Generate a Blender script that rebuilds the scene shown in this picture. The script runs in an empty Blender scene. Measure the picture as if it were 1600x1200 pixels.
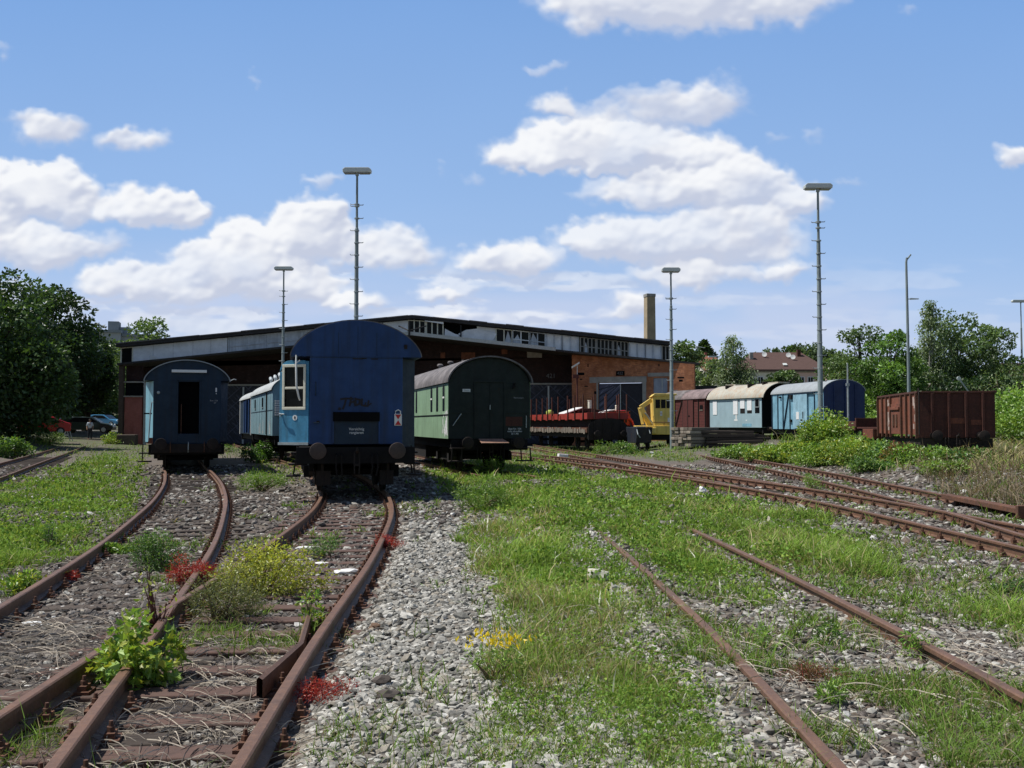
import bpy, math, random
import numpy as np
from mathutils import Vector, Matrix
R = math.radians
rng = np.random.default_rng(7)
random.seed(7)
sc = bpy.context.scene
col = sc.collection
F = 1555.6; PITCH = math.atan(63/F); EYE = 1.77

def at(px, py, z=0.0):
    dx = (px-800)/F; dv = (600-py)/F
    d = (dx, math.cos(PITCH)-dv*math.sin(PITCH), math.sin(PITCH)+dv*math.cos(PITCH))
    t = (z-EYE)/d[2]
    return (t*d[0], t*d[1])

# ------------------------------------------------------------------ helpers
def tag(o, label=None, cat=None, group=None, kind=None):
    if label: o['label'] = label
    if cat: o['category'] = cat
    if group: o['group'] = group
    if kind: o['kind'] = kind
    return o

def empty(name, loc=(0, 0, 0), rz=0.0, label=None, cat=None, group=None):
    o = bpy.data.objects.new(name, None)
    o.empty_display_size = 0.2
    o.location = loc; o.rotation_euler = (0, 0, rz)
    col.objects.link(o)
    return tag(o, label, cat, group)

class MB:
    def __init__(self): self.v = []; self.f = []
    def quad(self, *p):
        n = len(self.v); self.v += [tuple(q) for q in p]; self.f.append(tuple(range(n, n+len(p))))
    def box(self, x0, x1, y0, y1, z0, z1):
        n = len(self.v)
        self.v += [(x0,y0,z0),(x1,y0,z0),(x1,y1,z0),(x0,y1,z0),(x0,y0,z1),(x1,y0,z1),(x1,y1,z1),(x0,y1,z1)]
        self.f += [tuple(n+i for i in q) for q in ((0,3,2,1),(4,5,6,7),(0,1,5,4),(1,2,6,5),(2,3,7,6),(3,0,4,7))]
        return self
    def hexa(self, p):   # 8 points ordered like box
        n = len(self.v); self.v += [tuple(q) for q in p]
        self.f += [tuple(n+i for i in q) for q in ((0,3,2,1),(4,5,6,7),(0,1,5,4),(1,2,6,5),(2,3,7,6),(3,0,4,7))]
        return self
    def beam(self, a, b, w, h, up=(0, 0, 1)):
        a = Vector(a); b = Vector(b); d = (b-a).normalized(); u = Vector(up)
        s = d.cross(u)
        if s.length < 1e-4: s = d.cross(Vector((0, 1, 0)))
        s.normalize(); u = s.cross(d).normalized()
        s = s*w/2; u = u*h/2
        return self.hexa([a-s-u, b-s-u, b+s-u, a+s-u, a-s+u, b-s+u, b+s+u, a+s+u])
    def prism(self, prof, y0, y1):   # profile [(x,z)], extruded along y
        n = len(self.v); m = len(prof)
        self.v += [(x, y0, z) for x, z in prof]+[(x, y1, z) for x, z in prof]
        self.f.append(tuple(n+i for i in range(m))); self.f.append(tuple(n+m+i for i in reversed(range(m))))
        for i in range(m):
            j = (i+1) % m; self.f.append((n+j, n+i, n+m+i, n+m+j))
        return self
    def prismx(self, prof, x0, x1):  # profile [(y,z)], extruded along x
        n = len(self.v); m = len(prof)
        self.v += [(x0, y, z) for y, z in prof]+[(x1, y, z) for y, z in prof]
        self.f.append(tuple(n+i for i in reversed(range(m)))); self.f.append(tuple(n+m+i for i in range(m)))
        for i in range(m):
            j = (i+1) % m; self.f.append((n+i, n+j, n+m+j, n+m+i))
        return self
    def tube(self, pts, rad, seg=8, cap=True):
        pts = [Vector(p) for p in pts]
        if not hasattr(rad, '__len__'): rad = [rad]*len(pts)
        n0 = len(self.v)
        for i, p in enumerate(pts):
            d = (pts[min(i+1, len(pts)-1)]-pts[max(i-1, 0)]).normalized()
            a = d.cross(Vector((0, 0, 1)) if abs(d.z) < .9 else Vector((1, 0, 0))).normalized(); b = d.cross(a)
            for k in range(seg):
                t = 2*math.pi*k/seg
                self.v.append(tuple(p+(a*math.cos(t)+b*math.sin(t))*rad[i]))
        for i in range(len(pts)-1):
            for k in range(seg):
                k2 = (k+1) % seg
                self.f.append((n0+i*seg+k, n0+i*seg+k2, n0+(i+1)*seg+k2, n0+(i+1)*seg+k))
        if cap:
            self.f.append(tuple(n0+k for k in reversed(range(seg))))
            self.f.append(tuple(n0+(len(pts)-1)*seg+k for k in range(seg)))
        return self
    def lathe(self, c, axis, prof, seg=20):  # prof [(r, h)] along axis
        c = Vector(c); ax = Vector(axis).normalized()
        a = ax.cross(Vector((0, 0, 1)) if abs(ax.z) < .9 else Vector((1, 0, 0))).normalized(); b = ax.cross(a)
        n0 = len(self.v)
        for r, h in prof:
            for k in range(seg):
                t = 2*math.pi*k/seg
                self.v.append(tuple(c+ax*h+(a*math.cos(t)+b*math.sin(t))*max(r, 1e-4)))
        for i in range(len(prof)-1):
            for k in range(seg):
                k2 = (k+1) % seg
                self.f.append((n0+i*seg+k, n0+i*seg+k2, n0+(i+1)*seg+k2, n0+(i+1)*seg+k))
        self.f.append(tuple(n0+k for k in reversed(range(seg))))
        self.f.append(tuple(n0+(len(prof)-1)*seg+k for k in range(seg)))
        return self
    def build(self, name, mat, parent=None, loc=None, smooth=False, bevel=0, rot=None, off=None):
        me = bpy.data.meshes.new(name)
        v = self.v
        if off is not None: v = [(a-off[0], b-off[1], c-off[2]) for a, b, c in v]
        me.from_pydata(v, [], self.f)
        me.materials.append(mat)
        if smooth:
            me.polygons.foreach_set('use_smooth', [True]*len(me.polygons))
            me.set_sharp_from_angle(angle=R(35))
        me.update()
        o = bpy.data.objects.new(name, me); col.objects.link(o)
        if parent: o.parent = parent
        if loc: o.location = loc
        if rot: o.rotation_euler = rot
        if bevel:
            b = o.modifiers.new('bevel', 'BEVEL'); b.width = bevel; b.segments = 2; b.limit_method = 'ANGLE'
        return o

def build_split(mb, name, mat, parent, bevel=0):
    for k in range(0, len(mb.v), 8):
        q = MB(); q.v = mb.v[k:k+8]; q.f = [(0,3,2,1),(4,5,6,7),(0,1,5,4),(1,2,6,5),(2,3,7,6),(3,0,4,7)]
        q.build(name, mat, parent, bevel=bevel)

def copy_part(o, parent, loc=None, rot=None):
    c = o.copy(); col.objects.link(c); c.parent = parent
    if loc is not None: c.location = loc
    if rot is not None: c.rotation_euler = rot
    for ch in o.children: copy_part(ch, c)
    return c

def npmesh(name, V, Fc, mat, cols=None, parent=None, loc=None, smooth=False):
    """fast mesh from numpy arrays; Fc is (n,3) or (n,4)"""
    me = bpy.data.meshes.new(name)
    V = np.ascontiguousarray(V, dtype=np.float32); Fc = np.ascontiguousarray(Fc, dtype=np.int32)
    k = Fc.shape[1]
    me.vertices.add(len(V)); me.vertices.foreach_set('co', V.ravel())
    me.loops.add(Fc.size); me.loops.foreach_set('vertex_index', Fc.ravel())
    me.polygons.add(len(Fc)); me.polygons.foreach_set('loop_start', np.arange(0, Fc.size, k, dtype=np.int32))
    try: me.polygons.foreach_set('loop_total', np.full(len(Fc), k, dtype=np.int32))
    except Exception: pass
    me.polygons.foreach_set('use_smooth', np.full(len(Fc), smooth))
    if cols is not None:
        a = me.attributes.new('Col', 'FLOAT_COLOR', 'POINT')
        c4 = np.ones((len(V), 4), np.float32); c4[:, :cols.shape[1]] = cols
        a.data.foreach_set('color', c4.ravel())
    me.update(calc_edges=True); me.validate()
    me.materials.append(mat)
    o = bpy.data.objects.new(name, me); col.objects.link(o)
    if parent: o.parent = parent
    if loc is not None: o.location = loc
    return o

# ------------------------------------------------------------------ materials
class NT:
    def __init__(self, name):
        self.m = bpy.data.materials.new(name); self.m.use_nodes = True
        self.t = self.m.node_tree; self.t.nodes.clear()
        self.out = self.t.nodes.new('ShaderNodeOutputMaterial')
    def n(self, typ, **kw):
        nd = self.t.nodes.new('ShaderNode'+typ)
        for k, v in kw.items():
            if k.startswith('i_'):
                key = k[2:]
                key = int(key) if key.isdigit() else key.replace('_', ' ')
                s = nd.inputs[key]
                if hasattr(v, 'is_linked'): self.t.links.new(v, s)
                else: s.default_value = v
            else: setattr(nd, k, v)
        return nd
    def link(self, a, b): self.t.links.new(a, b)
    def ramp(self, fac, stops):
        r = self.n('ValToRGB'); self.link(fac, r.inputs[0])
        e = r.color_ramp.elements
        while len(e) < len(stops): e.new(0.5)
        for i, (p, c) in enumerate(stops):
            e[i].position = p; e[i].color = (c, c, c, 1) if not hasattr(c, '__len__') else tuple(c)+(1,)
        return r.outputs[0]
    def mix(self, fac, a, b, mode='MIX'):
        m = self.n('Mix', data_type='RGBA', blend_type=mode)
        for s, v in ((m.inputs[0], fac), (m.inputs[6], a), (m.inputs[7], b)):
            if hasattr(v, 'is_linked'): self.link(v, s)
            else: s.default_value = v if not hasattr(v, '__len__') else tuple(v)[:3]+(1,)
        return m.outputs[2]
    def noise(self, vec, scale, detail=4, rough=.6, mp=None):
        if mp:
            k = self.n('Mapping'); self.link(vec, k.inputs[0]); k.inputs['Scale'].default_value = mp; vec = k.outputs[0]
        return self.n('TexNoise', i_Vector=vec, i_Scale=scale, i_Detail=detail, i_Roughness=rough).outputs[0]
    def bsdf(self, color, rough=.6, metal=0, bump=None, bstr=.3, bdist=.02, spec=.4):
        b = self.n('BsdfPrincipled')
        for key, v in (('Base Color', color), ('Roughness', rough)):
            if hasattr(v, 'is_linked'): self.link(v, b.inputs[key])
            else: b.inputs[key].default_value = v if not hasattr(v, '__len__') else tuple(v)[:3]+(1,)
        b.inputs['Metallic'].default_value = metal
        b.inputs['Specular IOR Level'].default_value = spec
        if bump is not None:
            bp = self.n('Bump', i_Strength=bstr, i_Distance=bdist); self.link(bump, bp.inputs['Height']); self.link(bp.outputs[0], b.inputs['Normal'])
        self.link(b.outputs[0], self.out.inputs[0])
        return self.m

def paint(name, c, rough=.5, dirt=(.05, .045, .04), damt=.55, rust=.3, fade=.2, scale=1.0, rustc=(.13, .055, .025)):
    """weathered painted metal: mottled tone, vertical dirt streaks and rust blooms"""
    t = NT(name); tc = t.n('TexCoord').outputs['Object']
    n1 = t.noise(tc, 1.3*scale, 6, .65); n2 = t.noise(tc, 1.0*scale, 5, .6, (5, 5, .35)); n3 = t.noise(tc, 4.5*scale, 8, .7)
    lite = tuple(min(1, x*(1+fade)+.03*fade) for x in c); dk = tuple(x*(1-fade) for x in c)
    base = t.mix(t.ramp(n1, [(.3, 0), (.7, 1)]), dk, lite)
    d = t.n('Math', operation='MULTIPLY', i_0=t.ramp(n2, [(.46, 0), (.72, 1)]), i_1=damt).outputs[0]
    base = t.mix(d, base, dirt)
    r = t.n('Math', operation='MULTIPLY', i_0=t.ramp(n3, [(.58, 0), (.68, 1)]), i_1=rust).outputs[0]
    base = t.mix(r, base, rustc)
    rr = t.ramp(n3, [(.3, rough*.8), (.8, min(1, rough*1.35))])
    return t.bsdf(base, rr, bump=n3, bstr=.15, bdist=.02)

def rusty(name, c1=(.16, .07, .04), c2=(.07, .04, .03), c3=(.25, .11, .05), rough=.85):
    t = NT(name); tc = t.n('TexCoord').outputs['Object']
    n1 = t.noise(tc, 2.2, 8, .7); n2 = t.noise(tc, 14, 6, .7); n3 = t.noise(tc, 1.0, 4, .6, (6, 6, .5))
    b = t.mix(t.ramp(n1, [(.3, 0), (.7, 1)]), c2, c1)
    b = t.mix(t.n('Math', operation='MULTIPLY', i_0=t.ramp(n2, [(.5, 0), (.75, 1)]), i_1=.7).outputs[0], b, c3)
    b = t.mix(t.n('Math', operation='MULTIPLY', i_0=t.ramp(n3, [(.52, 0), (.75, 1)]), i_1=.5).outputs[0], b, tuple(x*.6 for x in c2))
    return t.bsdf(b, rough, bump=n2, bstr=.35, bdist=.02)

def plain(name, c, rough=.7, metal=0, var=.25, scale=6, spec=.4):
    t = NT(name); tc = t.n('TexCoord').outputs['Object']
    n = t.noise(tc, scale, 6, .65)
    b = t.mix(t.ramp(n, [(.3, 0), (.7, 1)]), tuple(x*(1-var) for x in c), tuple(min(1, x*(1+var)) for x in c))
    return t.bsdf(b, rough, metal, bump=n, bstr=.12, bdist=.02, spec=spec)

def wood(name, c, dk=.5, mp=(2, 2, 14), var=0):
    t = NT(name); tc = t.n('TexCoord').outputs['Object']
    n = t.noise(tc, 1.5, 8, .7, mp); n2 = t.noise(tc, 9, 5, .6)
    b = t.mix(t.ramp(n, [(.3, 0), (.7, 1)]), tuple(x*dk for x in c), c)
    b = t.mix(t.n('Math', operation='MULTIPLY', i_0=t.ramp(n2, [(.5, 0), (.8, 1)]), i_1=.5).outputs[0], b, tuple(x*.35 for x in c))
    if var: b = t.mix(1.0, b, t.ramp(t.n('ObjectInfo').outputs['Random'], [(0, 1-var), (1, 1+var)]), 'MULTIPLY')
    return t.bsdf(b, .9, bump=n, bstr=.5, bdist=.02, spec=.2)

def brick(name, c1, c2, mortar, stain=.5):
    t = NT(name); tc = t.n('TexCoord').outputs['Object']
    sx = t.n('SeparateXYZ', i_0=tc)
    ad = t.n('Math', operation='ADD', i_0=sx.outputs[0], i_1=sx.outputs[1]).outputs[0]
    cb = t.n('CombineXYZ', i_0=ad, i_1=sx.outputs[2]).outputs[0]
    br = t.n('TexBrick', i_Vector=cb, i_Scale=1.0, i_Color1=c1+(1,), i_Color2=c2+(1,), i_Mortar=mortar+(1,))
    br.inputs['Brick Width'].default_value = .26; br.inputs['Row Height'].default_value = .083; br.inputs['Mortar Size'].default_value = .009
    n = t.noise(tc, 1.1, 8, .75); n2 = t.noise(tc, 2.6, 8, .75); n3 = t.noise(tc, .35, 5, .6, (3, 3, .7))
    b = t.mix(t.n('Math', operation='MULTIPLY', i_0=t.ramp(n, [(.36, 0), (.66, 1)]), i_1=stain).outputs[0], br.outputs[0], tuple(x*.3 for x in c2))
    b = t.mix(t.n('Math', operation='MULTIPLY', i_0=t.ramp(n2, [(.56, 0), (.7, 1)]), i_1=.6).outputs[0], b, tuple(min(1, x*1.35+.04) for x in c1))
    b = t.mix(t.n('Math', operation='MULTIPLY', i_0=t.ramp(n3, [(.5, 0), (.66, 1)]), i_1=.6).outputs[0], b, tuple(x*.45 for x in c1))
    return t.bsdf(b, .9, bump=br.outputs[1], bstr=.4, bdist=-.01, spec=.2)

def leafmat(name, trans=.35, gloss=True):
    t = NT(name)
    a = t.n('Attribute', attribute_name='Col').outputs[0]
    d = t.n('BsdfDiffuse'); t.link(a, d.inputs[0])
    tr = t.n('BsdfTranslucent'); t.link(t.mix(1.0, a, (1.25, 1.2, .55), 'MULTIPLY'), tr.inputs[0])
    m = t.n('MixShader', i_0=trans); t.link(d.outputs[0], m.inputs[1]); t.link(tr.outputs[0], m.inputs[2])
    o = m.outputs[0]
    if gloss:
        g = t.n('BsdfGlossy', i_Roughness=.45, i_Color=(1, 1, 1, 1)); mm = t.n('MixShader', i_0=.04)
        t.link(o, mm.inputs[1]); t.link(g.outputs[0], mm.inputs[2]); o = mm.outputs[0]
    t.link(o, t.out.inputs[0]); return t.m

def attrmat(name, rough=.9, bump=0):
    t = NT(name)
    a = t.n('Attribute', attribute_name='Col').outputs[0]
    tc = t.n('TexCoord').outputs['Object']
    n = t.noise(tc, 30, 4, .6)
    c = t.mix(1.0, a, t.ramp(n, [(.25, .65), (.75, 1.25)]), 'MULTIPLY')
    return t.bsdf(c, rough, bump=n if bump else None, bstr=bump, bdist=.01, spec=.25)

M = {}
M['blue'] = paint('navy_blue_paint', (.005, .041, .150), .5, dirt=(.010, .020, .04), damt=.6, rust=.14, fade=.25, rustc=(.04, .03, .03))
M['blue_door'] = paint('sunlit_blue_paint', (.055, .25, .42), .5, damt=.35, rust=.15, fade=.3, scale=2.2)  # door's sunlit tone put into a lighter blue than the coach
M['blue2'] = paint('dark_teal_blue_paint', (.004, .022, .048), .6, dirt=(.012, .012, .014), damt=.5, rust=.15)
M['blue2_lit'] = paint('sunlit_blue_panel_paint', (.19, .40, .50), .5, damt=.3, rust=.1)  # sunlit copy of the left coach blue for its angled door
M['pale'] = paint('pale_teal_paint', (.20, .34, .40), .55, damt=.45, rust=.2, fade=.15)
M['pale2'] = paint('grey_blue_paint', (.33, .46, .52), .55, damt=.2, rust=.08, fade=.1, dirt=(.2, .26, .3))
M['van_blue'] = paint('worn_sky_blue_paint', (.20, .40, .52), .6, damt=.4, rust=.1, fade=.25, scale=1.6, dirt=(.08, .2, .3))
M['van_end'] = paint('shaded_blue_end_paint', (.010, .026, .10), .6, damt=.3, rust=.05)  # darker copy of the van blue, shade put into the end's colour
M['green'] = paint('pale_green_paint', (.27, .42, .27), .5, damt=.3, rust=.12, fade=.12)
M['green_shaded'] = paint('shaded_green_paint', (.0055, .014, .012), .65, dirt=(.008, .008, .008), damt=.5, rust=.12)  # green darkened to carry the coach end's shade; also used for trim
M['brown_wood'] = wood('red_brown_boards', (.17, .055, .05), .6, (2, 14, 1))
M['yellow'] = paint('yellow_machine_paint', (.78, .56, .14), .5, damt=.25, rust=.12, fade=.12)
M['red'] = paint('red_oxide_paint', (.30, .03, .02), .6, damt=.4, rust=.25, fade=.2)
M['red_hi'] = paint('signal_red_paint', (.32, .015, .018), .45, damt=.3, rust=.1)
M['rust'] = rusty('rusty_steel')
M['rust_dk'] = rusty('dark_rusty_steel', (.028, .019, .017), (.010, .009, .008), (.05, .028, .02))
M['rust_red'] = rusty('red_rust_plate', (.24, .075, .04), (.10, .04, .03), (.33, .12, .06))
M['rust_wall'] = rusty('deep_red_rust_plate', (.105, .034, .024), (.045, .02, .016), (.15, .055, .033))
M['rail'] = rusty('rail_rust', (.19, .100, .062), (.11, .066, .047), (.24, .135, .085), .55)
M['under'] = plain('underframe_black', (.007, .006, .006), .9, var=.4)
M['black'] = plain('black_void', (.006, .006, .007), .9, spec=.1)
M['buffer'] = rusty('buffer_steel', (.075, .05, .042), (.04, .03, .028), (.10, .065, .05), .6)
M['roof_dk'] = paint('dark_roof_felt', (.16, .145, .145), .8, dirt=(.05, .042, .042), damt=.85, rust=.35, fade=.5, rustc=(.26, .23, .22))
M['roof_lt'] = paint('weathered_roof_sheet', (.42, .41, .35), .7, dirt=(.40, .20, .08), damt=.55, rust=.35, fade=.15, rustc=(.42, .2, .08))
M['roof_gr'] = paint('light_grey_roof', (.30, .33, .35), .7, dirt=(.25, .26, .27), damt=.4, rust=.08, fade=.12)
M['roof_pale'] = paint('off_white_roof', (.40, .42, .42), .7, dirt=(.35, .34, .31), damt=.4, rust=.08)
M['white'] = plain('white_enamel', (.8, .8, .78), .4, var=.06)
M['cream'] = plain('cream_frame_paint', (.72, .70, .58), .45, var=.1)
M['tail_red'] = plain('red_enamel', (.55, .02, .02), .4, var=.1)
M['steel'] = plain('galvanised_steel', (.38, .42, .43), .5, .3, var=.2)
M['pole'] = paint('green_grey_pole', (.22, .27, .28), .55, dirt=(.1, .1, .09), damt=.4, rust=.1, fade=.2)
M['lamp'] = plain('lamp_housing_white', (.62, .66, .64), .5, var=.08)
M['lamp_glass'] = plain('lamp_diffuser', (.32, .33, .33), .25, var=.1)
M['glass'] = plain('dark_window_glass', (.008, .009, .011), .2, var=.3, spec=.12)
M['blind'] = plain('white_window_board', (.82, .84, .86), .6, var=.05)
M['tarp'] = plain('milky_plastic_sheet', (.80, .82, .86), .55, var=.16, scale=1.2)
M['wire_glass'] = paint('grey_wired_glass', (.50, .54, .60), .5, dirt=(.25, .27, .30), damt=.5, rust=.0, fade=.25)
M['felt'] = plain('roof_felt_black', (.035, .034, .036), .85, var=.35, scale=1.5)
M['gutter'] = plain('zinc_gutter', (.42, .45, .46), .5, .2, var=.12)
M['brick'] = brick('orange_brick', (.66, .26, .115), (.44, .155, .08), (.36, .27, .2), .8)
M['brick_dk'] = brick('shaded_dark_brick', (.055, .028, .026), (.035, .022, .022), (.035, .03, .03), .6)  # brick darkened to carry the shade under the canopy
M['brick_rd'] = brick('pinkish_red_brick', (.38, .12, .10), (.32, .10, .085), (.28, .18, .16), .3)
M['concrete'] = plain('weathered_concrete', (.30, .29, .27), .9, var=.25, scale=2)
M['chimney'] = plain('ochre_chimney_render', (.37, .30, .20), .9, var=.2, scale=1)
M['gate_wood'] = wood('blue_black_gate_boards', (.09, .10, .15), .4, (10, 10, 1))
def gate_mat(name, dark, pale):
    t = NT(name); tc = t.n('TexCoord').outputs['Object']; s = t.n('SeparateXYZ', i_0=tc)
    ax = t.n('Math', operation='ABSOLUTE', i_0=s.outputs[0]).outputs[0]
    u = t.n('Math', operation='SUBTRACT', i_0=s.outputs[2], i_1=ax).outputs[0]; v = t.n('Math', operation='ADD', i_0=s.outputs[2], i_1=ax).outputs[0]
    cb = t.n('CombineXYZ', i_0=u, i_1=v, i_2=s.outputs[0]).outputs[0]
    n = t.noise(cb, 2.2, 5, .7, (2.6, .22, .4)); n2 = t.noise(tc, 1.2, 5, .7)
    f = t.n('Math', operation='MULTIPLY', i_0=t.ramp(n, [(.50, 0), (.66, 1)]), i_1=t.ramp(n2, [(.35, .15), (.65, 1)])).outputs[0]
    return t.bsdf(t.mix(f, dark, pale), .7, bump=n, bstr=.3, bdist=.02)
M['gate_wood'] = gate_mat('diagonal_gate_boards', (.022, .024, .036), (.13, .14, .20))
M['gate_pale'] = wood('worn_pale_gate_board', (.12, .125, .17), .5, (8, 8, 2))
M['sleeper'] = wood('old_wood_sleeper', (.105, .085, .072), .45, (3, 12, 12), .3)
M['sleeper_lt'] = wood('grey_cut_sleeper', (.36, .31, .255), .5, (3, 12, 12), .45)
M['steel_sl'] = rusty('rusted_steel_sleeper', (.13, .075, .06), (.09, .06, .05), (.16, .09, .065), .9)
M['plaster'] = plain('cream_plaster', (.70, .66, .55), .9, var=.08, scale=.6)
M['pink'] = plain('pink_plaster', (.66, .46, .40), .9, var=.06, scale=.6)
M['tile'] = wood('brown_roof_tiles', (.135, .085, .075), .7, (1, 3, 12))
M['tile_red'] = wood('red_roof_tiles', (.36, .15, .10), .7, (1, 3, 12))
M['conc_tower'] = plain('tower_concrete', (.34, .37, .40), .9, var=.1, scale=.3)
M['car_red'] = plain('car_red_paint', (.55, .02, .015), .25, var=.05, spec=.6)
M['car_silver'] = plain('car_silver_paint', (.40, .42, .45), .3, .4, var=.05)
M['car_dark'] = plain('car_black_paint', (.02, .02, .024), .25, var=.1, spec=.6)
M['car_blue'] = plain('car_blue_paint', (.05, .22, .40), .3, var=.05, spec=.6)
M['tyre'] = plain('tyre_rubber', (.02, .02, .02), .8, var=.2)
M['skin'] = plain('skin_tone', (.50, .30, .21), .6, var=.06)
M['shirt'] = plain('pale_shirt_cloth', (.62, .68, .78), .9, var=.05)
M['trouser'] = plain('dark_trouser_cloth', (.03, .032, .045), .9, var=.15)
M['hair'] = plain('dark_hair', (.03, .02, .015), .7, var=.2)
M['bark'] = wood('tree_bark', (.10, .08, .06), .5, (6, 6, 1))
M['bark_w'] = wood('birch_bark', (.50, .48, .44), .5, (2, 2, 5))
M['leaf'] = leafmat('leaf_green'); M['grass'] = leafmat('grass_blades', .3, False)
M['stone'] = attrmat('gravel_stone', .9, .4)
M['twig'] = attrmat('dry_stems', .9)
M['asphalt'] = plain('asphalt', (.20, .19, .19), .9, var=.12, scale=2)
M['graffiti'] = plain('black_spray_paint', (.012, .010, .018), .6, var=.2)
M['graf_w'] = plain('white_spray_paint', (.72, .74, .74), .6, var=.1)
M['rag'] = plain('white_plastic_film', (.82, .82, .80), .5, var=.1)
M['label_w'] = plain('stencil_white', (.75, .76, .76), .6, var=.05)
M['number'] = plain('number_grey', (.16, .16, .17), .7, var=.1)
M['label_dim'] = plain('stencil_grey', (.35, .36, .38), .6, var=.05)

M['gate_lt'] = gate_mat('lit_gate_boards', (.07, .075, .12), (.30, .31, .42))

def text(name, body, parent, loc, size, mat, rot=(R(90), 0, 0), ext=.002, align='CENTER'):
    cu = bpy.data.curves.new(name, 'FONT'); cu.body = body; cu.size = size; cu.extrude = ext
    cu.align_x = align; cu.align_y = 'CENTER'; cu.space_line = .95
    o = bpy.data.objects.new(name, cu); col.objects.link(o)
    dg = bpy.context.evaluated_depsgraph_get()
    me = bpy.data.meshes.new_from_object(o.evaluated_get(dg)); me.name = name
    bpy.data.objects.remove(o)
    me.materials.clear(); me.materials.append(mat)
    o = bpy.data.objects.new(name, me); col.objects.link(o); o.parent = parent
    o.location = loc; o.rotation_euler = rot
    return o
# ------------------------------------------------------------------ numpy noise
def vnoise(x, y, seed):
    r = np.random.default_rng(seed); T = r.random((256, 256)).astype(np.float32)
    xi = np.floor(x).astype(int); yi = np.floor(y).astype(int); fx = x-xi; fy = y-yi
    fx = fx*fx*fx*(fx*(fx*6-15)+10); fy = fy*fy*fy*(fy*(fy*6-15)+10)
    a = T[xi % 256, yi % 256]; b = T[(xi+1) % 256, yi % 256]; c = T[xi % 256, (yi+1) % 256]; d = T[(xi+1) % 256, (yi+1) % 256]
    return (a*(1-fx)+b*fx)*(1-fy)+(c*(1-fx)+d*fx)*fy
def fbm(x, y, oct=5, seed=1, gain=.5):
    s = np.zeros_like(x, dtype=np.float32); a = 1.; t = 0.
    for o in range(oct):
        s += a*vnoise(x*2**o+17.3*o, y*2**o-9.1*o, seed+o); t += a; a *= gain
    return s/t
def sstep(a, b, x):
    t = np.clip((x-a)/(b-a), 0, 1); return t*t*(3-2*t)

# ------------------------------------------------------------------ track centre lines
TR = {
 'T0': [(-11.6,17),(-13.0,21),(-16.33,30.2),(-21.5,44.1),(-29,64.5),(-37.4,86.8)],
 'T1': [(-2.6,3),(-2.95,4.77),(-3.78,8.83),(-4.78,13.4),(-6.05,18.3),(-7.2,22.4),(-8.95,28),(-11.0,34),(-12.2,37.3),(-16.5,50),(-26,79)],
 'T2': [(-1.95,3),(-2.06,4.77),(-2.25,7.78),(-2.43,11.7),(-2.68,15.2),(-2.98,18.5),(-3.4,21.64),(-3.9,24.5),(-4.8,28.7),(-6.1,34),(-7.2,38.3),(-10.6,48),(-14.6,60),(-19,73),(-22.5,83)],
 'T3': [(2.3,3),(2.32,4.77),(2.33,8),(2.24,11.5),(2.1,15),(1.9,19),(1.5,24),(.6,29.3),(-.75,34),(-2,39),(-5.6,52.5),(-12,78)],
 'T4': [(7.55,8),(7.5,13),(7.4,17),(7.25,20.8),(6.95,24),(6.45,27.5),(5.5,33),(4.6,37),(3.8,40.3),(1.5,50.5),(-2.5,66),(-7,81)],
 'T5': [(7.75,8),(8.0,11.5),(8.3,14.66),(8.8,18),(9.15,21.7),(9.55,26.6),(10.0,33),(10.3,40),(10.75,51.6),(11.1,62),(11.6,78)],
 'T6': [(6.75,26.5),(6.5,29.5),(5.95,34),(5.4,38.3),(5.0,43),(4.0,52.6),(2.5,66),(.9,80)],
}
def spline(P, step=.5):
    P = [np.array(p, float) for p in P]; P = [2*P[0]-P[1]]+P+[2*P[-1]-P[-2]]; out = []
    for i in range(1, len(P)-2):
        p0, p1, p2, p3 = P[i-1:i+3]; n = max(2, int(np.linalg.norm(p2-p1)/.1))
        for k in range(n):
            t = k/n
            out.append(.5*((2*p1)+(-p0+p2)*t+(2*p0-5*p1+4*p2-p3)*t*t+(-p0+3*p1-3*p2+p3)*t**3))
    out.append(P[-2]); out = np.array(out)
    s = np.concatenate([[0], np.cumsum(np.linalg.norm(np.diff(out, axis=0), axis=1))])
    q = np.arange(0, s[-1], step)
    return np.stack([np.interp(q, s, out[:, 0]), np.interp(q, s, out[:, 1])], 1)
TP = {k: spline(v) for k, v in TR.items()}
def dist_track(k, x, y):
    P = TP[k][::2]; xr = np.asarray(x, np.float32).ravel(); yr = np.asarray(y, np.float32).ravel()
    d = np.full(xr.shape, 1e9, np.float32)
    for a, b in P: np.minimum(d, (xr-a)**2+(yr-b)**2, out=d)
    return np.sqrt(d).reshape(np.shape(x))

def inpoly(px, poly):
    x, y = px; r = np.zeros(np.shape(x), bool); n = len(poly)
    for i in range(n):
        x1, y1 = poly[i]; x2, y2 = poly[(i+1) % n]
        c = ((y1 > y) != (y2 > y)) & (x < (x2-x1)*(y-y1)/(y2-y1+1e-12)+x1); r ^= c
    return r
def wpoly(pp): return [at(*p) for p in pp]

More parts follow.
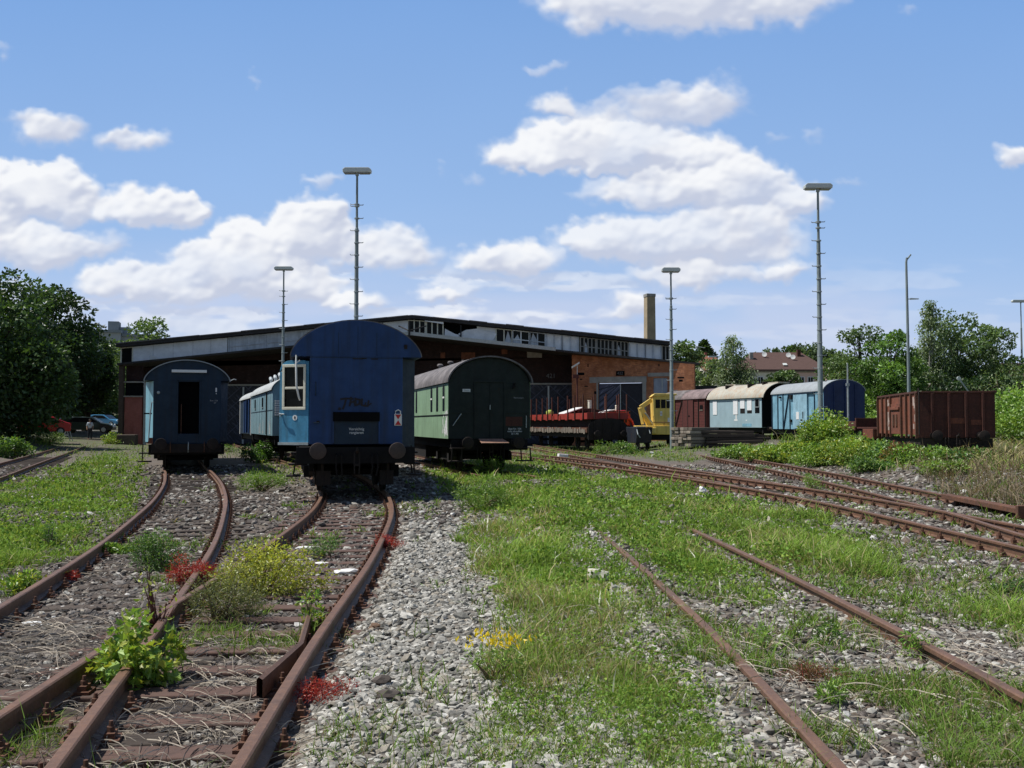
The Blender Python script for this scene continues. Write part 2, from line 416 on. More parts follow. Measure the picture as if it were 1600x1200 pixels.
# ------------------------------------------------------------------ terrain
def ground_h(x, y):
    x = np.asarray(x, float); y = np.asarray(y, float)
    h = -.035+.05*(fbm(x*.35+50, y*.35+50, 4, 11)-.5)
    d3 = np.hypot(x-np.interp(y, TP['T3'][:, 1], TP['T3'][:, 0]), 0)
    h += .06*sstep(2.6, 1.0, d3)*sstep(34, 26, y)
    d1 = x-np.interp(y, TP['T1'][:, 1], TP['T1'][:, 0])
    h += -.022*np.maximum((.35+.65*sstep(10, 7.5, y))*sstep(1.0, .8, np.abs(x-np.interp(y, TP['T2'][:, 1], TP['T2'][:, 0]))), .25*sstep(1.0, .8, np.abs(d1))*sstep(9, 7, y))*sstep(24, 16, y)
    h += .13*sstep(14.6, 17, y)*sstep(2.0, 1.2, d3)*sstep(34, 28, y)
    d2 = x-np.interp(y, TP['T2'][:, 1], TP['T2'][:, 0])
    h += .08*sstep(.90, 1.16, d2)*sstep(2.2, 1.0, x)*sstep(26, 19, y)
    bank = sstep(10.9, 13.5, x-.05*(y-20))*sstep(22, 34, y)
    h += .35*bank
    h += .45*sstep(48, 60, y)*sstep(6.5, 11.5, x-.0*(y))
    lt = np.interp(y, TP['T0'][:, 1], TP['T0'][:, 0])
    h += .45*sstep(1.2, 4.0, lt-x)*sstep(24, 40, y)
    h += .7*sstep(60, 95, y)*sstep(-27, -38, x)
    h += 11*sstep(115, 230, y)*sstep(-10, 30, np.abs(x-5))
    return h

def axis(fine0, fine1, step, far0, far1, g=1.09):
    a = list(np.arange(fine0, fine1, step)); s = step
    while a[-1] < far1: s *= g; a.append(a[-1]+s)
    s = step; b = [fine0]
    while b[-1] > far0: s *= g; b.append(b[-1]-s)
    return np.array(sorted(set(b[1:]+a)))
def make_ground():
    xs = axis(-30, 30, .22, -2500, 2500, 1.07); ys = axis(3, 60, .22, -600, 3500, 1.06)
    X, Y = np.meshgrid(xs, ys); Z = ground_h(X, Y)
    near = sstep(60, 30, Y)
    n = fbm(X*.9, Y*.9, 5, 31); n2 = fbm(X*3.1, Y*3.1, 4, 41)
    c_bal = np.array([.15, .13, .115]); c_grey = np.array([.25, .235, .21]); c_dirt = np.array([.17, .14, .11]); c_gr = np.array([.085, .135, .035])
    w = sstep(-1.3, -.2, X)*sstep(1.6, .6, X)*sstep(26, 18, Y)
    w = np.maximum(w, sstep(2.6, 4.2, X)*sstep(7.5, 5.0, X)*sstep(24, 14, Y))
    w = np.maximum(w, .8*sstep(1.0, 2.2, X)*sstep(4.5, 3.0, X)*sstep(16, 9, Y))
    C = c_bal+(c_grey-c_bal)*w[..., None]
    C = C+(c_dirt-C)*(.5*sstep(.45, .65, n))[..., None]
    G = gmask(X, Y)
    C = C+(c_gr-C)*(np.clip(G*1.15, 0, 1)*sstep(.25, .6, n2+.25*G)*.85)[..., None]
    C = C*(.75+.5*n2)[..., None]
    nx, ny = len(xs), len(ys)
    idx = np.arange(nx*ny).reshape(ny, nx)
    Fc = np.stack([idx[:-1, :-1], idx[:-1, 1:], idx[1:, 1:], idx[1:, :-1]], -1).reshape(-1, 4)
    t = NT('ground_soil'); a = t.n('Attribute', attribute_name='Col').outputs[0]; tc = t.n('TexCoord').outputs['Object']
    v = t.n('TexVoronoi', i_Vector=tc, i_Scale=14.0); n1 = t.noise(tc, 22, 6, .7); n3 = t.noise(tc, 4, 5, .65)
    cc = t.mix(1.0, a, t.ramp(n1, [(.3, .55), (.72, 1.45)]), 'MULTIPLY')
    cc = t.mix(t.n('Math', operation='MULTIPLY', i_0=t.ramp(v.outputs[0], [(.0, 1), (.35, 0)]), i_1=.35).outputs[0], cc, t.mix(1.0, a, v.outputs[1], 'MULTIPLY'))
    m = t.bsdf(cc, .95, bump=n1, bstr=.8, bdist=.04, spec=.15)
    o = npmesh('ground', np.stack([X, Y, Z], -1).reshape(-1, 3), Fc, m, C.reshape(-1, 3), smooth=True)
    return tag(o, kind='structure')

# ------------------------------------------------------------------ vegetation masks (ground polygons, metres)
PG = {
 'centre': wpoly([(652,738),(700,722),(760,712),(830,713),(960,738),(1100,757),(1230,782),(1300,806),(1370,850),(1400,895),(1320,918),(1180,905),(1080,925),(990,960),(900,950),(830,935),(770,950),(716,905),(708,850),(722,800),(690,770)]),
 'centre2': wpoly([(770,950),(900,925),(990,955),(1040,1010),(1110,1120),(1130,1260),(730,1260),(738,1080)]),
 'mid': wpoly([(820,709),(840,692),(930,690),(1020,694),(1080,706),(1120,722),(1060,724),(960,708),(900,722)]),
 'stackfront': wpoly([(985,702),(1050,692),(1190,690),(1200,712),(1120,717),(1040,709)]),
 'left': wpoly([(-260,850),(0,752),(100,725),(190,692),(226,690),(222,720),(214,760),(195,800),(150,845),(80,880),(0,895),(-200,960)]),
 'leftbank': wpoly([(-300,716),(0,706),(60,700),(112,690),(130,684),(60,676),(-300,672)]),
 'bank': wpoly([(1100,692),(1180,700),(1250,722),(1330,738),(1440,750),(1600,752),(1900,760),(1900,690),(1560,682),(1360,680),(1180,681)]),
 'right': wpoly([(1430,925),(1480,905),(1620,950),(1800,1000),(1800,1060),(1600,1010),(1500,985)]),
 'track3': wpoly([(960,830),(1110,838),(1320,925),(1210,990),(1130,965),(1040,890)]),
 'gap': wpoly([(372,742),(400,720),(440,712),(470,735),(440,765),(400,768)]),
 'green_side': wpoly([(655,735),(655,706),(720,704),(700,722)]),
}
WG = {'centre': 1.15, 'centre2': .52, 'mid': 1.1, 'stackfront': .6, 'left': 1.15, 'leftbank': 1.1, 'bank': .9, 'right': .40, 'track3': .27, 'gap': .8, 'green_side': .9}
def gmask(x, y):
    g = np.zeros(np.shape(x))
    wx = x-.12+.5*(fbm(x*1.3, y*1.3, 3, 61)-.5); wy = y+1.4*(fbm(x*1.3+40, y*1.3+9, 3, 71)-.5)*np.clip(y/14, .5, 2.5)
    for k, p in PG.items():
        s = 0
        for ox, oy in ((0, 0), (.45, .5), (-.4, -.7), (.1, -1.1), (-.3, .9), (.7, -.2)):
            f = np.clip(y/13, .35, 2.2); s = s+inpoly((wx+ox*f, wy+oy*f), p)
        g = np.maximum(g, WG[k]*sstep(.38, .95, s/6.))
    far = sstep(48, 70, y)*.55+sstep(16, 30, -x-.25*y)*.4
    g = np.maximum(g, np.clip(far, 0, .6))
    pat = sstep(.38, .56, fbm(x*.9+7, y*.6+3, 5, 81))
    g = np.clip(g*(.30+.70*pat)*(.6+.4*sstep(.34, .5, fbm(x*2.3+17, y*1.7, 4, 85))), 0, 1)
    e = np.abs(np.abs(x-np.interp(y, TP['T3'][:, 1], TP['T3'][:, 0]))-.753); g = g*(1-.85*sstep(.36, .14, e)*(y < 15.5))
    return g

# ------------------------------------------------------------------ gravel
def ico():
    p = (1+5**.5)/2
    v = np.array([(-1,p,0),(1,p,0),(-1,-p,0),(1,-p,0),(0,-1,p),(0,1,p),(0,-1,-p),(0,1,-p),(p,0,-1),(p,0,1),(-p,0,-1),(-p,0,1)], float)
    f = np.array([(0,11,5),(0,5,1),(0,1,7),(0,7,10),(0,10,11),(1,5,9),(5,11,4),(11,10,2),(10,7,6),(7,1,8),(3,9,4),(3,4,2),(3,2,6),(3,6,8),(3,8,9),(4,9,5),(2,4,11),(6,2,10),(8,6,7),(9,8,1)])
    return v/np.linalg.norm(v[0]), f
def rotmats(n, r, flat=False):
    q = r.normal(size=(n, 4)); q /= np.linalg.norm(q, axis=1)[:, None]
    w, x, y, z = q.T
    return np.stack([np.stack([1-2*(y*y+z*z), 2*(x*y-z*w), 2*(x*z+y*w)], -1), np.stack([2*(x*y+z*w), 1-2*(x*x+z*z), 2*(y*z-x*w)], -1), np.stack([2*(x*z-y*w), 2*(y*z+x*w), 1-2*(x*x+y*y)], -1)], 1)
def make_gravel():
    r = np.random.default_rng(5)
    pts = []
    def add(n, x0, x1, y0, y1, s0, s1, keep):
        y = r.uniform(y0, y1, n); x = r.uniform(x0, x1, n)*1.0
        k = keep(x, y) > r.random(n); x, y = x[k], y[k]
        pts.append(np.stack([x, y, np.exp(r.uniform(np.log(s0), np.log(s1), len(x)))], 1))
    def fr(x, y, mrg=1.12): return np.abs(x) < .515*y*mrg+.6
    def dens(x, y):
        w = sstep(.88, 1.1, x-np.interp(y, TP['T2'][:, 1], TP['T2'][:, 0]))*sstep(1.9, .9, x)          # pale walkway
        w3 = np.maximum(w, sstep(1.0, 2.0, x))
        b = .58+.34*w3
        return fr(x, y)*b*(1-.8*np.clip(gmask(x, y)*1.15, 0, 1))
    add(46000, -5, 5, 3.6, 8, .016, .038, dens)
    add(68000, -9, 9, 8, 15, .019, .044, dens)
    add(34000, -14, 14, 15, 26, .035, .07, dens)
    add(22000, -22, 22, 26, 44, .05, .085, lambda x, y: dens(x, y)*.8)
    P = np.concatenate(pts); n = len(P)
    big = r.random(n) < .025; P[big, 2] *= 1.6
    V0, F0 = ico()
    S = P[:, 2, None]*np.stack([r.uniform(.7, 1.3, n), r.uniform(.6, 1.1, n), r.uniform(.3, .65, n)], 1)
    V = V0[None]*(1+.26*r.normal(size=(n, 12, 1)))*S[:, None, :]
    a = r.uniform(0, 6.28, n); ca, sa = np.cos(a), np.sin(a); tl = r.normal(0, .3, n)
    z = V[..., 2]*np.cos(tl)[:, None]+V[..., 0]*np.sin(tl)[:, None]; x = V[..., 0]*np.cos(tl)[:, None]-V[..., 2]*np.sin(tl)[:, None]; y = V[..., 1]
    V = np.stack([x*ca[:, None]-y*sa[:, None], x*sa[:, None]+y*ca[:, None], z], -1)
    gz = ground_h(P[:, 0], P[:, 1])+P[:, 2]*r.uniform(-.05, .4, n)
    # keep stones below the rail heads of the standing rails
    V += np.stack([P[:, 0], P[:, 1], gz], -1)[:, None, :]
    x, y = P[:, 0], P[:, 1]
    w = sstep(-2.6, -1.6, x)*sstep(2.2, 1.0, x)*sstep(20, 16.5, y)
    w = np.maximum(w, (.42+.8*(fbm(x*.7, y*.5, 3, 141)-.5))*sstep(1.2, 2.5, x)*sstep(22, 14, y))
    w = np.maximum(w, .35)
    w = np.where(x < np.interp(y, TP['T2'][:, 1], TP['T2'][:, 0])+.85, .16, w)
    pal_d = np.array([[.125, .108, .097], [.17, .148, .132], [.095, .083, .076], [.235, .215, .195], [.15, .118, .096]])
    pal_l = np.array([[.40, .39, .365], [.29, .285, .265], [.48, .47, .44], [.22, .215, .20], [.36, .33, .285], [.56, .55, .52]])
    cd = pal_d[r.integers(0, 5, n)]; cl = pal_l[r.integers(0, 6, n)]
    lite = r.random(n) < w
    C = np.where(lite[:, None], cl*np.array([.88, .87, .84]), cd)*r.uniform(.7, 1.2, (n, 1))
    wh = (r.random(n) < .012); C[wh] = (.62, .61, .58)
    Fc = (F0[None]+12*np.arange(n)[:, None, None]).reshape(-1, 3)
    o = npmesh('gravel', V.reshape(-1, 3), Fc, M['stone'], np.repeat(C, 12, axis=0))
    return tag(o, 'loose grey and brown track ballast stones scattered over the yard', 'gravel', kind='stuff')

# ------------------------------------------------------------------ blades (grass, dry stems)
def blades(P, H, W, C, r, lean=.35, tipc=1.15, curl=.5):
    """P (n,3) roots, H heights, W widths, C (n,3) colours -> V, F, cols ; 5 verts, 3 tris per blade"""
    n = len(P); a = r.uniform(0, 6.283, n); L = r.normal(0, lean, (n, 2)); dirx, diry = np.cos(a), np.sin(a)
    side = np.stack([dirx, diry, np.zeros(n)], 1)*W[:, None]*.5
    mid = P+np.stack([L[:, 0]*H*.35, L[:, 1]*H*.35, H*.55], 1)
    tip = P+np.stack([L[:, 0]*H*(.8+curl*.4), L[:, 1]*H*(.8+curl*.4), H*(1-.12*np.abs(L).sum(1))], 1)
    V = np.stack([P-side, P+side, mid+side*.8, mid-side*.8, tip], 1)
    b = 5*np.arange(n)[:, None]
    Fc = np.concatenate([b+np.array([[0, 1, 2]]), b+np.array([[0, 2, 3]]), b+np.array([[3, 2, 4]])], 1).reshape(-1, 3)
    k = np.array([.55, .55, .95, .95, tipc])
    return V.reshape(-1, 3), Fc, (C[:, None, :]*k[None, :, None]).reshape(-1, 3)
def cat(parts):
    Vs, Fs, Cs, o = [], [], [], 0
    for v, f, c in parts: Vs.append(v); Fs.append(f+o); Cs.append(c); o += len(v)
    return np.concatenate(Vs), np.concatenate(Fs), np.concatenate(Cs)

def ground_sample(n, r, x0=-220, x1=1820, y0=686, y1=1260):
    """root points spread so that far ground gets fewer, larger blades than near ground"""
    px = r.uniform(x0, x1, n); py = r.uniform(y0, y1, n)
    dx = (px-800)/F; dv = (600-py)/F; dy = math.cos(PITCH)-dv*math.sin(PITCH); dz = math.sin(PITCH)+dv*math.cos(PITCH)
    t = -EYE/dz
    return t*dx, t*dy
def make_grass():
    r = np.random.default_rng(21)
    parts = []
    x, y = ground_sample(1150000, r); 
    k = (y < 80) & (gmask(x, y) > r.random(len(x))*1.05); x, y = x[k], y[k]
    # few blades on the trodden strip and none inside rails of the clear tracks
    n = len(x); P = np.stack([x, y, ground_h(x, y)-.01], 1)
    pn = fbm(x*.55, y*.55, 4, 91); pn2 = fbm(x*1.7+5, y*1.7, 3, 95)
    hb = .055+.11*sstep(.42, .72, pn)+.05*pn2+.07*sstep(25, 55, y)
    hb = np.where(inpoly((x, y), PG['centre2']), hb*.8, hb)
    hb = np.where(inpoly((x, y), PG['leftbank']), hb*2.4, hb)
    hb = np.where(inpoly((x, y), PG['bank']), hb*2.0, hb)
    hb = np.where(inpoly((x, y), PG['left']), hb*.75, hb)
    e = np.abs(np.abs(x-np.interp(y, TP['T3'][:, 1], TP['T3'][:, 0]))-.753)
    hb = hb*.86*(1-.62*sstep(.9, .3, e)*sstep(16.5, 14.5, y))
    H = hb*np.exp(r.normal(0, .4, n))
    W = np.clip(.0011*y, .005, .045)*r.uniform(.6, 1.2, n)
    c1 = np.array([.27, .40, .085]); c2 = np.array([.175, .30, .058]); c3 = np.array([.46, .40, .23]); c4 = np.array([.33, .44, .12])
    u = r.random(n)[:, None]; C = c1*u+c2*(1-u)
    C = np.where((r.random(n) < .18)[:, None], c4, C)
    dry = sstep(.48, .64, fbm(x*.6+70, y*.4+20, 4, 101))*.42+.05
    dry = np.where(inpoly((x, y), PG['centre2']), np.clip(dry+.08, 0, .7), dry)
    dry = np.where(inpoly((x, y), PG['left']), dry*.35, dry)
    rb = inpoly((x, y), PG['bank']) & (x > .47*y-3.2+1.2*pn); dry = np.where(rb, .8, dry)
    dm = r.random(n) < dry
    C = np.where(dm[:, None], c3*r.uniform(.6, 1.25, (n, 1)), C)*np.clip(.45+1.1*pn2, .45, 1.5)[:, None]
    fl = r.random(n) < .012; C = np.where(fl[:, None], np.array([.75, .76, .62]), C); W = np.where(fl, W*1.6, W)
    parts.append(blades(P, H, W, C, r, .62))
    # broad little weed leaves mixed into the grass so that it does not read as a lawn
    x, y = ground_sample(300000, r); k = (y < 60) & (gmask(x, y)*(.35+1.1*fbm(x*.9+3, y*.7, 4, 151)) > r.random(len(x))); x, y = x[k], y[k]; n = len(x)
    hgt = (.03+.16*sstep(.45, .7, fbm(x*1.1, y*.9, 4, 155)))*r.uniform(.2, 1.0, n)+.02
    P = np.stack([x, y, ground_h(x, y)+hgt], 1)
    C = np.array([.165, .285, .06])*r.uniform(.5, 1.5, (n, 1)); yl = r.random(n) < .25; C[yl] = np.array([.30, .40, .09])*r.uniform(.6, 1.3, (yl.sum(), 1))
    v, f, cc = leaves(P, r.normal(0, .6, (n, 3))+np.array([0, 0, .5]), np.clip(.0042*y, .022, .14)*r.uniform(.5, 1.2, n), C, LEAF_QUAD, r, .2)
    parts.append((v, np.concatenate([f[:, [0, 1, 2]], f[:, [0, 2, 3]]]), cc))
    o = npmesh('grass', *cat(parts)[:2], M['grass'], cat(parts)[2])
    tag(o, 'rough green grass and weeds grown over the tracks', 'grass', kind='stuff')
    # small sparse weeds everywhere on the ballast
    parts = []
    x, y = ground_sample(20000, r, y0=700); k = (y < 40) & ((x > 1.2) | (x < -1.5) | (r.random(len(x)) < .12)) & (fbm(x*1.1, y*1.1, 3, 111) > np.where(x < -1, .62, .45))
    x, y = x[k], y[k]; m = 9; x = np.repeat(x, m)+r.normal(0, .05, len(x)*m); y = np.repeat(y, m)+r.normal(0, .05, len(y)*m)
    n = len(x); P = np.stack([x, y, ground_h(x, y)-.01], 1)
    C = np.array([.17, .28, .06])*r.uniform(.6, 1.4, (n, 1)); dr = r.random(n) < .22; C[dr] = np.array([.36, .30, .18])*r.uniform(.6, 1.2, (dr.sum(), 1))
    parts.append(blades(P, .09*np.exp(r.normal(0, .4, n)), np.clip(.0013*y, .006, .03), C, r, .7))
    o = npmesh('weed_cover', *cat(parts)[:2], M['grass'], cat(parts)[2])
    tag(o, 'sparse low weeds sprouting between the ballast stones', 'weeds', kind='stuff')
def make_drystuff():
    r = np.random.default_rng(33); parts = []
    # fallen stems: long thin arcs lying on the ballast
    Z = [((-5.2, -1.4), (3.8, 9.0), 2700), ((-3.0, -1.2), (3.8, 6.5), 500), ((-6.5, -3.2), (9, 14), 500), ((1.2, 3.6), (4.5, 10), 420), ((.9, 2.0), (6, 9.5), 200), ((3.0, 4.4), (5.5, 9), 220)]
    V, Fc, C, o = [], [], [], 0
    for (xa, xb), (ya, yb), n in Z:
        cx = r.uniform(xa, xb, n); cy = r.uniform(ya, yb, n)
        keep = fbm(cx*.9, cy*.9, 3, 121) > .42; cx, cy = cx[keep], cy[keep]
        for a, b in zip(cx, cy):
            L = r.uniform(.10, .55); th = r.uniform(0, 6.28); bend = r.normal(0, .5); lift = r.uniform(.0, .075); w = r.uniform(.0012, .0030)
            s = np.linspace(0, 1, 6); ang = th+bend*s
            xs = a+np.cumsum(np.cos(ang))*L/6; ys = b+np.cumsum(np.sin(ang))*L/6
            zs = ground_h(xs, ys)+.02+lift*np.sin(s*np.pi*r.uniform(.6, 1.0))
            nx, ny = -np.sin(ang)*w, np.cos(ang)*w
            P = np.concatenate([np.stack([xs-nx, ys-ny, zs], 1), np.stack([xs+nx, ys+ny, zs], 1), np.stack([xs, ys, zs+w*2], 1)])
            for i in range(5):
                for u, v in ((0, 6), (6, 12), (12, 0)):
                    Fc.append((o+u+i, o+v+i, o+v+i+1, o+u+i+1))
            V.append(P); o += 18
            c = np.array([.50, .44, .36])*r.uniform(.3, 1.2); C.append(np.repeat(c[None], 18, 0))
    ob = npmesh('dry_stems', np.concatenate(V), np.array(Fc), M['twig'], np.concatenate(C))
    tag(ob, 'tangle of dead pale stems lying over the ballast', 'dry stems', kind='stuff')
    # standing dead brush on the right bank
    n = 16000; px = r.uniform(1385, 1830, n); py = r.uniform(684, 778, n)
    pts = np.array([at(a, b, .3) for a, b in zip(px, py)]); x, y = pts.T
    k = (py < 700+ (px-1385)*.62) & (py > 686) & (x > np.interp(y, TP['T5'][:, 1], TP['T5'][:, 0])+1.6) & (fbm(x*.8, y*.5, 3, 131) > .36); x, y = x[k], y[k]; n = len(x)
    P = np.stack([x, y, ground_h(x, y)-.02], 1)
    C = np.array([.30, .24, .17])*r.uniform(.5, 1.2, (n, 1)); g = r.random(n) < .15; C[g] = np.array([.12, .19, .05])
    v, f, c = blades(P, .34*np.exp(r.normal(0, .4, n)), np.clip(.0009*y, .01, .03), C, r, .8)
    ob = npmesh('dry_brush', v, f, M['grass'], c)
    tag(ob, 'greyish dead brush standing along the right edge of the yard', 'dry brush', kind='stuff')

# ------------------------------------------------------------------ plants
LEAF_MAPLE = np.array([(0,-.1),(.16,.02),(.5,.05),(.34,.24),(.56,.52),(.26,.5),(.2,.62),(0,1.0),(-.2,.62),(-.26,.5),(-.56,.52),(-.34,.24),(-.5,.05),(-.16,.02)])
LEAF_OVAL = np.array([(0,0),(.22,.25),(.26,.5),(.14,.8),(0,1),(-.14,.8),(-.26,.5),(-.22,.25)])
LEAF_THIN = np.array([(0,0),(.10,.35),(.08,.7),(0,1),(-.08,.7),(-.10,.35)])
LEAF_QUAD = np.array([(0,0),(.36,.5),(0,1),(-.36,.5)])
def leaves(P, N, S, C, shape, r, droop=.3):
    """leaf polygons (fans) at points P with outward hints N, sizes S, colours C"""
    n = len(P); m = len(shape)
    d = N+r.normal(0, .55, (n, 3)); d[:, 2] -= droop*0; d /= np.linalg.norm(d, axis=1)[:, None]+1e-9   # growth direction
    u = np.cross(d, r.normal(0, 1, (n, 3))+np.array([0, 0, .0])); u /= np.linalg.norm(u, axis=1)[:, None]+1e-9
    d[:, 2] -= droop; d /= np.linalg.norm(d, axis=1)[:, None]+1e-9
    V = P[:, None, :]+(u[:, None, :]*shape[None, :, 0:1]+d[:, None, :]*shape[None, :, 1:2])*S[:, None, None]
    nn = np.cross(u, d); V += nn[:, None, :]*((np.abs(shape[:, 0])**1*.35-(shape[:, 1]-.5)**2*.25)[None, :, None])*S[:, None, None]
    b = m*np.arange(n)[:, None]
    if m == 4: Fc = (b+np.array([[0, 1, 2, 3]]))
    else:
        tri = []
        for i in range(1, m-1): tri.append((0, i, i+1))
        Fc = np.concatenate([b+np.array([t]) for t in tri], 1).reshape(-1, 3)
    return V.reshape(-1, 3), Fc, np.repeat(C, m, axis=0)

def plant(name, label, cat_, x, y, rx, h, n, leaf, shape, cols, seed, group=None, stems=14, clump=9, droop=.35, stemcol=(.16, .12, .07), z=None, flat=1.0, ry=None, low=.12):
    r = np.random.default_rng(seed); z = float(ground_h(x, y)) if z is None else z
    ry = ry or rx
    root = empty(name, (x, y, z), 0, label, cat_, group)
    # clump centres inside a dome
    a = r.uniform(0, 6.28, clump); q = np.sqrt(r.random(clump)); cz = r.uniform(low, .85, clump)*h*(1-.45*q**2)
    cc = np.stack([np.cos(a)*q*rx*.75, np.sin(a)*q*ry*.75, cz], 1)
    ci = r.integers(0, clump, n); g = r.normal(0, 1, (n, 3)); g /= np.linalg.norm(g, axis=1)[:, None]
    rad = np.array([rx*.42, ry*.42, h*.27*flat])*r.uniform(.35, 1.0, (n, 1))
    P = cc[ci]+g*rad; P[:, 2] = np.abs(P[:, 2])+.02
    N = g*.8+np.array([0, 0, .35])
    pal = np.array(cols); tone = r.uniform(.75, 1.25, clump)[ci]
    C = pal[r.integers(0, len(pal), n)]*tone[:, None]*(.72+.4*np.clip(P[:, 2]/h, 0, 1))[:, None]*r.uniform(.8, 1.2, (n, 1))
    v, f, c = leaves(P, N, leaf*r.uniform(.6, 1.25, n), C, shape, r, droop)
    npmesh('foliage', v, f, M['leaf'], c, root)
    if stems:
        mb = MB()
        for i in range(stems):
            e = cc[r.integers(0, clump)]+r.normal(0, .06, 3)*rx; e[2] = max(e[2]*r.uniform(.8, 1.25), .1*h)
            b = np.array([r.normal(0, .12*rx), r.normal(0, .12*rx), -.02]); m_ = (b+e)/2+np.array([e[0]*.1, e[1]*.1, h*.08])
            w = max(.0035, .0007*y)
            mb.tube([b, m_, e], [w*1.3, w, w*.5], 5)
        o = mb.build('stem', plain('plant_stem', stemcol, .8), root)
    return root

def tree(name, label, x, y, h, rx, base, n, leaf, cols, seed, group=None, nclump=70, trunk_r=.25, lean=0, birch=False, ry=None, top=.5, z=None, sparse=.0, conifer=False):
    """tapered trunk + limbs reaching the leaf clumps; base = height where the crown starts"""
    r = np.random.default_rng(seed); z = float(ground_h(x, y))-.1 if z is None else z
    ry = ry or rx*.9
    root = empty(name, (x, y, z), 0, label, 'tree', group)
    ch = h-base
    nclump = int(nclump*1.35); rx = rx*1.10; ry = ry*1.10
    cz = r.random(nclump); ang = r.uniform(0, 6.28, nclump); q = r.random(nclump)**.45
    if conifer: wprof = (1-cz)*.95+.06
    elif birch: wprof = np.sin(np.pi*np.clip(cz*.86+.12, 0, 1))**.8*(1-.35*cz)
    else: wprof = np.clip(np.sin(np.pi*np.clip(cz*.80+.14, 0, 1)), 0, 1)**.6
    nclump = nclump; lob = 1+.13*np.sin(ang*3+seed)+.10*np.sin(ang*5+1.7*seed+cz*4)
    cc = np.stack([np.cos(ang)*q*wprof*lob*rx*.86+lean*cz, np.sin(ang)*q*wprof*lob*ry*.86, base+ch*(.04+.90*cz)], 1)
    crad = (.29*min(rx, ch*.6))*r.uniform(.65, 1.5, nclump)*(np.clip(1.25-cz, .45, 1))
    n = int(n*1.5); ci = r.choice(nclump, n, p=(crad**2)/np.sum(crad**2)); g = r.normal(0, 1, (n, 3)); g /= np.linalg.norm(g, axis=1)[:, None]
    rr = r.uniform(.25, 1.0, n)**.6
    P = cc[ci]+g*(crad[ci]*rr)[:, None]*np.array([1.15, 1.15, .8])
    drp = .35
    if birch:
        P[:, 2] -= np.abs(r.normal(0, 1, n))*crad[ci]*1.3*(r.random(n) < .6); drp = 1.0
    P[:, 2] = np.maximum(P[:, 2], base*.55)
    N = g+np.array([0, 0, .25])
    pal = np.array(cols); tone = r.uniform(.55, 1.3, nclump)[ci]; mixc = r.random(nclump)[ci][:, None]
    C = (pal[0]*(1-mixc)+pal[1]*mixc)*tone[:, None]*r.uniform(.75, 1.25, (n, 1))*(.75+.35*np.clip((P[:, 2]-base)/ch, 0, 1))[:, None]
    v, f, c = leaves(P, N, 1.12*leaf*r.uniform(.6, 1.3, n), C, LEAF_QUAD, r, drp)
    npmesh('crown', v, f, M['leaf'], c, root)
    mb = MB(); hh = base+ch*.8
    tp = [(0, 0, -.2), (lean*.05+r.normal(0, .1), r.normal(0, .1), base*.6), (lean*.3+r.normal(0, .15), 0, base+ch*.3), (lean*.7, 0, hh)]
    mb.tube(tp, [trunk_r*1.25, trunk_r, trunk_r*.6, trunk_r*.12], 9)
    for i in r.choice(nclump, min(nclump, 22), replace=False):
        e = cc[i]; s = np.array([lean*.2*e[2]/h, 0, max(base*.6, e[2]-ch*.28-.25*abs(e[0]))])
        m_ = s*.5+e*.5+np.array([0, 0, .04*ch])
        mb.tube([s, m_, e], [trunk_r*.32, trunk_r*.2, trunk_r*.06], 5)
    mb.build('trunk', M['bark_w'] if birch else M['bark'], root, smooth=True)
    return root
# ------------------------------------------------------------------ railway tracks
RAIL = [(-.066,0),(.066,0),(.066,.012),(.012,.03),(.011,.10),(.036,.114),(.036,.142),(.026,.15),(-.026,.15),(-.036,.142),(-.036,.114),(-.011,.10),(-.012,.03),(-.066,.012)]
def path_frames(P):
    d = np.gradient(P, axis=0); d /= np.linalg.norm(d, axis=1)[:, None]
    return d, np.stack([d[:, 1], -d[:, 0]], 1)
def rail_mesh(P, off, z0, prof=RAIL):
    d, s = path_frames(P); m = len(prof); n = len(P)
    pr = np.array(prof)
    V = np.zeros((n, m, 3)); V[..., 0] = P[:, None, 0]+s[:, None, 0]*(off+pr[None, :, 0]); V[..., 1] = P[:, None, 1]+s[:, None, 1]*(off+pr[None, :, 0]); V[..., 2] = z0+pr[None, :, 1]
    i = np.arange(n-1)[:, None]*m; k = np.arange(m)[None, :]; k2 = (k+1) % m
    Fc = np.stack([i+k, i+k2, i+m+k2, i+m+k], -1).reshape(-1, 4)
    Fc = np.concatenate([Fc, [[0, m-1, m-2, 1]]])   # small closing strip at the start
    return V.reshape(-1, 3), Fc
def make_sleeper_mesh():
    mb = MB(); r = random.Random(3)
    mb.hexa([(-1.25,-.13,-.15),(1.25,-.12,-.15),(1.25,.12,-.15),(-1.25,.13,-.15),(-1.24,-.12,-.002),(1.24,-.11,.0),(1.24,.11,-.004),(-1.24,.12,0)])
    return mb
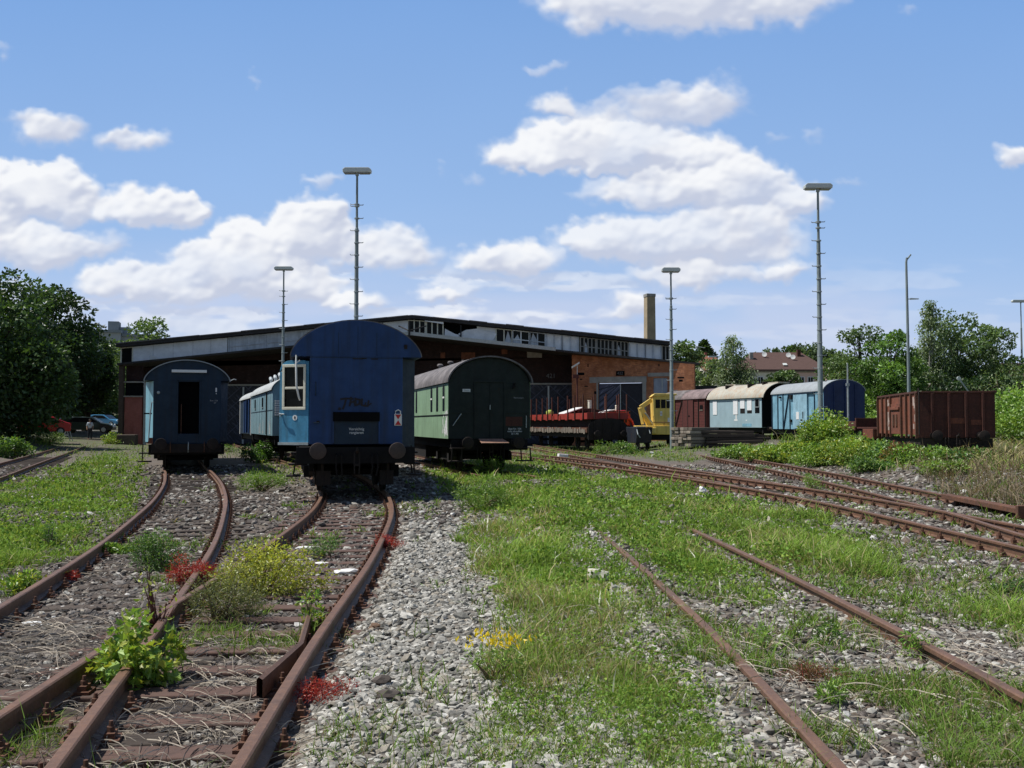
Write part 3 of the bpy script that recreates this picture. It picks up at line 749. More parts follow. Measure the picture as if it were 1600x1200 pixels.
def track(key, label, z0, sl_mat, i0, i1, plates=True, spacing=.64, group='railway tracks in the yard', chair_big=False):
    P = TP[key]; c = P[0]
    root = empty('railway_track', (float(c[0]), float(c[1]), z0), 0, label, 'railway track', None)
    for off in (-.753, .753):
        v, f = rail_mesh(P, off, 0.0); v = v-np.array([c[0], c[1], 0])
        npmesh('rail', v, f, M['rail'], None, root)
    d, s = path_frames(P); step = spacing/.5; k = 0; t = i0/.5
    sl = make_sleeper_mesh().build('sleeper', sl_mat, root, bevel=.012)
    pl = []
    if plates:
        mb = MB(); mb.box(-.16, .16, -.075, .075, .0, .018)
        for sx in (-1, 1):
            mb.box(sx*.105-.028, sx*.105+.028, -.05, .05, .018, .05 if not chair_big else .07)
            mb.lathe((sx*.105, 0, .05 if not chair_big else .07), (0, 0, 1), [(.024, 0), (.024, .028), (.015, .03), (.012, .06)], 6)
        p0 = mb.build('tie_plate', M['rust'], sl, (-.753, 0, .0)); copy_part(p0, sl, (.753, 0, 0))
    first = True; cnt = 0
    while t < min(len(P)-1, i1/.5) and cnt < 99:
        i = int(t); u = t-i; p = P[i]*(1-u)+P[min(i+1, len(P)-1)]*u
        ang = math.atan2(d[i][1], d[i][0])-math.pi/2
        loc = (p[0]-c[0], p[1]-c[1], random.uniform(-.012, 0)-.002); rot = (0, 0, ang+random.gauss(0, .012))
        if first: sl.location = loc; sl.rotation_euler = rot; first = False
        else: copy_part(sl, root, loc, rot)
        t += step; cnt += 1
    return root
def make_tracks():
    track('T0', 'rusty track at the far left edge running towards the parked cars', .0, M['sleeper'], 0, 40, False)
    track('T1', 'curved track leading to the blue coach with the open end door', -.004, M['sleeper'], 0, 33, True)
    t2 = track('T2', 'curved track crossing the neighbouring one in front of the nearest blue coach', 0.0, M['steel_sl'], 0, 22, True, .62)
    # check rail with flared ends beside the outer rail
    P = TP['T2']; sel = [p for p in P if 6.3 < p[1] < 8.7]; sel = np.array(sel); n = len(sel)
    d, s = path_frames(sel); fl = np.array([.10*max(0, 1-i/2.0)+.10*max(0, 1-(n-1-i)/2.0) for i in range(n)])
    V, Fc = rail_mesh(sel-s*fl[:, None], .753-.10, .012, [(-.05,0),(.02,0),(.02,.12),(-.006,.135),(-.02,.12),(-.02,.02),(-.05,.01)])
    V = V-np.array([P[0][0], P[0][1], 0]); npmesh('check_rail', V, Fc, M['rail'], None, t2)
    track('T3', 'half buried straight track running through the grass in the right foreground', -.01, M['sleeper'], 0, 14, False)
    track('T4', 'rusty track with bolted chairs curving behind the green coach', .0, M['sleeper'], 0, 46, True, .62, chair_big=True)
    track('T5', 'rightmost track running along the dry brush and bushes', -.006, M['sleeper'], 0, 46, True, .62, chair_big=True)
    track('T6', 'branch track leaving the curved right track towards the flat wagons', -.011, M['sleeper'], 2, 28, True, .62, chair_big=True)

# ------------------------------------------------------------------ rolling stock
def arc(hw, ez, tz, n=24, e=.60):
    return [(hw*math.cos(math.pi*i/n), ez+(tz-ez)*(max(0, 1-math.cos(math.pi*i/n)**2))**e) for i in range(n+1)]   # right -> left over the top
def roof_sheet(hw, ez, tz, th, y0, y1, e=.6, n=24):
    o = arc(hw, ez, tz, n, e); i_ = arc(hw-th, ez, tz-th, n, e)
    mb = MB(); m = len(o)
    V = []
    for y in (y0, y1):
        for x, z in o: mb.v.append((x, y, z))
        for x, z in i_: mb.v.append((x, y, z))
    b = 2*m
    for k in range(m-1):
        mb.f += [(k, k+1, b+k+1, b+k), (m+k+1, m+k, b+m+k, b+m+k+1), (k+1, k, m+k, m+k+1), (b+k, b+k+1, b+m+k+1, b+m+k)]
    mb.f += [(0, b, b+m, m), (m-1, 2*m-1, b+2*m-1, b+m-1)]
    return mb
def buffers(root, y=-.02, z=1.05, r=.185, sep=1.75, mat=None):
    out = []
    for sx in (-1, 1):
        mb = MB()
        mb.lathe((sx*sep/2, y, z), (0, -1, 0), [(.15, 0), (.15, .04), (.095, .05), (.09, .32), (.06, .34), (.06, .56), (r*.95, .57), (r, .585), (r*.97, .605), (r*.6, .62), (0.001, .628)], 24)
        out.append(mb.build('buffer', mat or M['buffer'], root, smooth=True))
    return out
def coupling(root, y=-.02, z=1.03):
    mb = MB(); mb.tube([(0, y+.2, z), (0, y-.22, z), (0, y-.3, z+.05), (0, y-.31, z+.11)], [.04, .04, .035, .02], 8)
    for sx in (-1, 1):
        mb.tube([(sx*.05, y-.2, z), (sx*.06, y-.24, z-.3), (sx*.05, y-.2, z-.5)], .018, 6)
    mb.box(-.07, .07, y-.24, y-.16, z-.32, z-.27)
    mb.build('coupling_hook', M['rust_dk'], root, smooth=True)
    for sx in (-.45, -.33, .35, .47):
        mb = MB(); mb.tube([(sx, y, z-.05), (sx, y-.12, z-.1), (sx*1.02, y-.13, z-.35), (sx*.96, y-.05, z-.55)], .022, 6)
        mb.build('brake_hose', M['under'], root, smooth=True)
def wheelset(root, y):
    mb = MB()
    for sx in (-1, 1):
        mb.lathe((sx*.72, y, .46), (sx, 0, 0), [(.46, -.02), (.5, 0), (.46, .03), (.45, .11), (.40, .11), (.38, .07), (.16, .06), (.16, .13), (.08, .14)], 24)
    mb.tube([(-.8, y, .46), (.8, y, .46)], .08, 8)
    return mb.build('wheelset', M['under'], root, smooth=True)
def bogie(root, y):
    mb = MB()
    for sx in (-1, 1):
        mb.prismx([(y-1.6, .5), (y-1.2, .35), (y+1.2, .35), (y+1.6, .5), (y+1.6, .68), (y+.5, .78), (y-.5, .78), (y-1.6, .68)], sx*.98-.05, sx*.98+.05)
        for yy in (y-1.1, y+1.1): mb.box(sx*1.06-.09, sx*1.06+.09, yy-.15, yy+.15, .34, .62)
    mb.box(-.95, .95, y-.25, y+.25, .6, .9)
    mb.build('bogie_frame', M['under'], root)
    wheelset(root, y-1.1); wheelset(root, y+1.1)
def underframe(root, L, floor, hw, y0=0.0, mat=None, truss=True):
    mb = MB(); mb.box(-hw*.88, hw*.88, y0+.12, L-.12, floor-.30, floor-.012)
    mb.box(-hw*.93, hw*.93, y0, y0+.12, floor-.38, floor-.01)
    mb.box(-hw*.93, hw*.93, L-.12, L, floor-.38, floor-.01)
    if truss:
        mb.box(-hw*.8, hw*.8, L*.36, L*.52, floor-.8, floor-.3); mb.box(-hw*.8, -.2, L*.56, L*.66, floor-.72, floor-.3)
    mb.build('underframe', mat or M['under'], root)
def step_set(root, x, y, z_top, n=3, w=.5, dz=.28, out=0.0):
    sg = 1 if x > 0 else -1
    mb = MB()
    for k in range(n):
        z = z_top-k*dz
        mb.box(x-.16+sg*k*.05, x+.16+sg*k*.05, y-w/2, y+w/2, z-.035, z)
    for yy in (y-w/2-.014, y+w/2+.014):
        mb.beam((x, yy, z_top+.15), (x+sg*.1, yy, z_top-(n-1)*dz-.03), .03, .06, (0, 1, 0))
    mb.build('footstep', M['rust_dk'], root)

def coach_near_blue():
    t = empty('railway_coach', (-3.55, 22.75, .15), R(12.5), 'nearest coach, plain navy blue end with graffiti and open side door', 'railway coach')
    L = 18.6; hw = 1.44; vb = 1.05; ez = 3.165; tz = 4.0; fl = 1.17
    A = arc(1.48, ez, tz, 28)
    mb = MB(); mb.prism([(x, z) for x, z in A], -.006, L)
    mb.box(-vb, vb, 0, 1.2, fl, ez+.02); mb.box(-hw, hw, 1.2, L, fl-.05, ez+.015)
    mb.build('body', M['blue'], t, bevel=.008)
    roof_sheet(1.50, ez+.012, tz+.02, .03, .0, L, .6, 28).build('roof', M['roof_dk'], t, smooth=True)
    # weld seams and rivet lines of the end sheet
    mb = MB()
    for x in (-.42, .02, .45): mb.box(x-.004, x+.004, -.012, -.0063, ez+.02, 3.86 if abs(x) < .1 else 3.72)
    mb.box(-vb, vb, -.008, 0, ez-.028, ez-.016)
    mb.build('seam', M['blue2'], t)
    mb = MB()
    mb.box(-.52, .51, -.014, -.0065, fl+.012, 1.885)
    mb.build('gangway_plate', M['blue2'], t)
    mb = MB(); mb.box(-.53, .52, -.075, -.015, 1.69, 1.90)
    mb.build('gangway_header', M['black'], t)
    mb = MB()
    for s in (-1, 1): mb.box(-.005+s*.522-.02, -.005+s*.522+.02, -.05, -.0145, fl+.02, 1.685)
    mb.build('gangway_jamb', M['blue'], t, bevel=.006)
    text('warning_text', 'Vorsichtig\nrangieren', t, (0, -.0165, 1.47), .085, M['label_w'])
    # graffiti strokes  (dark spray letters)
    mb = MB()
    def st(pts, w=.022):
        for (x0, z0), (x1, z1) in zip(pts, pts[1:]):
            d = np.array([x1-x0, z1-z0]); l = np.linalg.norm(d)+1e-6; nn = np.array([-d[1], d[0]])/l*w; e = d/l*w*.5
            mb.quad((x0-e[0]+nn[0], GY[0], z0-e[1]+nn[1]), (x0-e[0]-nn[0], GY[0], z0-e[1]-nn[1]), (x1+e[0]-nn[0], GY[0], z1+e[1]-nn[1]), (x1+e[0]+nn[0], GY[0], z1+e[1]+nn[1])); GY[0] -= .0004
    GY = [-.010]
    st([(-.40, 1.98), (-.37, 1.97)], .03); st([(-.36, 2.19), (-.25, 2.21), (-.08, 2.20)]); st([(-.24, 2.20), (-.27, 2.07), (-.31, 1.97)])
    st([(-.13, 2.24), (-.14, 2.12), (-.16, 2.04)]); st([(-.16, 2.10), (-.06, 2.15), (-.03, 2.04)]); st([(-.03, 2.22), (-.02, 2.06)]); st([(-.02, 2.20), (.07, 2.18), (.06, 2.09), (.0, 2.06)])
    st([(.12, 2.20), (.11, 2.06), (.21, 2.04)]); st([(.21, 2.12), (.18, 2.05), (.25, 2.04), (.33, 2.10)], .014); st([(.27, 2.16), (.25, 2.03)])
    mb.build('graffiti', M['graffiti'], t)
    # dirt patches near the top edge of the sheet: small rust scrapes
    mb = MB()
    for x, z, w in ((-.10, 3.12, .24), (.12, 3.13, .10), (.32, 3.12, .16)): mb.box(x, x+w, -.0105, -.0082, z-.012, z+.008)
    mb.build('scrape', M['rust_dk'], t)
    # side entrance door, swung out on the left
    a = Vector((-1.06, .10, 0)); b = Vector((-1.71, .53, 0)); d = (b-a).normalized(); nrm = Vector((d.y, -d.x, 0)); ln = (b-a).length
    if nrm.y > 0: nrm = -nrm
    ang = math.atan2(d.y, d.x)
    dr = MB(); W = ln; z0, z1 = 1.18, 3.08
    pf = [(0, z0), (W, z0), (W, z1-.28)]+[(W-.28+.28*math.cos(R(q)), z1-.28+.28*math.sin(R(q))) for q in range(15, 91, 15)]+[(0, z1)]
    # window opening: build the leaf from four pieces
    u0, u1, v0, v1 = .10, .67, 1.98, 2.96
    dr.box(0, W, -.025, .025, z0, v0); dr.box(0, u0, -.025, .025, v0, z1-.02); dr.box(u1, W, -.025, .025, v0, z1-.26)
    dr.prism([(u0, v1), (u1, v1), (W, z1-.26)]+[(W-.26+.26*math.cos(R(q)), z1-.26+.26*math.sin(R(q))) for q in range(15, 91, 15)]+[(u0, z1)], -.025, .025)
    door = dr.build('entrance_door', M['blue_door'], t, bevel=.006)
    door.matrix_local = Matrix(((d.x, -nrm.x, 0, a.x), (d.y, -nrm.y, 0, a.y), (0, 0, 1, 0), (0, 0, 0, 1)))
    wf = MB(); e = .045
    def ring(ua, ub, va, vb, w, y0, y1):
        wf.box(ua, ub, y0, y1, va, va+w); wf.box(ua, ub, y0, y1, vb-w, vb); wf.box(ua, ua+w, y0, y1, va+w, vb-w); wf.box(ub-w, ub, y0, y1, va+w, vb-w)
    ring(u0-.03, u1+.03, v0-.03, v1+.03, .065, -.05, -.0255); wf.box(u0+.035, u1-.035, -.045, -.026, 2.42, 2.475)
    wf.build('window_frame', M['cream'], door, bevel=.018)
    g = MB(); g.box(u0, u1, -.008, .0, v0, v1); g.build('window_glass', M['glass'], door)
    g = MB(); g.lathe((.36, -.026, 1.77), (0, -1, 0), [(.062, 0), (.062, .006)], 24); pl = g.build('round_sign', M['white'], door)
    g = MB(); g.prism([(.345, 1.74), (.372, 1.74), (.377, 1.79), (.36, 1.81), (.335, 1.79)], -.036, -.0325); g.build('pictogram', M['graffiti'], pl)
    g = MB(); g.tube([(.74, -.026, 1.86), (.74, -.09, 1.86), (.60, -.095, 1.85)], .014, 8); g.tube([(.70, -.026, 1.86), (.74, -.06, 1.80)], .012, 6); g.build('door_handle', M['steel'], door, smooth=True)
    g = MB(); g.box(-.01, W+.01, -.06, -.026, z0-.03, z0+.03); g.build('kick_plate', M['steel'], door)
    # open doorway and recess walls
    g = MB(); g.box(-1.40, -1.06, 1.06, 1.19, fl+.05, ez-.01); g.box(1.06, 1.40, 1.06, 1.19, fl+.05, ez-.01); g.build('recess_wall', M['under'], t)
    g = MB(); g.hexa([(1.056, .18, 1.10), (1.40, .62, 1.05), (1.40, .66, 1.05), (1.056, .22, 1.10), (1.056, .18, 3.14), (1.40, .62, 3.14), (1.40, .66, 3.14), (1.056, .22, 3.14)]); g.build('entrance_door', M['blue2'], t)
    # grab pole bent in front of the open door
    g = MB(); g.tube([(-1.36, -.05, 3.18), (-1.36, -.10, 2.95), (-1.35, -.11, 2.5), (-1.30, -.10, 2.25), (-1.27, -.06, 2.16)], [.015, .022, .022, .022, .016], 8); g.tube([(-1.36, -.1, 3.0), (-1.28, -.05, 3.06)], .015, 6)
    g.build('grab_rail', M['white'], t, smooth=True)
    # tail disc
    g = MB(); g.box(.86, 1.03, -.03, -.012, 1.59, 1.86); b_ = g.build('tail_sign', M['white'], t, bevel=.008)
    g = MB(); g.prism([(.875, 1.845), (1.015, 1.845), (.945, 1.735)], -.036, -.0305); g.prism([(.875, 1.605), (.945, 1.715), (1.015, 1.605)], -.036, -.0305); g.build('warning_triangle', M['tail_red'], b_)
    g = MB(); g.tube([(.885, -.03, 1.86), (.885, -.03, 1.92), (.945, -.03, 1.955), (1.0, -.03, 1.92), (1.0, -.03, 1.86)], .014, 6); g.build('sign_bracket', M['white'], b_)
    # small fittings
    g = MB()
    g.tube([(-.92, -.012, 2.58), (-.92, -.06, 2.56), (-.92, -.06, 2.30), (-.92, -.012, 2.28)], .012, 6); g.tube([(-.95, -.012, 1.66), (-.95, -.07, 1.66), (-.85, -.07, 1.66), (-.85, -.012, 1.66)], .012, 6)
    g.build('hand_hold', M['blue2'], t)
    g = MB(); g.box(-.9, -.83, -.05, -.012, 1.65, 1.70); g.box(1.08, 1.15, -.04, -.008, 3.36, 3.46); g.build('lamp_bracket', M['rust_dk'], t)
    underframe(t, L, fl-.06, hw, 0.0); buffers(t, 0, 1.03); coupling(t, 0, 1.0)
    bogie(t, 3.0); bogie(t, L-3.0)
    step_set(t, -1.30, .55, .98, 3, .55, .26); step_set(t, 1.28, .55, .98, 3, .55, .26)
    g = MB()
    for sx in (-1, 1): g.box(sx*.72-.16, sx*.72+.16, .3, .36, .22, .55); g.box(sx*.75-.03, sx*.75+.03, .28, .3, .25, .8)
    build_split(g, 'rail_guard', M['rust_dk'], t)

def coach_left_blue():
    t = empty('railway_coach', (-11.74, 36.0, .15), R(18.5), 'dark blue coach with an open black end doorway and a white bar above it', 'railway coach')
    L = 18; hw = 1.40; ez = 3.20; tz = 3.96; fl = .92; vb = 1.16
    mb = MB()
    mb.box(-vb, -.31, 0, 1.1, fl, ez+.01); mb.box(.41, vb, 0, 1.1, fl, ez+.01); mb.box(-.31, .41, 0, 1.1, 3.16, ez+.011); mb.box(-.31, .41, 0, 1.1, fl, 1.28)
    mb.box(-hw, hw, 1.1, L, fl, ez+.012); mb.prism(arc(1.455, ez, tz-.02, 24), .004, L)
    mb.build('body', M['blue2'], t, bevel=.008)
    roof_sheet(1.50, ez-.02, tz, .035, -.10, L, .6).build('roof', M['roof_gr'], t, smooth=True)
    g = MB(); g.box(-.30, .40, .6, .62, 1.27, 3.15); g.build('vestibule_wall', M['black'], t)
    g = MB(); g.box(-.36, -.315, -.03, -.001, 1.2, 3.2); g.box(.415, .46, -.03, -.001, 1.2, 3.2); g.box(-.36, .46, -.03, -.001, 3.205, 3.26); g.build('door_frame', M['blue2'], t, bevel=.005)
    g = MB(); g.box(-.22, -.19, .1, .5, 1.285, 2.35); g.build('loose_board', M['rust'], t)
    g = MB(); g.box(-.55, .66, -.09, -.012, 3.49, 3.59); g.build('white_bar', M['white'], t, bevel=.01)
    # angled entrance doors in the cut-away corners
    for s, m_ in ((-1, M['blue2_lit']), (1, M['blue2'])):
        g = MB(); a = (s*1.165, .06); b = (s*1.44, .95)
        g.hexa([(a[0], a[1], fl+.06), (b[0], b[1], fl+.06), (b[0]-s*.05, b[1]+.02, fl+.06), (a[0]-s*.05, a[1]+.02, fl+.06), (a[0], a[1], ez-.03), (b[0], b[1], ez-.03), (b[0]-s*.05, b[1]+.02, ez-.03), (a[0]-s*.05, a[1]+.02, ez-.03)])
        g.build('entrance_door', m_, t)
    g = MB(); g.tube([(-1.15, -.05, 2.42), (-1.21, -.12, 2.40), (-1.25, -.12, 2.0), (-1.30, -.12, 1.02)], .022, 8); g.build('grab_rail', M['steel'], t, smooth=True)
    g = MB(); g.box(-1.47, -1.20, -.02, .0, 1.98, 2.03); g.build('door_strap', M['under'], t)
    g = MB(); g.lathe((-.99, -.002, 2.76), (0, -1, 0), [(.055, 0), (.055, .03), (.03, .05)], 14); g.build('marker_lamp', M['steel'], t)
    g = MB(); g.box(.97, 1.02, -.012, -.002, 2.80, 2.95); g.box(.985, 1.01, -.012, -.002, 2.72, 2.76); g.build('white_mark', M['label_w'], t)
    text('stencil_text', 'Rev 104\n   27', t, (.92, -.004, 2.44), .085, M['label_dim'])
    g = MB(); g.box(-1.2, 1.2, -.10, .0, .60, .915); g.build('buffer_beam', M['rust_dk'], t, bevel=.01)
    for x in (-.56, .05, .60): 
        g = MB(); g.tube([(x, -.11, .98), (x, -.2, .93), (x, -.2, .72), (x, -.12, .62)], .02, 6); g.build('brake_hose', M['steel'] if x == .05 else M['rust'], t, smooth=True)
    buffers(t, -.1, .93, .2, 1.75, M['rust_dk']); underframe(t, L, fl-.01, hw); bogie(t, 2.8); bogie(t, L-2.8)
    g = MB(); g.box(-1.62, -1.1, .2, .8, .56, .6); g.box(-1.66, -1.2, .25, .75, .26, .3); g.beam((-1.5, .5, .9), (-1.52, .5, .25), .04, .04); g.build('footstep', M['rust_dk'], t)
    g = MB(); g.box(-1.32, -1.16, -.09, -.01, .93, 1.14); g.build('rust_patch', M['rust_red'], t)
    mb = MB(); mb.tube([(1.50, .1, 3.22), (1.62, .1, 3.28), (1.70, .1, 3.26)], .02, 6); mb.build('lamp_iron', M['steel'], t)

def van_pale():
    t = empty('baggage_van', (-9.1, 43.8, .15), R(19.0), 'long pale teal van with grey roof coupled behind the nearest blue coach', 'railway van')
    L = 11.9; hw = 1.40; ez = 3.18; tz = 3.86; fl = 1.12
    mb = MB(); mb.box(-hw, hw, 0, L, fl, ez); mb.prism(arc(hw-.01, ez-.01, tz-.03), .01, L-.01); mb.build('body', M['pale'], t, bevel=.006)
    roof_sheet(hw+.08, ez-.06, tz, .03, -.12, L+.06).build('roof', M['roof_pale'], t, smooth=True)
    # vertical seams, door and small windows on the lit side
    g = MB()
    for y in (.9, 2.2, 3.9, 5.3, 6.6, 8.0, 9.3, 10.6): g.box(-hw-.006, -hw-.001, y-.012, y+.012, fl+.02, ez-.05)
    g.box(-hw-.007, -hw-.001, .02, L-.02, 2.22, 2.26); g.build('panel_seam', M['blue2'], t)
    g = MB(); g.box(-hw-.03, -hw-.008, 2.5, 2.95, fl+.04, ez-.10); g.build('door_gap', M['black'], t)
    for y in (4.5, 8.9):
        g = MB(); g.box(-hw-.02, -hw-.008, y, y+.55, 2.45, 2.90); w = g.build('window', M['glass'], t)
        g = MB(); g.box(-hw-.04, -hw-.008, y-.06, y+.61, 2.40, 2.445); g.build('sill', M['steel'], w)
    g = MB()
    r = random.Random(4)
    for k in range(26):
        y = r.choice([1.2, 4.6, 6.3, 9.0])+r.uniform(-.35, .35); g.box(-hw-.0095-.0003*k, -hw-.008, y, y+r.uniform(.02, .08), fl+.06, fl+r.uniform(.15, .75))
    g.build('white_paint_drip', M['graf_w'], t)
    g = MB()
    for y in (1.0, 3.2, 5.4, 7.6): g.tube([(-.75, y, 3.6), (-.75, y, 3.86), (-.75, y+.3, 3.98)], .09, 8)
    g.build('roof_vent', M['gutter'], t, smooth=True)
    # white louvred vent on the end
    g = MB(); n = 7
    for k in range(n): g.box(-1.3, -.9, -.10, -.03, 2.0+k*.10, 2.075+k*.10)
    g.build('louvre', M['white'], t)
    underframe(t, L, fl-.01, hw); buffers(t, 0, 1.03); wheelset(t, 2.2); wheelset(t, 9.6); step_set(t, -1.35, 2.7, .85, 2, .7)

def van_open():
    t = empty('covered_van', (-13.25, 56.2, .15), R(19.6), 'white edged van standing with its blue side door open beyond the pale teal van', 'railway van')
    L = 8; hw = 1.40; ez = 3.15; tz = 3.75; fl = 1.12
    mb = MB()
    mb.box(-hw, hw, 0, L, fl-.06, fl); mb.box(hw-.06, hw, 0, L, fl, ez); mb.box(-hw+.06, hw-.06, 0, .06, fl, ez); mb.box(-hw+.06, hw-.06, L-.06, L, fl, ez)
    mb.box(-hw, -hw+.06, 0, 1.2, fl, ez); mb.box(-hw, -hw+.06, 5.4, L, fl, ez); mb.build('body', M['blue2'], t)
    roof_sheet(hw+.08, ez-.05, tz, .03, -.1, L+.1).build('roof', M['roof_pale'], t, smooth=True)
    for y in (1.6, 3.4, 4.6):
        g = MB(); g.box(-hw-.03, -hw+.02, y, y+.5, fl, ez-.1); g.build('side_door', M['blue'], t)
    g = MB(); g.box(-hw-.05, -hw-.002, -.02, .12, fl-.1, ez); g.box(-hw-.05, -hw-.002, L-.3, L-.1, fl-.1, ez); build_split(g, 'corner_post', M['white'], t)
    underframe(t, L, fl-.07, hw, truss=False); wheelset(t, 1.8); wheelset(t, 6.2)

def coach_green():
    t = empty('railway_coach', (-.76, 34.0, .15), R(14.4), 'pale green coach with shaded arched end, rusty gangway flap and white stencils', 'railway coach')
    L = 17.5; hw = 1.44; ez = 3.06; tz = 3.96; fl = 1.13
    mb = MB(); mb.box(-hw+.012, hw-.012, 0, L, fl, ez-.02); mb.prism(arc(1.40, ez-.04, tz-.07, 24, .55), .006, L); mb.build('end_wall', M['green_shaded'], t, bevel=.006)
    g = MB(); g.box(-hw, -hw+.0115, .02, L, fl+.003, ez+.02); side = g.build('side_wall', M['green'], t)
    g = MB(); g.box(hw-.0115, hw, .02, L, fl+.003, ez+.02); g.build('side_wall', M['green'], t)
    roof_sheet(hw+.06, ez-.02, tz, .05, -.17, L+.1, .55).build('roof', M['roof_dk'], t, smooth=True)
    for k, y in enumerate((.66, 1.92, 3.12, 6.7, 7.9, 9.1, 10.3, 11.5, 12.7, 13.9)):
        g = MB()
        z0, z1 = 2.08, 2.98; x = -hw
        pr = [(y+.03, z0), (y+.37, z0), (y+.40, z0+.04), (y+.40, z1-.10), (y+.33, z1), (y+.07, z1), (y, z1-.10), (y, z0+.04)]
        g.prismx(pr, x-.006, x-.001); w = g.build('window', M['glass'], t)
        if k in (0, 2):
            g = MB(); g.box(x-.014, x-.0065, y+.02, y+.38, 2.52, 2.58); g.build('sash_bar', M['white'], w)
    g = MB(); g.box(-hw-.02, -hw-.001, .02, L, 1.93, 1.965); g.build('waist_rail', M['green_shaded'], t)
    g = MB(); r = random.Random(9)
    for k in range(46):
        y = .06+abs(r.gauss(0, .35)); z = fl+.05+r.random()*.75; g.quad((-hw-.003-.0002*k, y, z), (-hw-.003-.0002*k, y+r.uniform(.04, .14), z+r.uniform(-.02, .05)), (-hw-.003-.0002*k, y+r.uniform(.06, .2), z+.16), (-hw-.003-.0002*k, y+.01, z+r.uniform(.12, .25)))
    g.build('graffiti', M['graf_w'], t)
    for y, x, s in ((3.9, -.62, .55), (2.1, -.5, .3), (6.2, -.6, .6), (.9, -.25, .22)):
        z = 3.05+(.9)*max(0, 1-(x/1.5)**2)**.55
        g = MB(); g.lathe((x, y, z-.08), (0, 0, 1), [(.10*s, 0), (.10*s, .25*s), (.20*s, .27*s), (.20*s, .36*s), (.12*s, .42*s)], 14); g.build('roof_vent', M['gutter'] if s == 1 else M['roof_dk'], t, smooth=True)
    # end: centre double door, frame mouldings
    g = MB(); g.box(-.55, -.50, -.035, -.001, fl, 3.05); g.box(.50, .55, -.035, -.001, fl, 3.05); g.box(-.55, .55, -.035, -.001, 3.055, 3.11); g.box(.005, .02, -.02, -.001, fl, 3.05)
    g.box(-1.40, -.56, -.018, -.001, 2.0, 2.04); g.box(.56, 1.40, -.018, -.001, 2.0, 2.04); g.build('door_frame', M['green_shaded'], t)
    g = MB(); g.box(-.95, -.68, -.02, -.003, 2.72, 2.82); pl = g.build('enamel_plate', M['label_w'], t)
    text('stencil_text', 'Dienst', pl, (-.815, -.023, 2.77), .07, M['label_dim'])
    text('stencil_text', 'Best Nr. 104\nnicht abstoßen\n30 1.98', t, (.88, -.004, 1.38), .088, M['label_w'])
    text('stencil_text', 'Rbd Stuttgart', t, (1.02, -.004, 2.53), .065, M['label_dim'])
    g = MB(); g.box(-.015, .015, -.06, -.022, 2.12, 2.28); g.build('door_handle', M['steel'], t)
    g = MB(); g.tube([(-1.28, -.03, 1.58), (-1.2, -.05, 1.70), (-1.0, -.05, 1.98)], .018, 6); g.tube([(1.28, -.03, 1.5), (1.28, -.05, 1.92)], .018, 6); g.build('grab_rail', M['steel'], t)
    g = MB(); g.box(.55, 1.15, -.012, -.003, 1.56, 1.88); g.build('red_panel', M['rust_wall'], t)
    g = MB(); g.hexa([(-.44, -.72, .98), (.50, -.72, .98), (.44, -.05, 1.10), (-.40, -.05, 1.10), (-.44, -.72, 1.01), (.50, -.72, 1.01), (.44, -.05, 1.13), (-.40, -.05, 1.13)]); g.build('gangway_flap', plain('rusty_tan_plate', (.36, .21, .15), .8, var=.2), t)
    g = MB(); g.tube([(.85, -.06, 3.02), (.85, -.1, 2.92), (.78, -.1, 2.86)], .05, 8); g.build('end_lamp', M['under'], t)
    underframe(t, L, fl-.01, hw); buffers(t, 0, 1.0, .2, 1.75, M['rust_dk']); coupling(t, 0, .98); bogie(t, 2.7); bogie(t, L-2.7)
    g = MB()
    for s in (-1, 1):
        g.box(s*1.15-.22, s*1.15+.22, -.3, .1, .80, .83); g.box(s*1.2-.25, s*1.2+.25, -.3, .1, .36, .40); g.beam((s*1.02, -.28, .8), (s*1.05, -.28, .38), .03, .04); g.beam((s*1.35, -.28, .8), (s*1.38, -.28, .38), .03, .04)
    g.build('footstep', M['rust_dk'], t)

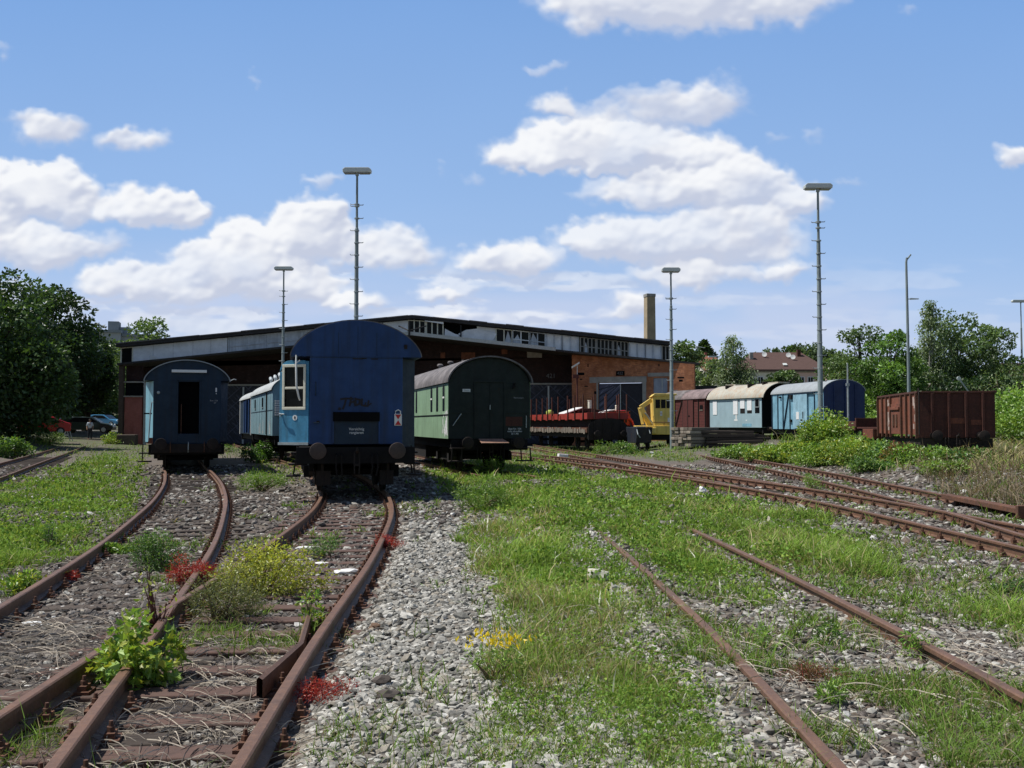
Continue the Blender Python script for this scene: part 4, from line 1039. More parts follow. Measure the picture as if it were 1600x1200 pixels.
def flat_wagons():
    # lower rusty flat wagon
    t = empty('flat_wagon', (6.15, 64.0, .15), R(12.5), 'rusty low flat wagon with splintered deck edge, carrying the red stake wagon', 'railway wagon')
    L = 17; hw = 1.42
    g = MB(); g.box(-hw, hw, 0, L, 1.08, 1.40); g.build('deck', M['rust'], t, bevel=.02)
    g = MB(); r = random.Random(2)
    for k in range(46):
        y = .2+k*.36+r.uniform(-.08, .08); g.box(-hw-.05, -hw-.003, y, y+r.uniform(.14, .30), r.uniform(1.0, 1.1), r.uniform(1.28, 1.43))
    g.build('deck_planks', M['sleeper_lt'], t)
    g = MB(); A = [(x*.92, z) for x, z in arc(1.42, 1.45, 2.02, 20, .5)]
    g.prism([(1.31, .62), ]+A+[(-1.31, .62)], -.06, -.002); g.build('end_plate', M['rust_dk'], t)
    g = MB()
    for x in (-.9, -.3, .3, .9): g.box(x-.04, x+.04, -.12, -.062, .65, 1.8)
    build_split(g, 'end_rib', M['rust_dk'], t)
    underframe(t, L, 1.07, hw, truss=False); buffers(t, -.06, 1.03, .2, 1.75, M['rust_dk'])
    for y in (2, 4.2, 11.5, 14.5): wheelset(t, y)
    # red stake wagon on top
    t = empty('stake_wagon', (6.15, 64.0, 2.16), R(12.5), 'red stake wagon frame with upright stakes stacked on a rusty flat wagon', 'railway wagon')
    g = MB(); g.box(-1.38, -1.24, .05, L, -.06, .34); g.box(1.24, 1.38, .05, L, -.06, .34); g.box(-1.38, 1.38, 0, .0495, -.06, .36); g.box(-1.235, 1.235, .06, L, .18, .26)
    for k in range(9): g.box(-1.42, -1.385, 1.0+k*1.8, 1.5+k*1.8, -.12, .2)
    g.build('frame', M['red'], t, bevel=.01)
    g = MB(); g.box(-1.1, 1.1, .1, L-.1, -.55, -.065); g.build('underframe', M['under'], t)
    st = MB(); st.box(-.035, .035, -.05, .05, 0, 1.62); s0 = st.build('stake', M['rust_wall'], t, (-1.43, .75, -.06))
    for y in (2.7, 4.4, 6.9, 8.6, 9.9, 11.4, 13.2, 15.0, 16.4): copy_part(s0, t, (-1.43, y, -.06))
    for y in (.4, 2.4, 5.0, 8.0, 11.0, 14.0): copy_part(s0, t, (1.43, y, -.06))
    for x in (-.9, -.1, .75): copy_part(s0, t, (x, -.06, -.06))
    g = MB(); g.tube([(-.5, 11, .5), (-.1, 11.2, .52)], .42, 12); g.lathe((-.8, 9.4, .26), (0, 0, 1), [(.3, 0), (.36, .2), (.3, .42), (.1, .5)], 12); 
    # separate loads
    y_ = empty('green_bale', (6.15-math.sin(R(12.5))*12+(-.7)*math.cos(R(12.5)), 64+12*math.cos(R(12.5)), 2.42), 0, 'small yellow green drum lying on the red stake wagon', 'drum')
    g = MB(); g.lathe((0, 0, 0), (0, 0, 1), [(.24, 0), (.28, .08), (.28, .30), (.22, .40), (.1, .44)], 14); g.build('drum_body', plain('lime_drum', (.45, .55, .10), .6), y_, smooth=True)
    # dark wagon part to the right, dark blue tub
    t = empty('dump_tub', (11.35*.71, 62.5, .15), R(12), 'dark blue steel tub low between the flat wagons and the yellow machine', 'tub')
    g = MB(); g.prismx([(-.5, .45), (1.2, .45), (1.5, 1.45), (-.8, 1.45)], -.48, .52); g.build('tub_body', paint('dark_navy_tub', (.008, .013, .026), .6), t, bevel=.03)
    g = MB(); g.tube([(-.5, -.75, 1.3), (-.5, -.95, 1.0), (-.35, -.95, .8)], .03, 6); g.tube([(.3, -.75, 1.3), (.3, -.95, 1.05)], .03, 6); g.build('hook', M['steel'], t)
    for x in (-.3, .35):
        g = MB(); g.lathe((x, -.3, .33), (1, 0, 0), [(.22, -.06), (.3, -.05), (.3, .05), (.2, .06)], 16); g.build('wheel', M['under'], t)

def red_machines():
    # red machine with white cab roof behind the stakes
    t = empty('rail_tractor', (5.35, 74.0, .35), R(14), 'red shunting machine with white hood roof and cream exhaust behind the stakes', 'rail machine'); t.scale = (.62, .8, .76)
    g = MB(); g.box(-3.0, 2.6, -1.1, 1.1, 1.2, 2.5); g.build('body', M['red_hi'], t, bevel=.05)
    g = MB(); g.prism([(-1.2, 2.51), (2.5, 2.51), (2.5, 3.1), (.6, 3.42), (-.6, 3.42), (-1.2, 3.2)], -1.05, 1.05); cab = g.build('cab', M['rust_wall'], t, bevel=.03)
    g = MB(); g.box(-1.0, -.05, -1.075, -1.052, 2.6, 3.15); g.build('window', M['glass'], cab)
    g = MB(); g.hexa([(-2.9, -1.1, 2.80), (-.6, -1.15, 3.43), (-.6, 1.1, 3.43), (-2.9, 1.1, 2.80), (-2.9, -1.1, 2.95), (-.6, -1.15, 3.55), (-.6, 1.1, 3.55), (-2.9, 1.1, 2.95)]); g.build('hood_roof', M['white'], t, bevel=.06)
    g = MB(); g.lathe((.55, -.4, 3.40), (0, 0, 1), [(.22, 0), (.22, .75), (.26, .77), (.26, .82)], 16); g.build('exhaust_stack', M['cream'], t, smooth=True)
    g = MB(); 
    for k in range(4): g.box(-2.8+k*.42, -2.5+k*.42, -1.13, -1.102, 1.9, 2.35)
    g.build('grille', M['under'], t)
    g = MB(); g.box(-2.6, 2.3, -1, 1, .6, 1.195); g.build('underframe', M['under'], t)
    for x in (-2, 1.6):
        g = MB()
        for s in (-1, 1): g.lathe((x, s*.72, .45), (0, s, 0), [(.45, 0), (.5, .03), (.45, .1), (.2, .12)], 20)
        g.tube([(x, -.8, .45), (x, .8, .45)], .08, 8); g.build('wheelset', M['under'], t)
    # second red machine: rounded bonnet with white slope
    t = empty('motor_trolley', (6.75, 68.8, .35), R(10), 'red rounded trolley with sloping white bonnet near the dark brick gate', 'rail machine'); t.scale = (.56, .8, .88)
    A = [(-2.6, 1.5), (2.3, 1.5), (2.3, 2.3), (2.0, 2.62), (1.6, 2.72), (-.4, 2.68), (-1.4, 2.45), (-2.3, 2.05), (-2.6, 1.8)]
    g = MB(); g.prism(A, -.9, .9); g.build('body', M['red_hi'], t, bevel=.12)
    g = MB(); g.prism([(-2.62, 1.86), (-2.3, 2.12), (-1.4, 2.52), (-.2, 2.76), (.3, 2.78), (.3, 2.70), (-.4, 2.60), (-1.4, 2.30), (-2.3, 1.92)], -.95, .5); g.build('bonnet', M['white'], t, bevel=.03)
    g = MB(); g.lathe((.75, -.3, 2.65), (0, 0, 1), [(.16, 0), (.16, .38), (.19, .40), (.15, .46)], 14); g.build('exhaust_stack', M['cream'], t, smooth=True)
    pts = [(1.9+.75*math.sin(R(q)), -.92, 1.15+.95*math.cos(R(q))) for q in range(-10, 100, 12)]+[(2.65, -.92, .5)]
    g = MB(); g.tube(pts, .14, 8); g.build('mudguard', M['red_hi'], t, smooth=True); g = MB(); g.tube([(x, .9, z) for x, y, z in pts], .14, 8); g.build('mudguard', M['red_hi'], t, smooth=True)
    g = MB(); g.box(-2.4, 2.4, -.8, .8, .55, 1.495); g.build('underframe', M['under'], t)
    for k in range(6):
        g = MB(); g.box(-.1+k*.34, .1+k*.34, -.935, -.905, 1.75, 2.35); g.build('vent_slot', M['under'], t)
    g = MB(); g.tube([(-2.5, -1.0, 1.6), (-2.5, -1.0, 2.3), (-1.2, -1.0, 2.62), (2.2, -1.0, 2.62), (2.2, -1.0, 1.6)], .035, 6); g.tube([(.5, -1.0, 2.62), (.5, -1.0, 1.6)], .03, 6); g.build('handrail', M['rust_wall'], t)
    for x in (-1.7, 1.7):
        g = MB()
        for s in (-1, 1): g.lathe((x, s*.70, .42), (0, s, 0), [(.36, 0), (.42, .03), (.38, .1), (.2, .12)], 18)
        g.tube([(x, -.78, .42), (x, .78, .42)], .07, 8); g.build('wheelset', M['under'], t)
    g = MB(); g.lathe((2.9, -1.4, .95), (0, -1, 0), [(.18, 0), (.22, .05), (.18, .12)], 14)
    g.build('red_lamp', M['red_hi'], t)

def yellow_machine():
    t = empty('rail_crane', (9.75, 66.5, .38), R(-4), 'yellow railway crane with three window cab in front of the brick gable', 'rail machine')
    g = MB(); g.box(-1.55, 1.05, -1.1, 2.2, .72, 1.30); g.box(-1.75, -.2, -1.25, 1.2, .78, 1.18); g.build('chassis', M['yellow'], t, bevel=.03)
    g = MB(); g.prism([(-.35, 1.305), (1.02, 1.305), (1.02, 3.28), (-.30, 3.28), (-.42, 3.1)], -1.0, 1.6); cab = g.build('cab', M['yellow'], t, bevel=.04)
    g = MB(); g.prism([(-.50, 3.22), (1.15, 3.30), (1.15, 3.40), (-.30, 3.42)], -1.1, 1.75); g.build('cab_roof', M['yellow'], cab, bevel=.02)
    for x in (-.24, .12, .48):
        g = MB(); g.box(x, x+.30, -1.02, -1.001, 2.45, 3.02); g.build('window', M['glass'], cab)
    g = MB(); g.box(1.0205, 1.03, -.7, 1.2, 2.35, 3.05); g.build('window', M['glass'], cab)
    g = MB(); g.box(.06, .20, -1.008, -1.001, 1.95, 2.25); g.box(.55, .68, -1.008, -1.001, 1.55, 1.82); g.build('notice', M['label_w'], cab)
    text('notice_text', '22', cab, (.13, -1.012, 2.1), .12, M['tail_red'])
    g = MB(); g.beam((-.55, -.4, 1.25), (-1.2, -.6, 2.5), .28, .34); g.beam((-1.2, -.6, 2.5), (-.45, -.5, 3.02), .22, .28); g.beam((-1.28, -.62, 2.5), (-1.05, -.7, 1.4), .16, .18); g.build('jib', M['yellow'], t, bevel=.02)
    g = MB(); g.tube([(-.35, -.75, 1.35), (-.9, -.78, 2.15)], .06, 8); g.build('hydraulic_ram', M['steel'], t, smooth=True)
    g = MB(); g.tube([(-.4, -1.12, 1.52), (1.05, -1.12, 1.52)], .025, 6); g.tube([(-.4, -1.12, 1.95), (-.4, -1.12, 1.31)], .02, 6); g.tube([(.3, -1.12, 1.52), (.3, -1.12, 1.31)], .02, 6); g.tube([(1.05, -1.12, 1.52), (1.05, -1.12, 1.31)], .02, 6); g.build('handrail', M['rust'], t)
    g = MB(); g.box(-1.5, 1.0, -.9, 2.0, .35, .715); g.build('underframe', M['under'], t)
    for y in (-.5, 1.6): wheelset(t, y)
    g = MB(); g.box(-1.7, -.9, -1.3, -1.26, .95, 1.25); g.build('number_board', M['cream'], t)

def right_vans():
    # brown boarded van
    ca, sa = math.cos, math.sin
    def origin(cx, cy, th, hw): return (cx+hw*math.cos(th), cy+hw*math.sin(th))
    th = R(20); x, y = origin(14.13, 72.5, th, 1.3)
    t = empty('covered_van', (x, y, .5), th, 'red brown boarded goods van with sliding door and white graffiti', 'railway van')
    L = 6.6; hw = 1.3; ez = 3.2; tz = 3.92; fl = 1.05
    mb = MB(); mb.box(-hw, hw, 0, L, fl, ez); mb.prism(arc(hw-.02, ez-.01, tz-.04), .01, L-.01); mb.build('body', M['brown_wood'], t, bevel=.01)
    rf = roof_sheet(hw+.12, ez-.05, tz, .04, -.15, L*.52).build('roof', paint('red_tinted_roof', (.22, .165, .165), .7, damt=.6, rust=.3, fade=.3), t, smooth=True)
    roof_sheet(hw+.12, ez-.05, tz+.005, .04, L*.52+.03, L+.1).build('roof', M['roof_dk'], t, smooth=True)
    g = MB(); x = -hw
    for k in range(17): g.box(x-.008, x-.001, .02, L-.02, fl+.1+k*.112, fl+.112+k*.112)
    g.build('board_gap', M['rust_dk'], t)
    g = MB(); g.box(x-.075, x-.03, 1.75, 3.25, fl+.02, ez-.06); sd = g.build('sliding_door', wood('dark_door_boards', (.13, .045, .042), .6, (2, 14, 1)), t, bevel=.01)
    g = MB(); g.box(x-.10, x-.076, 2.47, 2.52, fl+.02, ez-.06); g.box(x-.12, x-.10, 2.2, 2.45, 1.9, 1.95); g.build('door_bar', M['rust_dk'], sd)
    g = MB()
    for y0 in (.04, 1.0, 1.72, 3.25, 4.5, L-.1): g.box(x-.06, x-.012, y0, y0+.07, fl, ez-.02)
    g.beam((x-.05, 4.45, fl+.05), (x-.05, 3.4, ez-.1), .05, .06); build_split(g, 'body_rib', M['rust_dk'], t)
    g = MB(); g.box(x-.03, x-.010, .45, .85, 2.35, 2.68); w = g.build('vent_window', M['black'], t)
    g = MB(); g.box(x-.04, x-.010, .42, .88, 2.28, 2.345); g.build('sill', M['sleeper_lt'], w)
    g = MB(); r = random.Random(3)
    for k in range(22):
        q = r.uniform(0, 6.28); cy, cz = 5.0+r.gauss(0, .25), fl+.75+r.gauss(0, .3); g.beam((x-.065-.001*k, cy, cz), (x-.065-.001*k, cy+.22*math.cos(q), cz+.3*math.sin(q)), .002, .07, (1, 0, 0))
    g.build('graffiti', M['graf_w'], t)
    underframe(t, L, fl-.01, hw, truss=False); buffers(t, 0, 1.0); wheelset(t, 1.3); wheelset(t, L-1.3)
    # pale grey-blue coach
    x0, y0 = origin(16.55, 66.0, th, 1.4)
    t = empty('railway_coach', (x0, y0, .5), th, 'short pale grey blue coach with white boarded windows and stained cream roof', 'railway coach')
    L = 6.5; hw = 1.4; ez = 3.15; tz = 4.05; fl = 1.05; x = -hw
    mb = MB(); mb.box(-hw, hw, .01, L, fl, ez-.02); mb.prism(arc(hw-.03, ez-.05, tz-.05), .015, L-.01); mb.build('body', M['pale2'], t, bevel=.01)
    g = MB(); g.box(-hw+.02, hw-.02, -.02, .0085, fl+.02, ez-.02); g.prism(arc(hw-.06, ez-.019, tz-.07), -.02, .0085); g.build('end_wall', M['black'], t)  # end face coloured black to carry its shade
    roof_sheet(hw+.12, ez-.10, tz, .045, -.35, L+.25).build('roof', M['roof_lt'], t, smooth=True)
    for k, (y0, y1, za, zb, nz) in enumerate(((.25, .77, 2.02, 2.95, 0), (1.14, 1.70, 2.02, 2.98, 1), (1.98, 2.54, 2.02, 2.98, 2), (2.84, 3.42, 1.95, 2.98, 3), (5.5, 6.06, 1.95, 2.92, 3))):
        g = MB(); g.box(x-.012, x-.001, y0, y1, za, zb); w = g.build('window', M['glass'] if nz in (0,) else M['under'], t)
        if nz:
            zz = {1: 2.22, 2: 2.35, 3: za}[nz]; g = MB(); g.box(x-.026, x-.0125, y0+.01, y1-.01, zz, zb); g.build('window_board', M['blind'], w)
        else:
            g = MB(); g.box(x-.025, x-.0125, y0, y1, 2.40, 2.45); g.box(x-.025, x-.0125, y0, y0+.05, 2.455, zb); g.box(x-.025, x-.0125, y1-.05, y1, 2.455, zb); g.build('frame', M['steel'], w)
    g = MB()
    for y0, z0, w_, h_ in ((2.98, 1.62, .16, .3), (2.9, 1.5, .42, .12), (1.75, 1.5, .14, .08), (2.95, 1.9, .1, .1)): g.box(x-.006, x-.001, y0, y0+w_, z0, z0+h_)
    g.build('graffiti', M['graf_w'], t)
    g = MB(); g.box(x-.0075, x-.001, 1.2, 2.3, 1.12, 1.32); g.build('graffiti', M['van_blue'], t)
    g = MB()
    for y0, xx in ((4.9, -.72), (2.1, -.72), (.9, -.35)):
        z = ez-.1+(tz-ez+.1)*max(0, 1-(xx/1.52)**2)**.6; g.box(xx-.3, xx+.3, y0, y0+.14, z-.12, z+.14)
    g.build('roof_vent', M['rust_dk'], t)
    g = MB(); g.box(-.2, .8, 5.0, 6.3, tz-.05, tz+.08); g.box(-.3, .6, -.3, 1.4, tz-.03, tz+.05); g.build('roof_walk', M['roof_lt'], t)
    underframe(t, L, fl-.01, hw, truss=False); buffers(t, 0, 1.0); wheelset(t, 1.2); wheelset(t, L-1.2)
    # worn sky-blue van with shade-darkened end
    th = R(8); x0, y0 = origin(17.84, 57.0, th, 1.25)
    t = empty('covered_van', (x0, y0, .42), th, 'worn sky blue goods van with shaded blue arched end behind the bushes', 'railway van')
    L = 7.4; hw = 1.25; ez = 3.30; tz = 3.93; fl = 1.05; x = -hw
    mb = MB(); mb.box(-hw, hw, .012, L, fl, ez-.02); mb.build('side_wall', M['van_blue'], t, bevel=.01)
    mb = MB(); mb.box(-hw+.004, hw-.004, -.03, .0115, fl-.25, ez+.02); mb.prism(arc(hw-.004, ez+.019, tz-.02), -.03, .0115); mb.build('end_wall', M['van_end'], t)
    g = MB()
    for xx in (-.62, .05, .66): g.box(xx-.03, xx+.03, -.075, -.031, fl-.2, 3.75)
    build_split(g, 'end_rib', M['van_end'], t)
    roof_sheet(hw+.07, ez-.03, tz+.02, .04, -.04, L+.1).build('roof', M['roof_gr'], t, smooth=True)
    g = MB()
    for y0 in (.35, 1.1, 2.35, 3.3, 4.55, 5.6, 6.4, L-.08): g.box(x-.05, x-.001, y0, y0+.07, fl, ez-.05)
    g.beam((x-.045, 5.55, fl+.05), (x-.045, 4.75, ez-.1), .05, .07); g.beam((x-.045, 2.3, 2.4), (x-.045, 2.9, ez-.15), .05, .07); build_split(g, 'body_rib', M['blue2'], t)
    g = MB(); g.box(x-.10, x-.052, 2.0, 3.95, fl+.05, ez-.15); g.build('sliding_door', paint('pale_worn_door', (.28, .47, .58), .6, damt=.35, rust=.1, fade=.25, scale=2), t, bevel=.01)
    g = MB(); g.box(x-.11, x-.0505, 1.2, 4.4, ez-.13, ez-.06); g.build('door_track', M['blue2'], t)
    g = MB(); g.box(x-.115, x-.1015, 3.1, 3.5, 1.65, 2.1); g.build('paper_notice', M['label_w'], t)
    g = MB()
    for y0, z0, w_, h_ in ((4.2, 2.9, .3, .25), (4.3, 1.5, .22, .15), (2.5, 1.7, .14, .4), (2.62, 1.55, .3, .1), (5.9, 3.0, .2, .1)): g.box(x-.103, x-.0015, y0, y0+w_, z0, z0+h_)
    g.build('rust_hole', M['under'], t)
    underframe(t, L, fl-.01, hw, truss=False); buffers(t, -.03, 1.0); wheelset(t, 1.4); wheelset(t, L-1.4)
    # low red-brown flat wagon between
    t = empty('flat_wagon', (18.6, 49.5, .42), R(4), 'low red brown wagon end board half hidden by bushes beside the open wagon', 'railway wagon')
    g = MB(); g.box(-1.55, .15, 0, .12, 1.22, 1.66); g.box(-1.55, -1.45, .12, 5.5, 1.05, 1.5); g.box(.05, .15, .12, 5.5, 1.05, 1.5); g.box(-1.445, .045, .122, 5.5, 1.05, 1.15); g.build('side_board', M['rust_wall'], t, bevel=.01)
    g = MB(); g.box(-1.35, -.55, -1.6, -.3, .65, 1.12); g.box(-.93, -.89, -1.63, -1.602, .66, 1.1); g.build('buffer_beam', M['rust_red'], t, bevel=.02)
    g = MB(); g.box(-1.4, -.1, -.3, 5.4, .55, 1.045); g.build('underframe', M['under'], t)
    # rusty open wagon
    th = R(-9); hw = 1.46; x0, y0 = origin(16.3, 40.0, th, hw)
    t = empty('open_wagon', (x0, y0, .30), th, 'rust red high sided open wagon with ribbed sides and rusted buffers', 'railway wagon')
    L = 7.6; fl = 1.05; tz = 2.72; x = -hw
    g = MB(); g.box(-hw, -hw+.05, .05, L-.05, fl, tz); g.box(hw-.05, hw, .05, L-.05, fl, tz); g.box(-hw, hw, L-.05, L, fl, tz); g.box(-hw+.051, hw-.051, .06, L-.06, fl, fl+.06); g.build('side_wall', M['rust_red'], t)
    g = MB(); g.box(-hw, hw, 0, .049, fl-.12, tz-.002); g.build('end_wall', M['rust_wall'], t)  # end plate takes the darker rust, shade put into its colour
    g = MB(); g.box(-hw-.05, -hw+.06, -.05, L+.05, tz, tz+.085); g.box(hw-.06, hw+.05, -.05, L+.05, tz, tz+.085); g.box(-hw+.061, hw-.061, -.05, .06, tz, tz+.075); g.box(-hw+.061, hw-.061, L-.06, L+.05, tz, tz+.075); g.build('top_rail', M['rust_wall'], t, bevel=.01)
    g = MB()
    for k, y0 in enumerate((.02, .9, 1.75, 2.65, 4.75, 5.6, 6.5, L-.1)): g.box(x-.09, x-.001, y0, y0+.09, fl-.15, tz-.003)
    build_split(g, 'side_rib', M['rust'], t)
    g = MB()
    for xx in (-.92, -.28, .36, 1.0): g.box(xx-.045, xx+.045, -.09, -.001, fl-.1, tz-.003)
    build_split(g, 'end_rib', M['rust_wall'], t, .008)
    g = MB(); g.box(x-.07, x-.012, 2.9, 4.6, fl, tz-.35); g.box(x-.13, x-.071, 2.9, 4.6, tz-.62, tz-.5); d = g.build('side_door', M['rust_red'], t, bevel=.01)
    g = MB(); g.box(x-.12, x-.071, 3.3, 3.6, 1.4, 1.9); g.box(x-.12, x-.071, 3.9, 4.2, 1.4, 1.9); g.build('door_latch', M['rust'], d)
    g = MB(); r = random.Random(8)
    for k in range(26):
        y0 = r.choice([.4, 1.2, 5.1, 5.4])+r.uniform(-.2, .2); z0 = r.uniform(1.2, 2.4); g.box(x-.0035-.0003*k, x-.001, y0, y0+r.uniform(.05, .3), z0, z0+r.uniform(.1, .4))
    g.build('paint_remnant', plain('flaked_white_paint', (.42, .33, .29), .9), t)['kind'] = 'stuff'
    g = MB(); g.tube([(-hw+.02, -.05, tz+.2), (-hw+.02, -.12, tz-.05), (-hw+.02, -.12, fl)], .03, 6); g.build('corner_bracket', M['rust_dk'], t)
    g = MB(); g.box(-.35, .35, -.012, -.001, 1.5, 1.72); g.box(.55, .95, -.012, -.001, 1.45, 1.65); g.build('faded_panel', M['rust_red'], t)
    underframe(t, L, fl-.13, hw, mat=M['rust_dk'], truss=False); buffers(t, -.02, 1.02, .21, 1.75, M['rust_dk']); coupling(t, 0, 1.0); wheelset(t, 1.5); wheelset(t, L-1.5)
# ------------------------------------------------------------------ engine shed
def lerp(a, b, t): return a+(b-a)*t
def make_shed():
    O = (-8.4, 82.0, 0.0)
    t = empty('engine_shed', O, 0, 'long shaded brick engine shed with a low gable, glazed clerestory and orange brick right end', 'engine shed')
    def B(mb, name, mat, parent=None, **k):
        p = parent or t
        return mb.build(name, mat, p, off=O, **k)
    PKX = -8.4
    def zl(x): return 9.27-(PKX-x)*.1015 if x < PKX else 9.27-(x-PKX)*.1085
    def zu(x): return 10.95-(PKX-x)*.0975 if x < PKX else 10.95-(x-PKX)*.1035
    def fy(x): return 82.0 if x < 5.05 else 82.0-(x-5.05)*.19     # front line of canopy
    xl, xr = -32.6, 15.1
    # lower canopy roof (thin slab) and its fascia
    for name, xs in (('canopy_roof', (xl, PKX)), ('canopy_roof', (PKX, 5.05)), ('canopy_roof', (5.05, xr))):
        a, b = xs; g = MB()
        g.hexa([(a, fy(a), zl(a)-.16), (b, fy(b), zl(b)-.16), (b, 88, zl(b)-.16), (a, 88, zl(a)-.16), (a, fy(a), zl(a)), (b, fy(b), zl(b)), (b, 88, zl(b)+.1), (a, 88, zl(a)+.1)])
        B(g, name, M['felt'])
    g = MB(); a, b = -8.9, 3.6
    g.hexa([(PKX, 81.90, zl(PKX)-.14), (b, 81.90, zl(b)-.14), (b, 81.995, zl(b)-.14), (PKX, 81.995, zl(PKX)-.14), (PKX, 81.90, zl(PKX)+.15), (b, 81.90, zl(b)+.15), (b, 81.995, zl(b)+.15), (PKX, 81.995, zl(PKX)+.15)])
    g.hexa([(-11.0, 81.90, zl(-11)-.14), (PKX-.16, 81.90, zl(PKX)-.14), (PKX-.16, 81.995, zl(PKX)-.14), (-11.0, 81.995, zl(-11)-.14), (-11.0, 81.90, zl(-11)+.15), (PKX-.16, 81.90, zl(PKX)+.15), (PKX-.16, 81.995, zl(PKX)+.15), (-11, 81.995, zl(-11)+.15)])
    B(g, 'gutter', M['gutter'])
    g = MB(); g.box(PKX-.14, PKX-.03, 81.7, 81.95, zl(PKX)-.5, zl(PKX)+1.0); g.beam((PKX-.1, 81.8, zl(PKX)+.2), (PKX+1.2, 83.3, zl(PKX)+.75), .09, .09); g.beam((PKX-.1, 81.8, zl(PKX)+.2), (PKX-1.1, 83.3, zl(PKX)+.75), .09, .09); B(g, 'gutter_bracket', M['felt'])
    # upper roof
    for a, b in ((xl-.6, PKX), (PKX, 13.3)):
        g = MB(); g.hexa([(a, 83.2, zu(a)-.30), (b, 83.2, zu(b)-.30), (b, 120, zu(b)-.30), (a, 120, zu(a)-.30), (a, 83.2, zu(a)), (b, 83.2, zu(b)), (b, 120, zu(b)+.1), (a, 120, zu(a)+.1)])
        B(g, 'upper_roof', M['felt'], bevel=.02)
    g = MB()
    for a, b in ((xl-.62, PKX-.3), (PKX+.2, 13.32)):
        n = 14
        for i in range(n):
            x0 = lerp(a, b, i/n); x1 = lerp(a, b, (i+.985)/n); dz = random.uniform(-.03, .02)
            g.hexa([(x0, 83.12, zu(x0)-.06+dz), (x1, 83.12, zu(x1)-.06+dz), (x1, 83.6, zu(x1)-.02+dz), (x0, 83.6, zu(x0)-.02+dz), (x0, 83.12, zu(x0)+.035+dz), (x1, 83.12, zu(x1)+.035+dz), (x1, 83.6, zu(x1)+.05+dz), (x0, 83.6, zu(x0)+.05+dz)])
    B(g, 'roof_edge_strip', plain('worn_roof_edging', (.13, .12, .12), .8, var=.4, scale=2))
    # clerestory: dark inner wall, then panels
    g = MB(); g.quad((xl-.4, 84.3, zl(xl)), (PKX, 84.3, zl(PKX)), (PKX, 84.3, zu(PKX)-.3), (xl-.4, 84.3, zu(xl)-.3)); g.quad((PKX, 84.3, zl(PKX)), (13.2, 84.3, zl(13.2)), (13.2, 84.3, zu(13.2)-.3), (PKX, 84.3, zu(PKX)-.3))
    B(g, 'clerestory_back', M['black'])
    def panel(x0, x1, mat, name, y=83.75, lo=.05, hi=.36, parent=None, f0=0., f1=1.):
        q = []
        for x in (x0, x1):
            a = zl(x)+lo; b = zu(x)-hi; q.append((lerp(a, b, f0), lerp(a, b, f1)))
        g = MB(); g.hexa([(x0, y, q[0][0]), (x1, y, q[1][0]), (x1, y+.03, q[1][0]), (x0, y+.03, q[0][0]), (x0, y, q[0][1]), (x1, y, q[1][1]), (x1, y+.03, q[1][1]), (x0, y+.03, q[0][1])])
        return B(g, name, mat, parent)
    def px2x(px): return (px-800)/F*83.7
    def frame_window(p0, p1, n, glassmat, mid=True, fm='cream', broken=0):
        x0, x1 = px2x(p0), px2x(p1); r = random.Random(int(p0))
        w = panel(x0, x1, glassmat, 'clerestory_window')
        g = MB(); wd = .05
        for i in range(n+1):
            x = lerp(x0, x1, i/n); g.hexa([(x-wd, 83.66, zl(x)+.05), (x+wd, 83.66, zl(x)+.05), (x+wd, 83.745, zl(x)+.05), (x-wd, 83.745, zl(x)+.05), (x-wd, 83.66, zu(x)-.36), (x+wd, 83.66, zu(x)-.36), (x+wd, 83.745, zu(x)-.36), (x-wd, 83.745, zu(x)-.36)])
        for fz in ((.02, .98, .42) if mid else (.02, .98)):
            za = lerp(zl(x0)+.05, zu(x0)-.36, fz); zb = lerp(zl(x1)+.05, zu(x1)-.36, fz)
            g.hexa([(x0, 83.68, za-.035), (x1, 83.68, zb-.035), (x1, 83.743, zb-.035), (x0, 83.743, za-.035), (x0, 83.68, za+.035), (x1, 83.68, zb+.035), (x1, 83.743, zb+.035), (x0, 83.743, za+.035)])
        B(g, 'frame', M[fm], w)
        if broken:
            for i in range(n):
                if r.random() < broken:
                    xa = lerp(x0, x1, (i+.1)/n); xb = lerp(x0, x1, (i+.9)/n); za = zl(xa)+.12; h = (zu(xa)-zl(xa)-.5)
                    g = MB(); g.quad((xa, 83.735, za), (xb, 83.735, za), (xb, 83.735, za+h*r.uniform(.2, .6)), (lerp(xa, xb, r.uniform(.3, .7)), 83.735, za+h*r.uniform(.5, .95)), (xa, 83.735, za+h*r.uniform(.15, .5)))
                    B(g, 'broken_pane', M['wire_glass'], w)
        return w
    G = 'glass'
    frame_window(188, 206, 1, M[G], False, 'cream')
    for a, b in ((207, 238), (238.4, 269), (269.4, 300), (300.4, 328), (328.4, 354)): panel(px2x(a), px2x(b), M['tarp'], 'tarpaulin', y=83.70)
    g = MB(); x = px2x(231); g.quad((x, 83.68, zl(x)+.05), (px2x(252), 83.68, zl(px2x(252))+.05), (px2x(238), 83.55, zl(px2x(238))+.55)); g.quad((x, 83.69, zl(x)+.02), (px2x(236), 83.69, zl(px2x(236))+.02), (px2x(238), 83.56, zl(px2x(238))+.9)); B(g, 'torn_sheet', M['blind'])
    g = MB(); g.quad((px2x(232), 83.69, zl(px2x(232))+.06), (px2x(237.5), 83.69, zl(px2x(237))+.06), (px2x(238), 83.69, zl(px2x(238))+.5)); B(g, 'sheet_hole', M['black'])
    frame_window(356, 412, 2, M['wire_glass'], True, 'wire_glass'); frame_window(414, 470, 2, M['wire_glass'], True, 'wire_glass'); frame_window(472, 530, 2, M['wire_glass'], True, 'wire_glass'); frame_window(532, 596, 2, M['wire_glass'], True, 'wire_glass')
    panel(px2x(598), px2x(637), M['tarp'], 'tarpaulin')
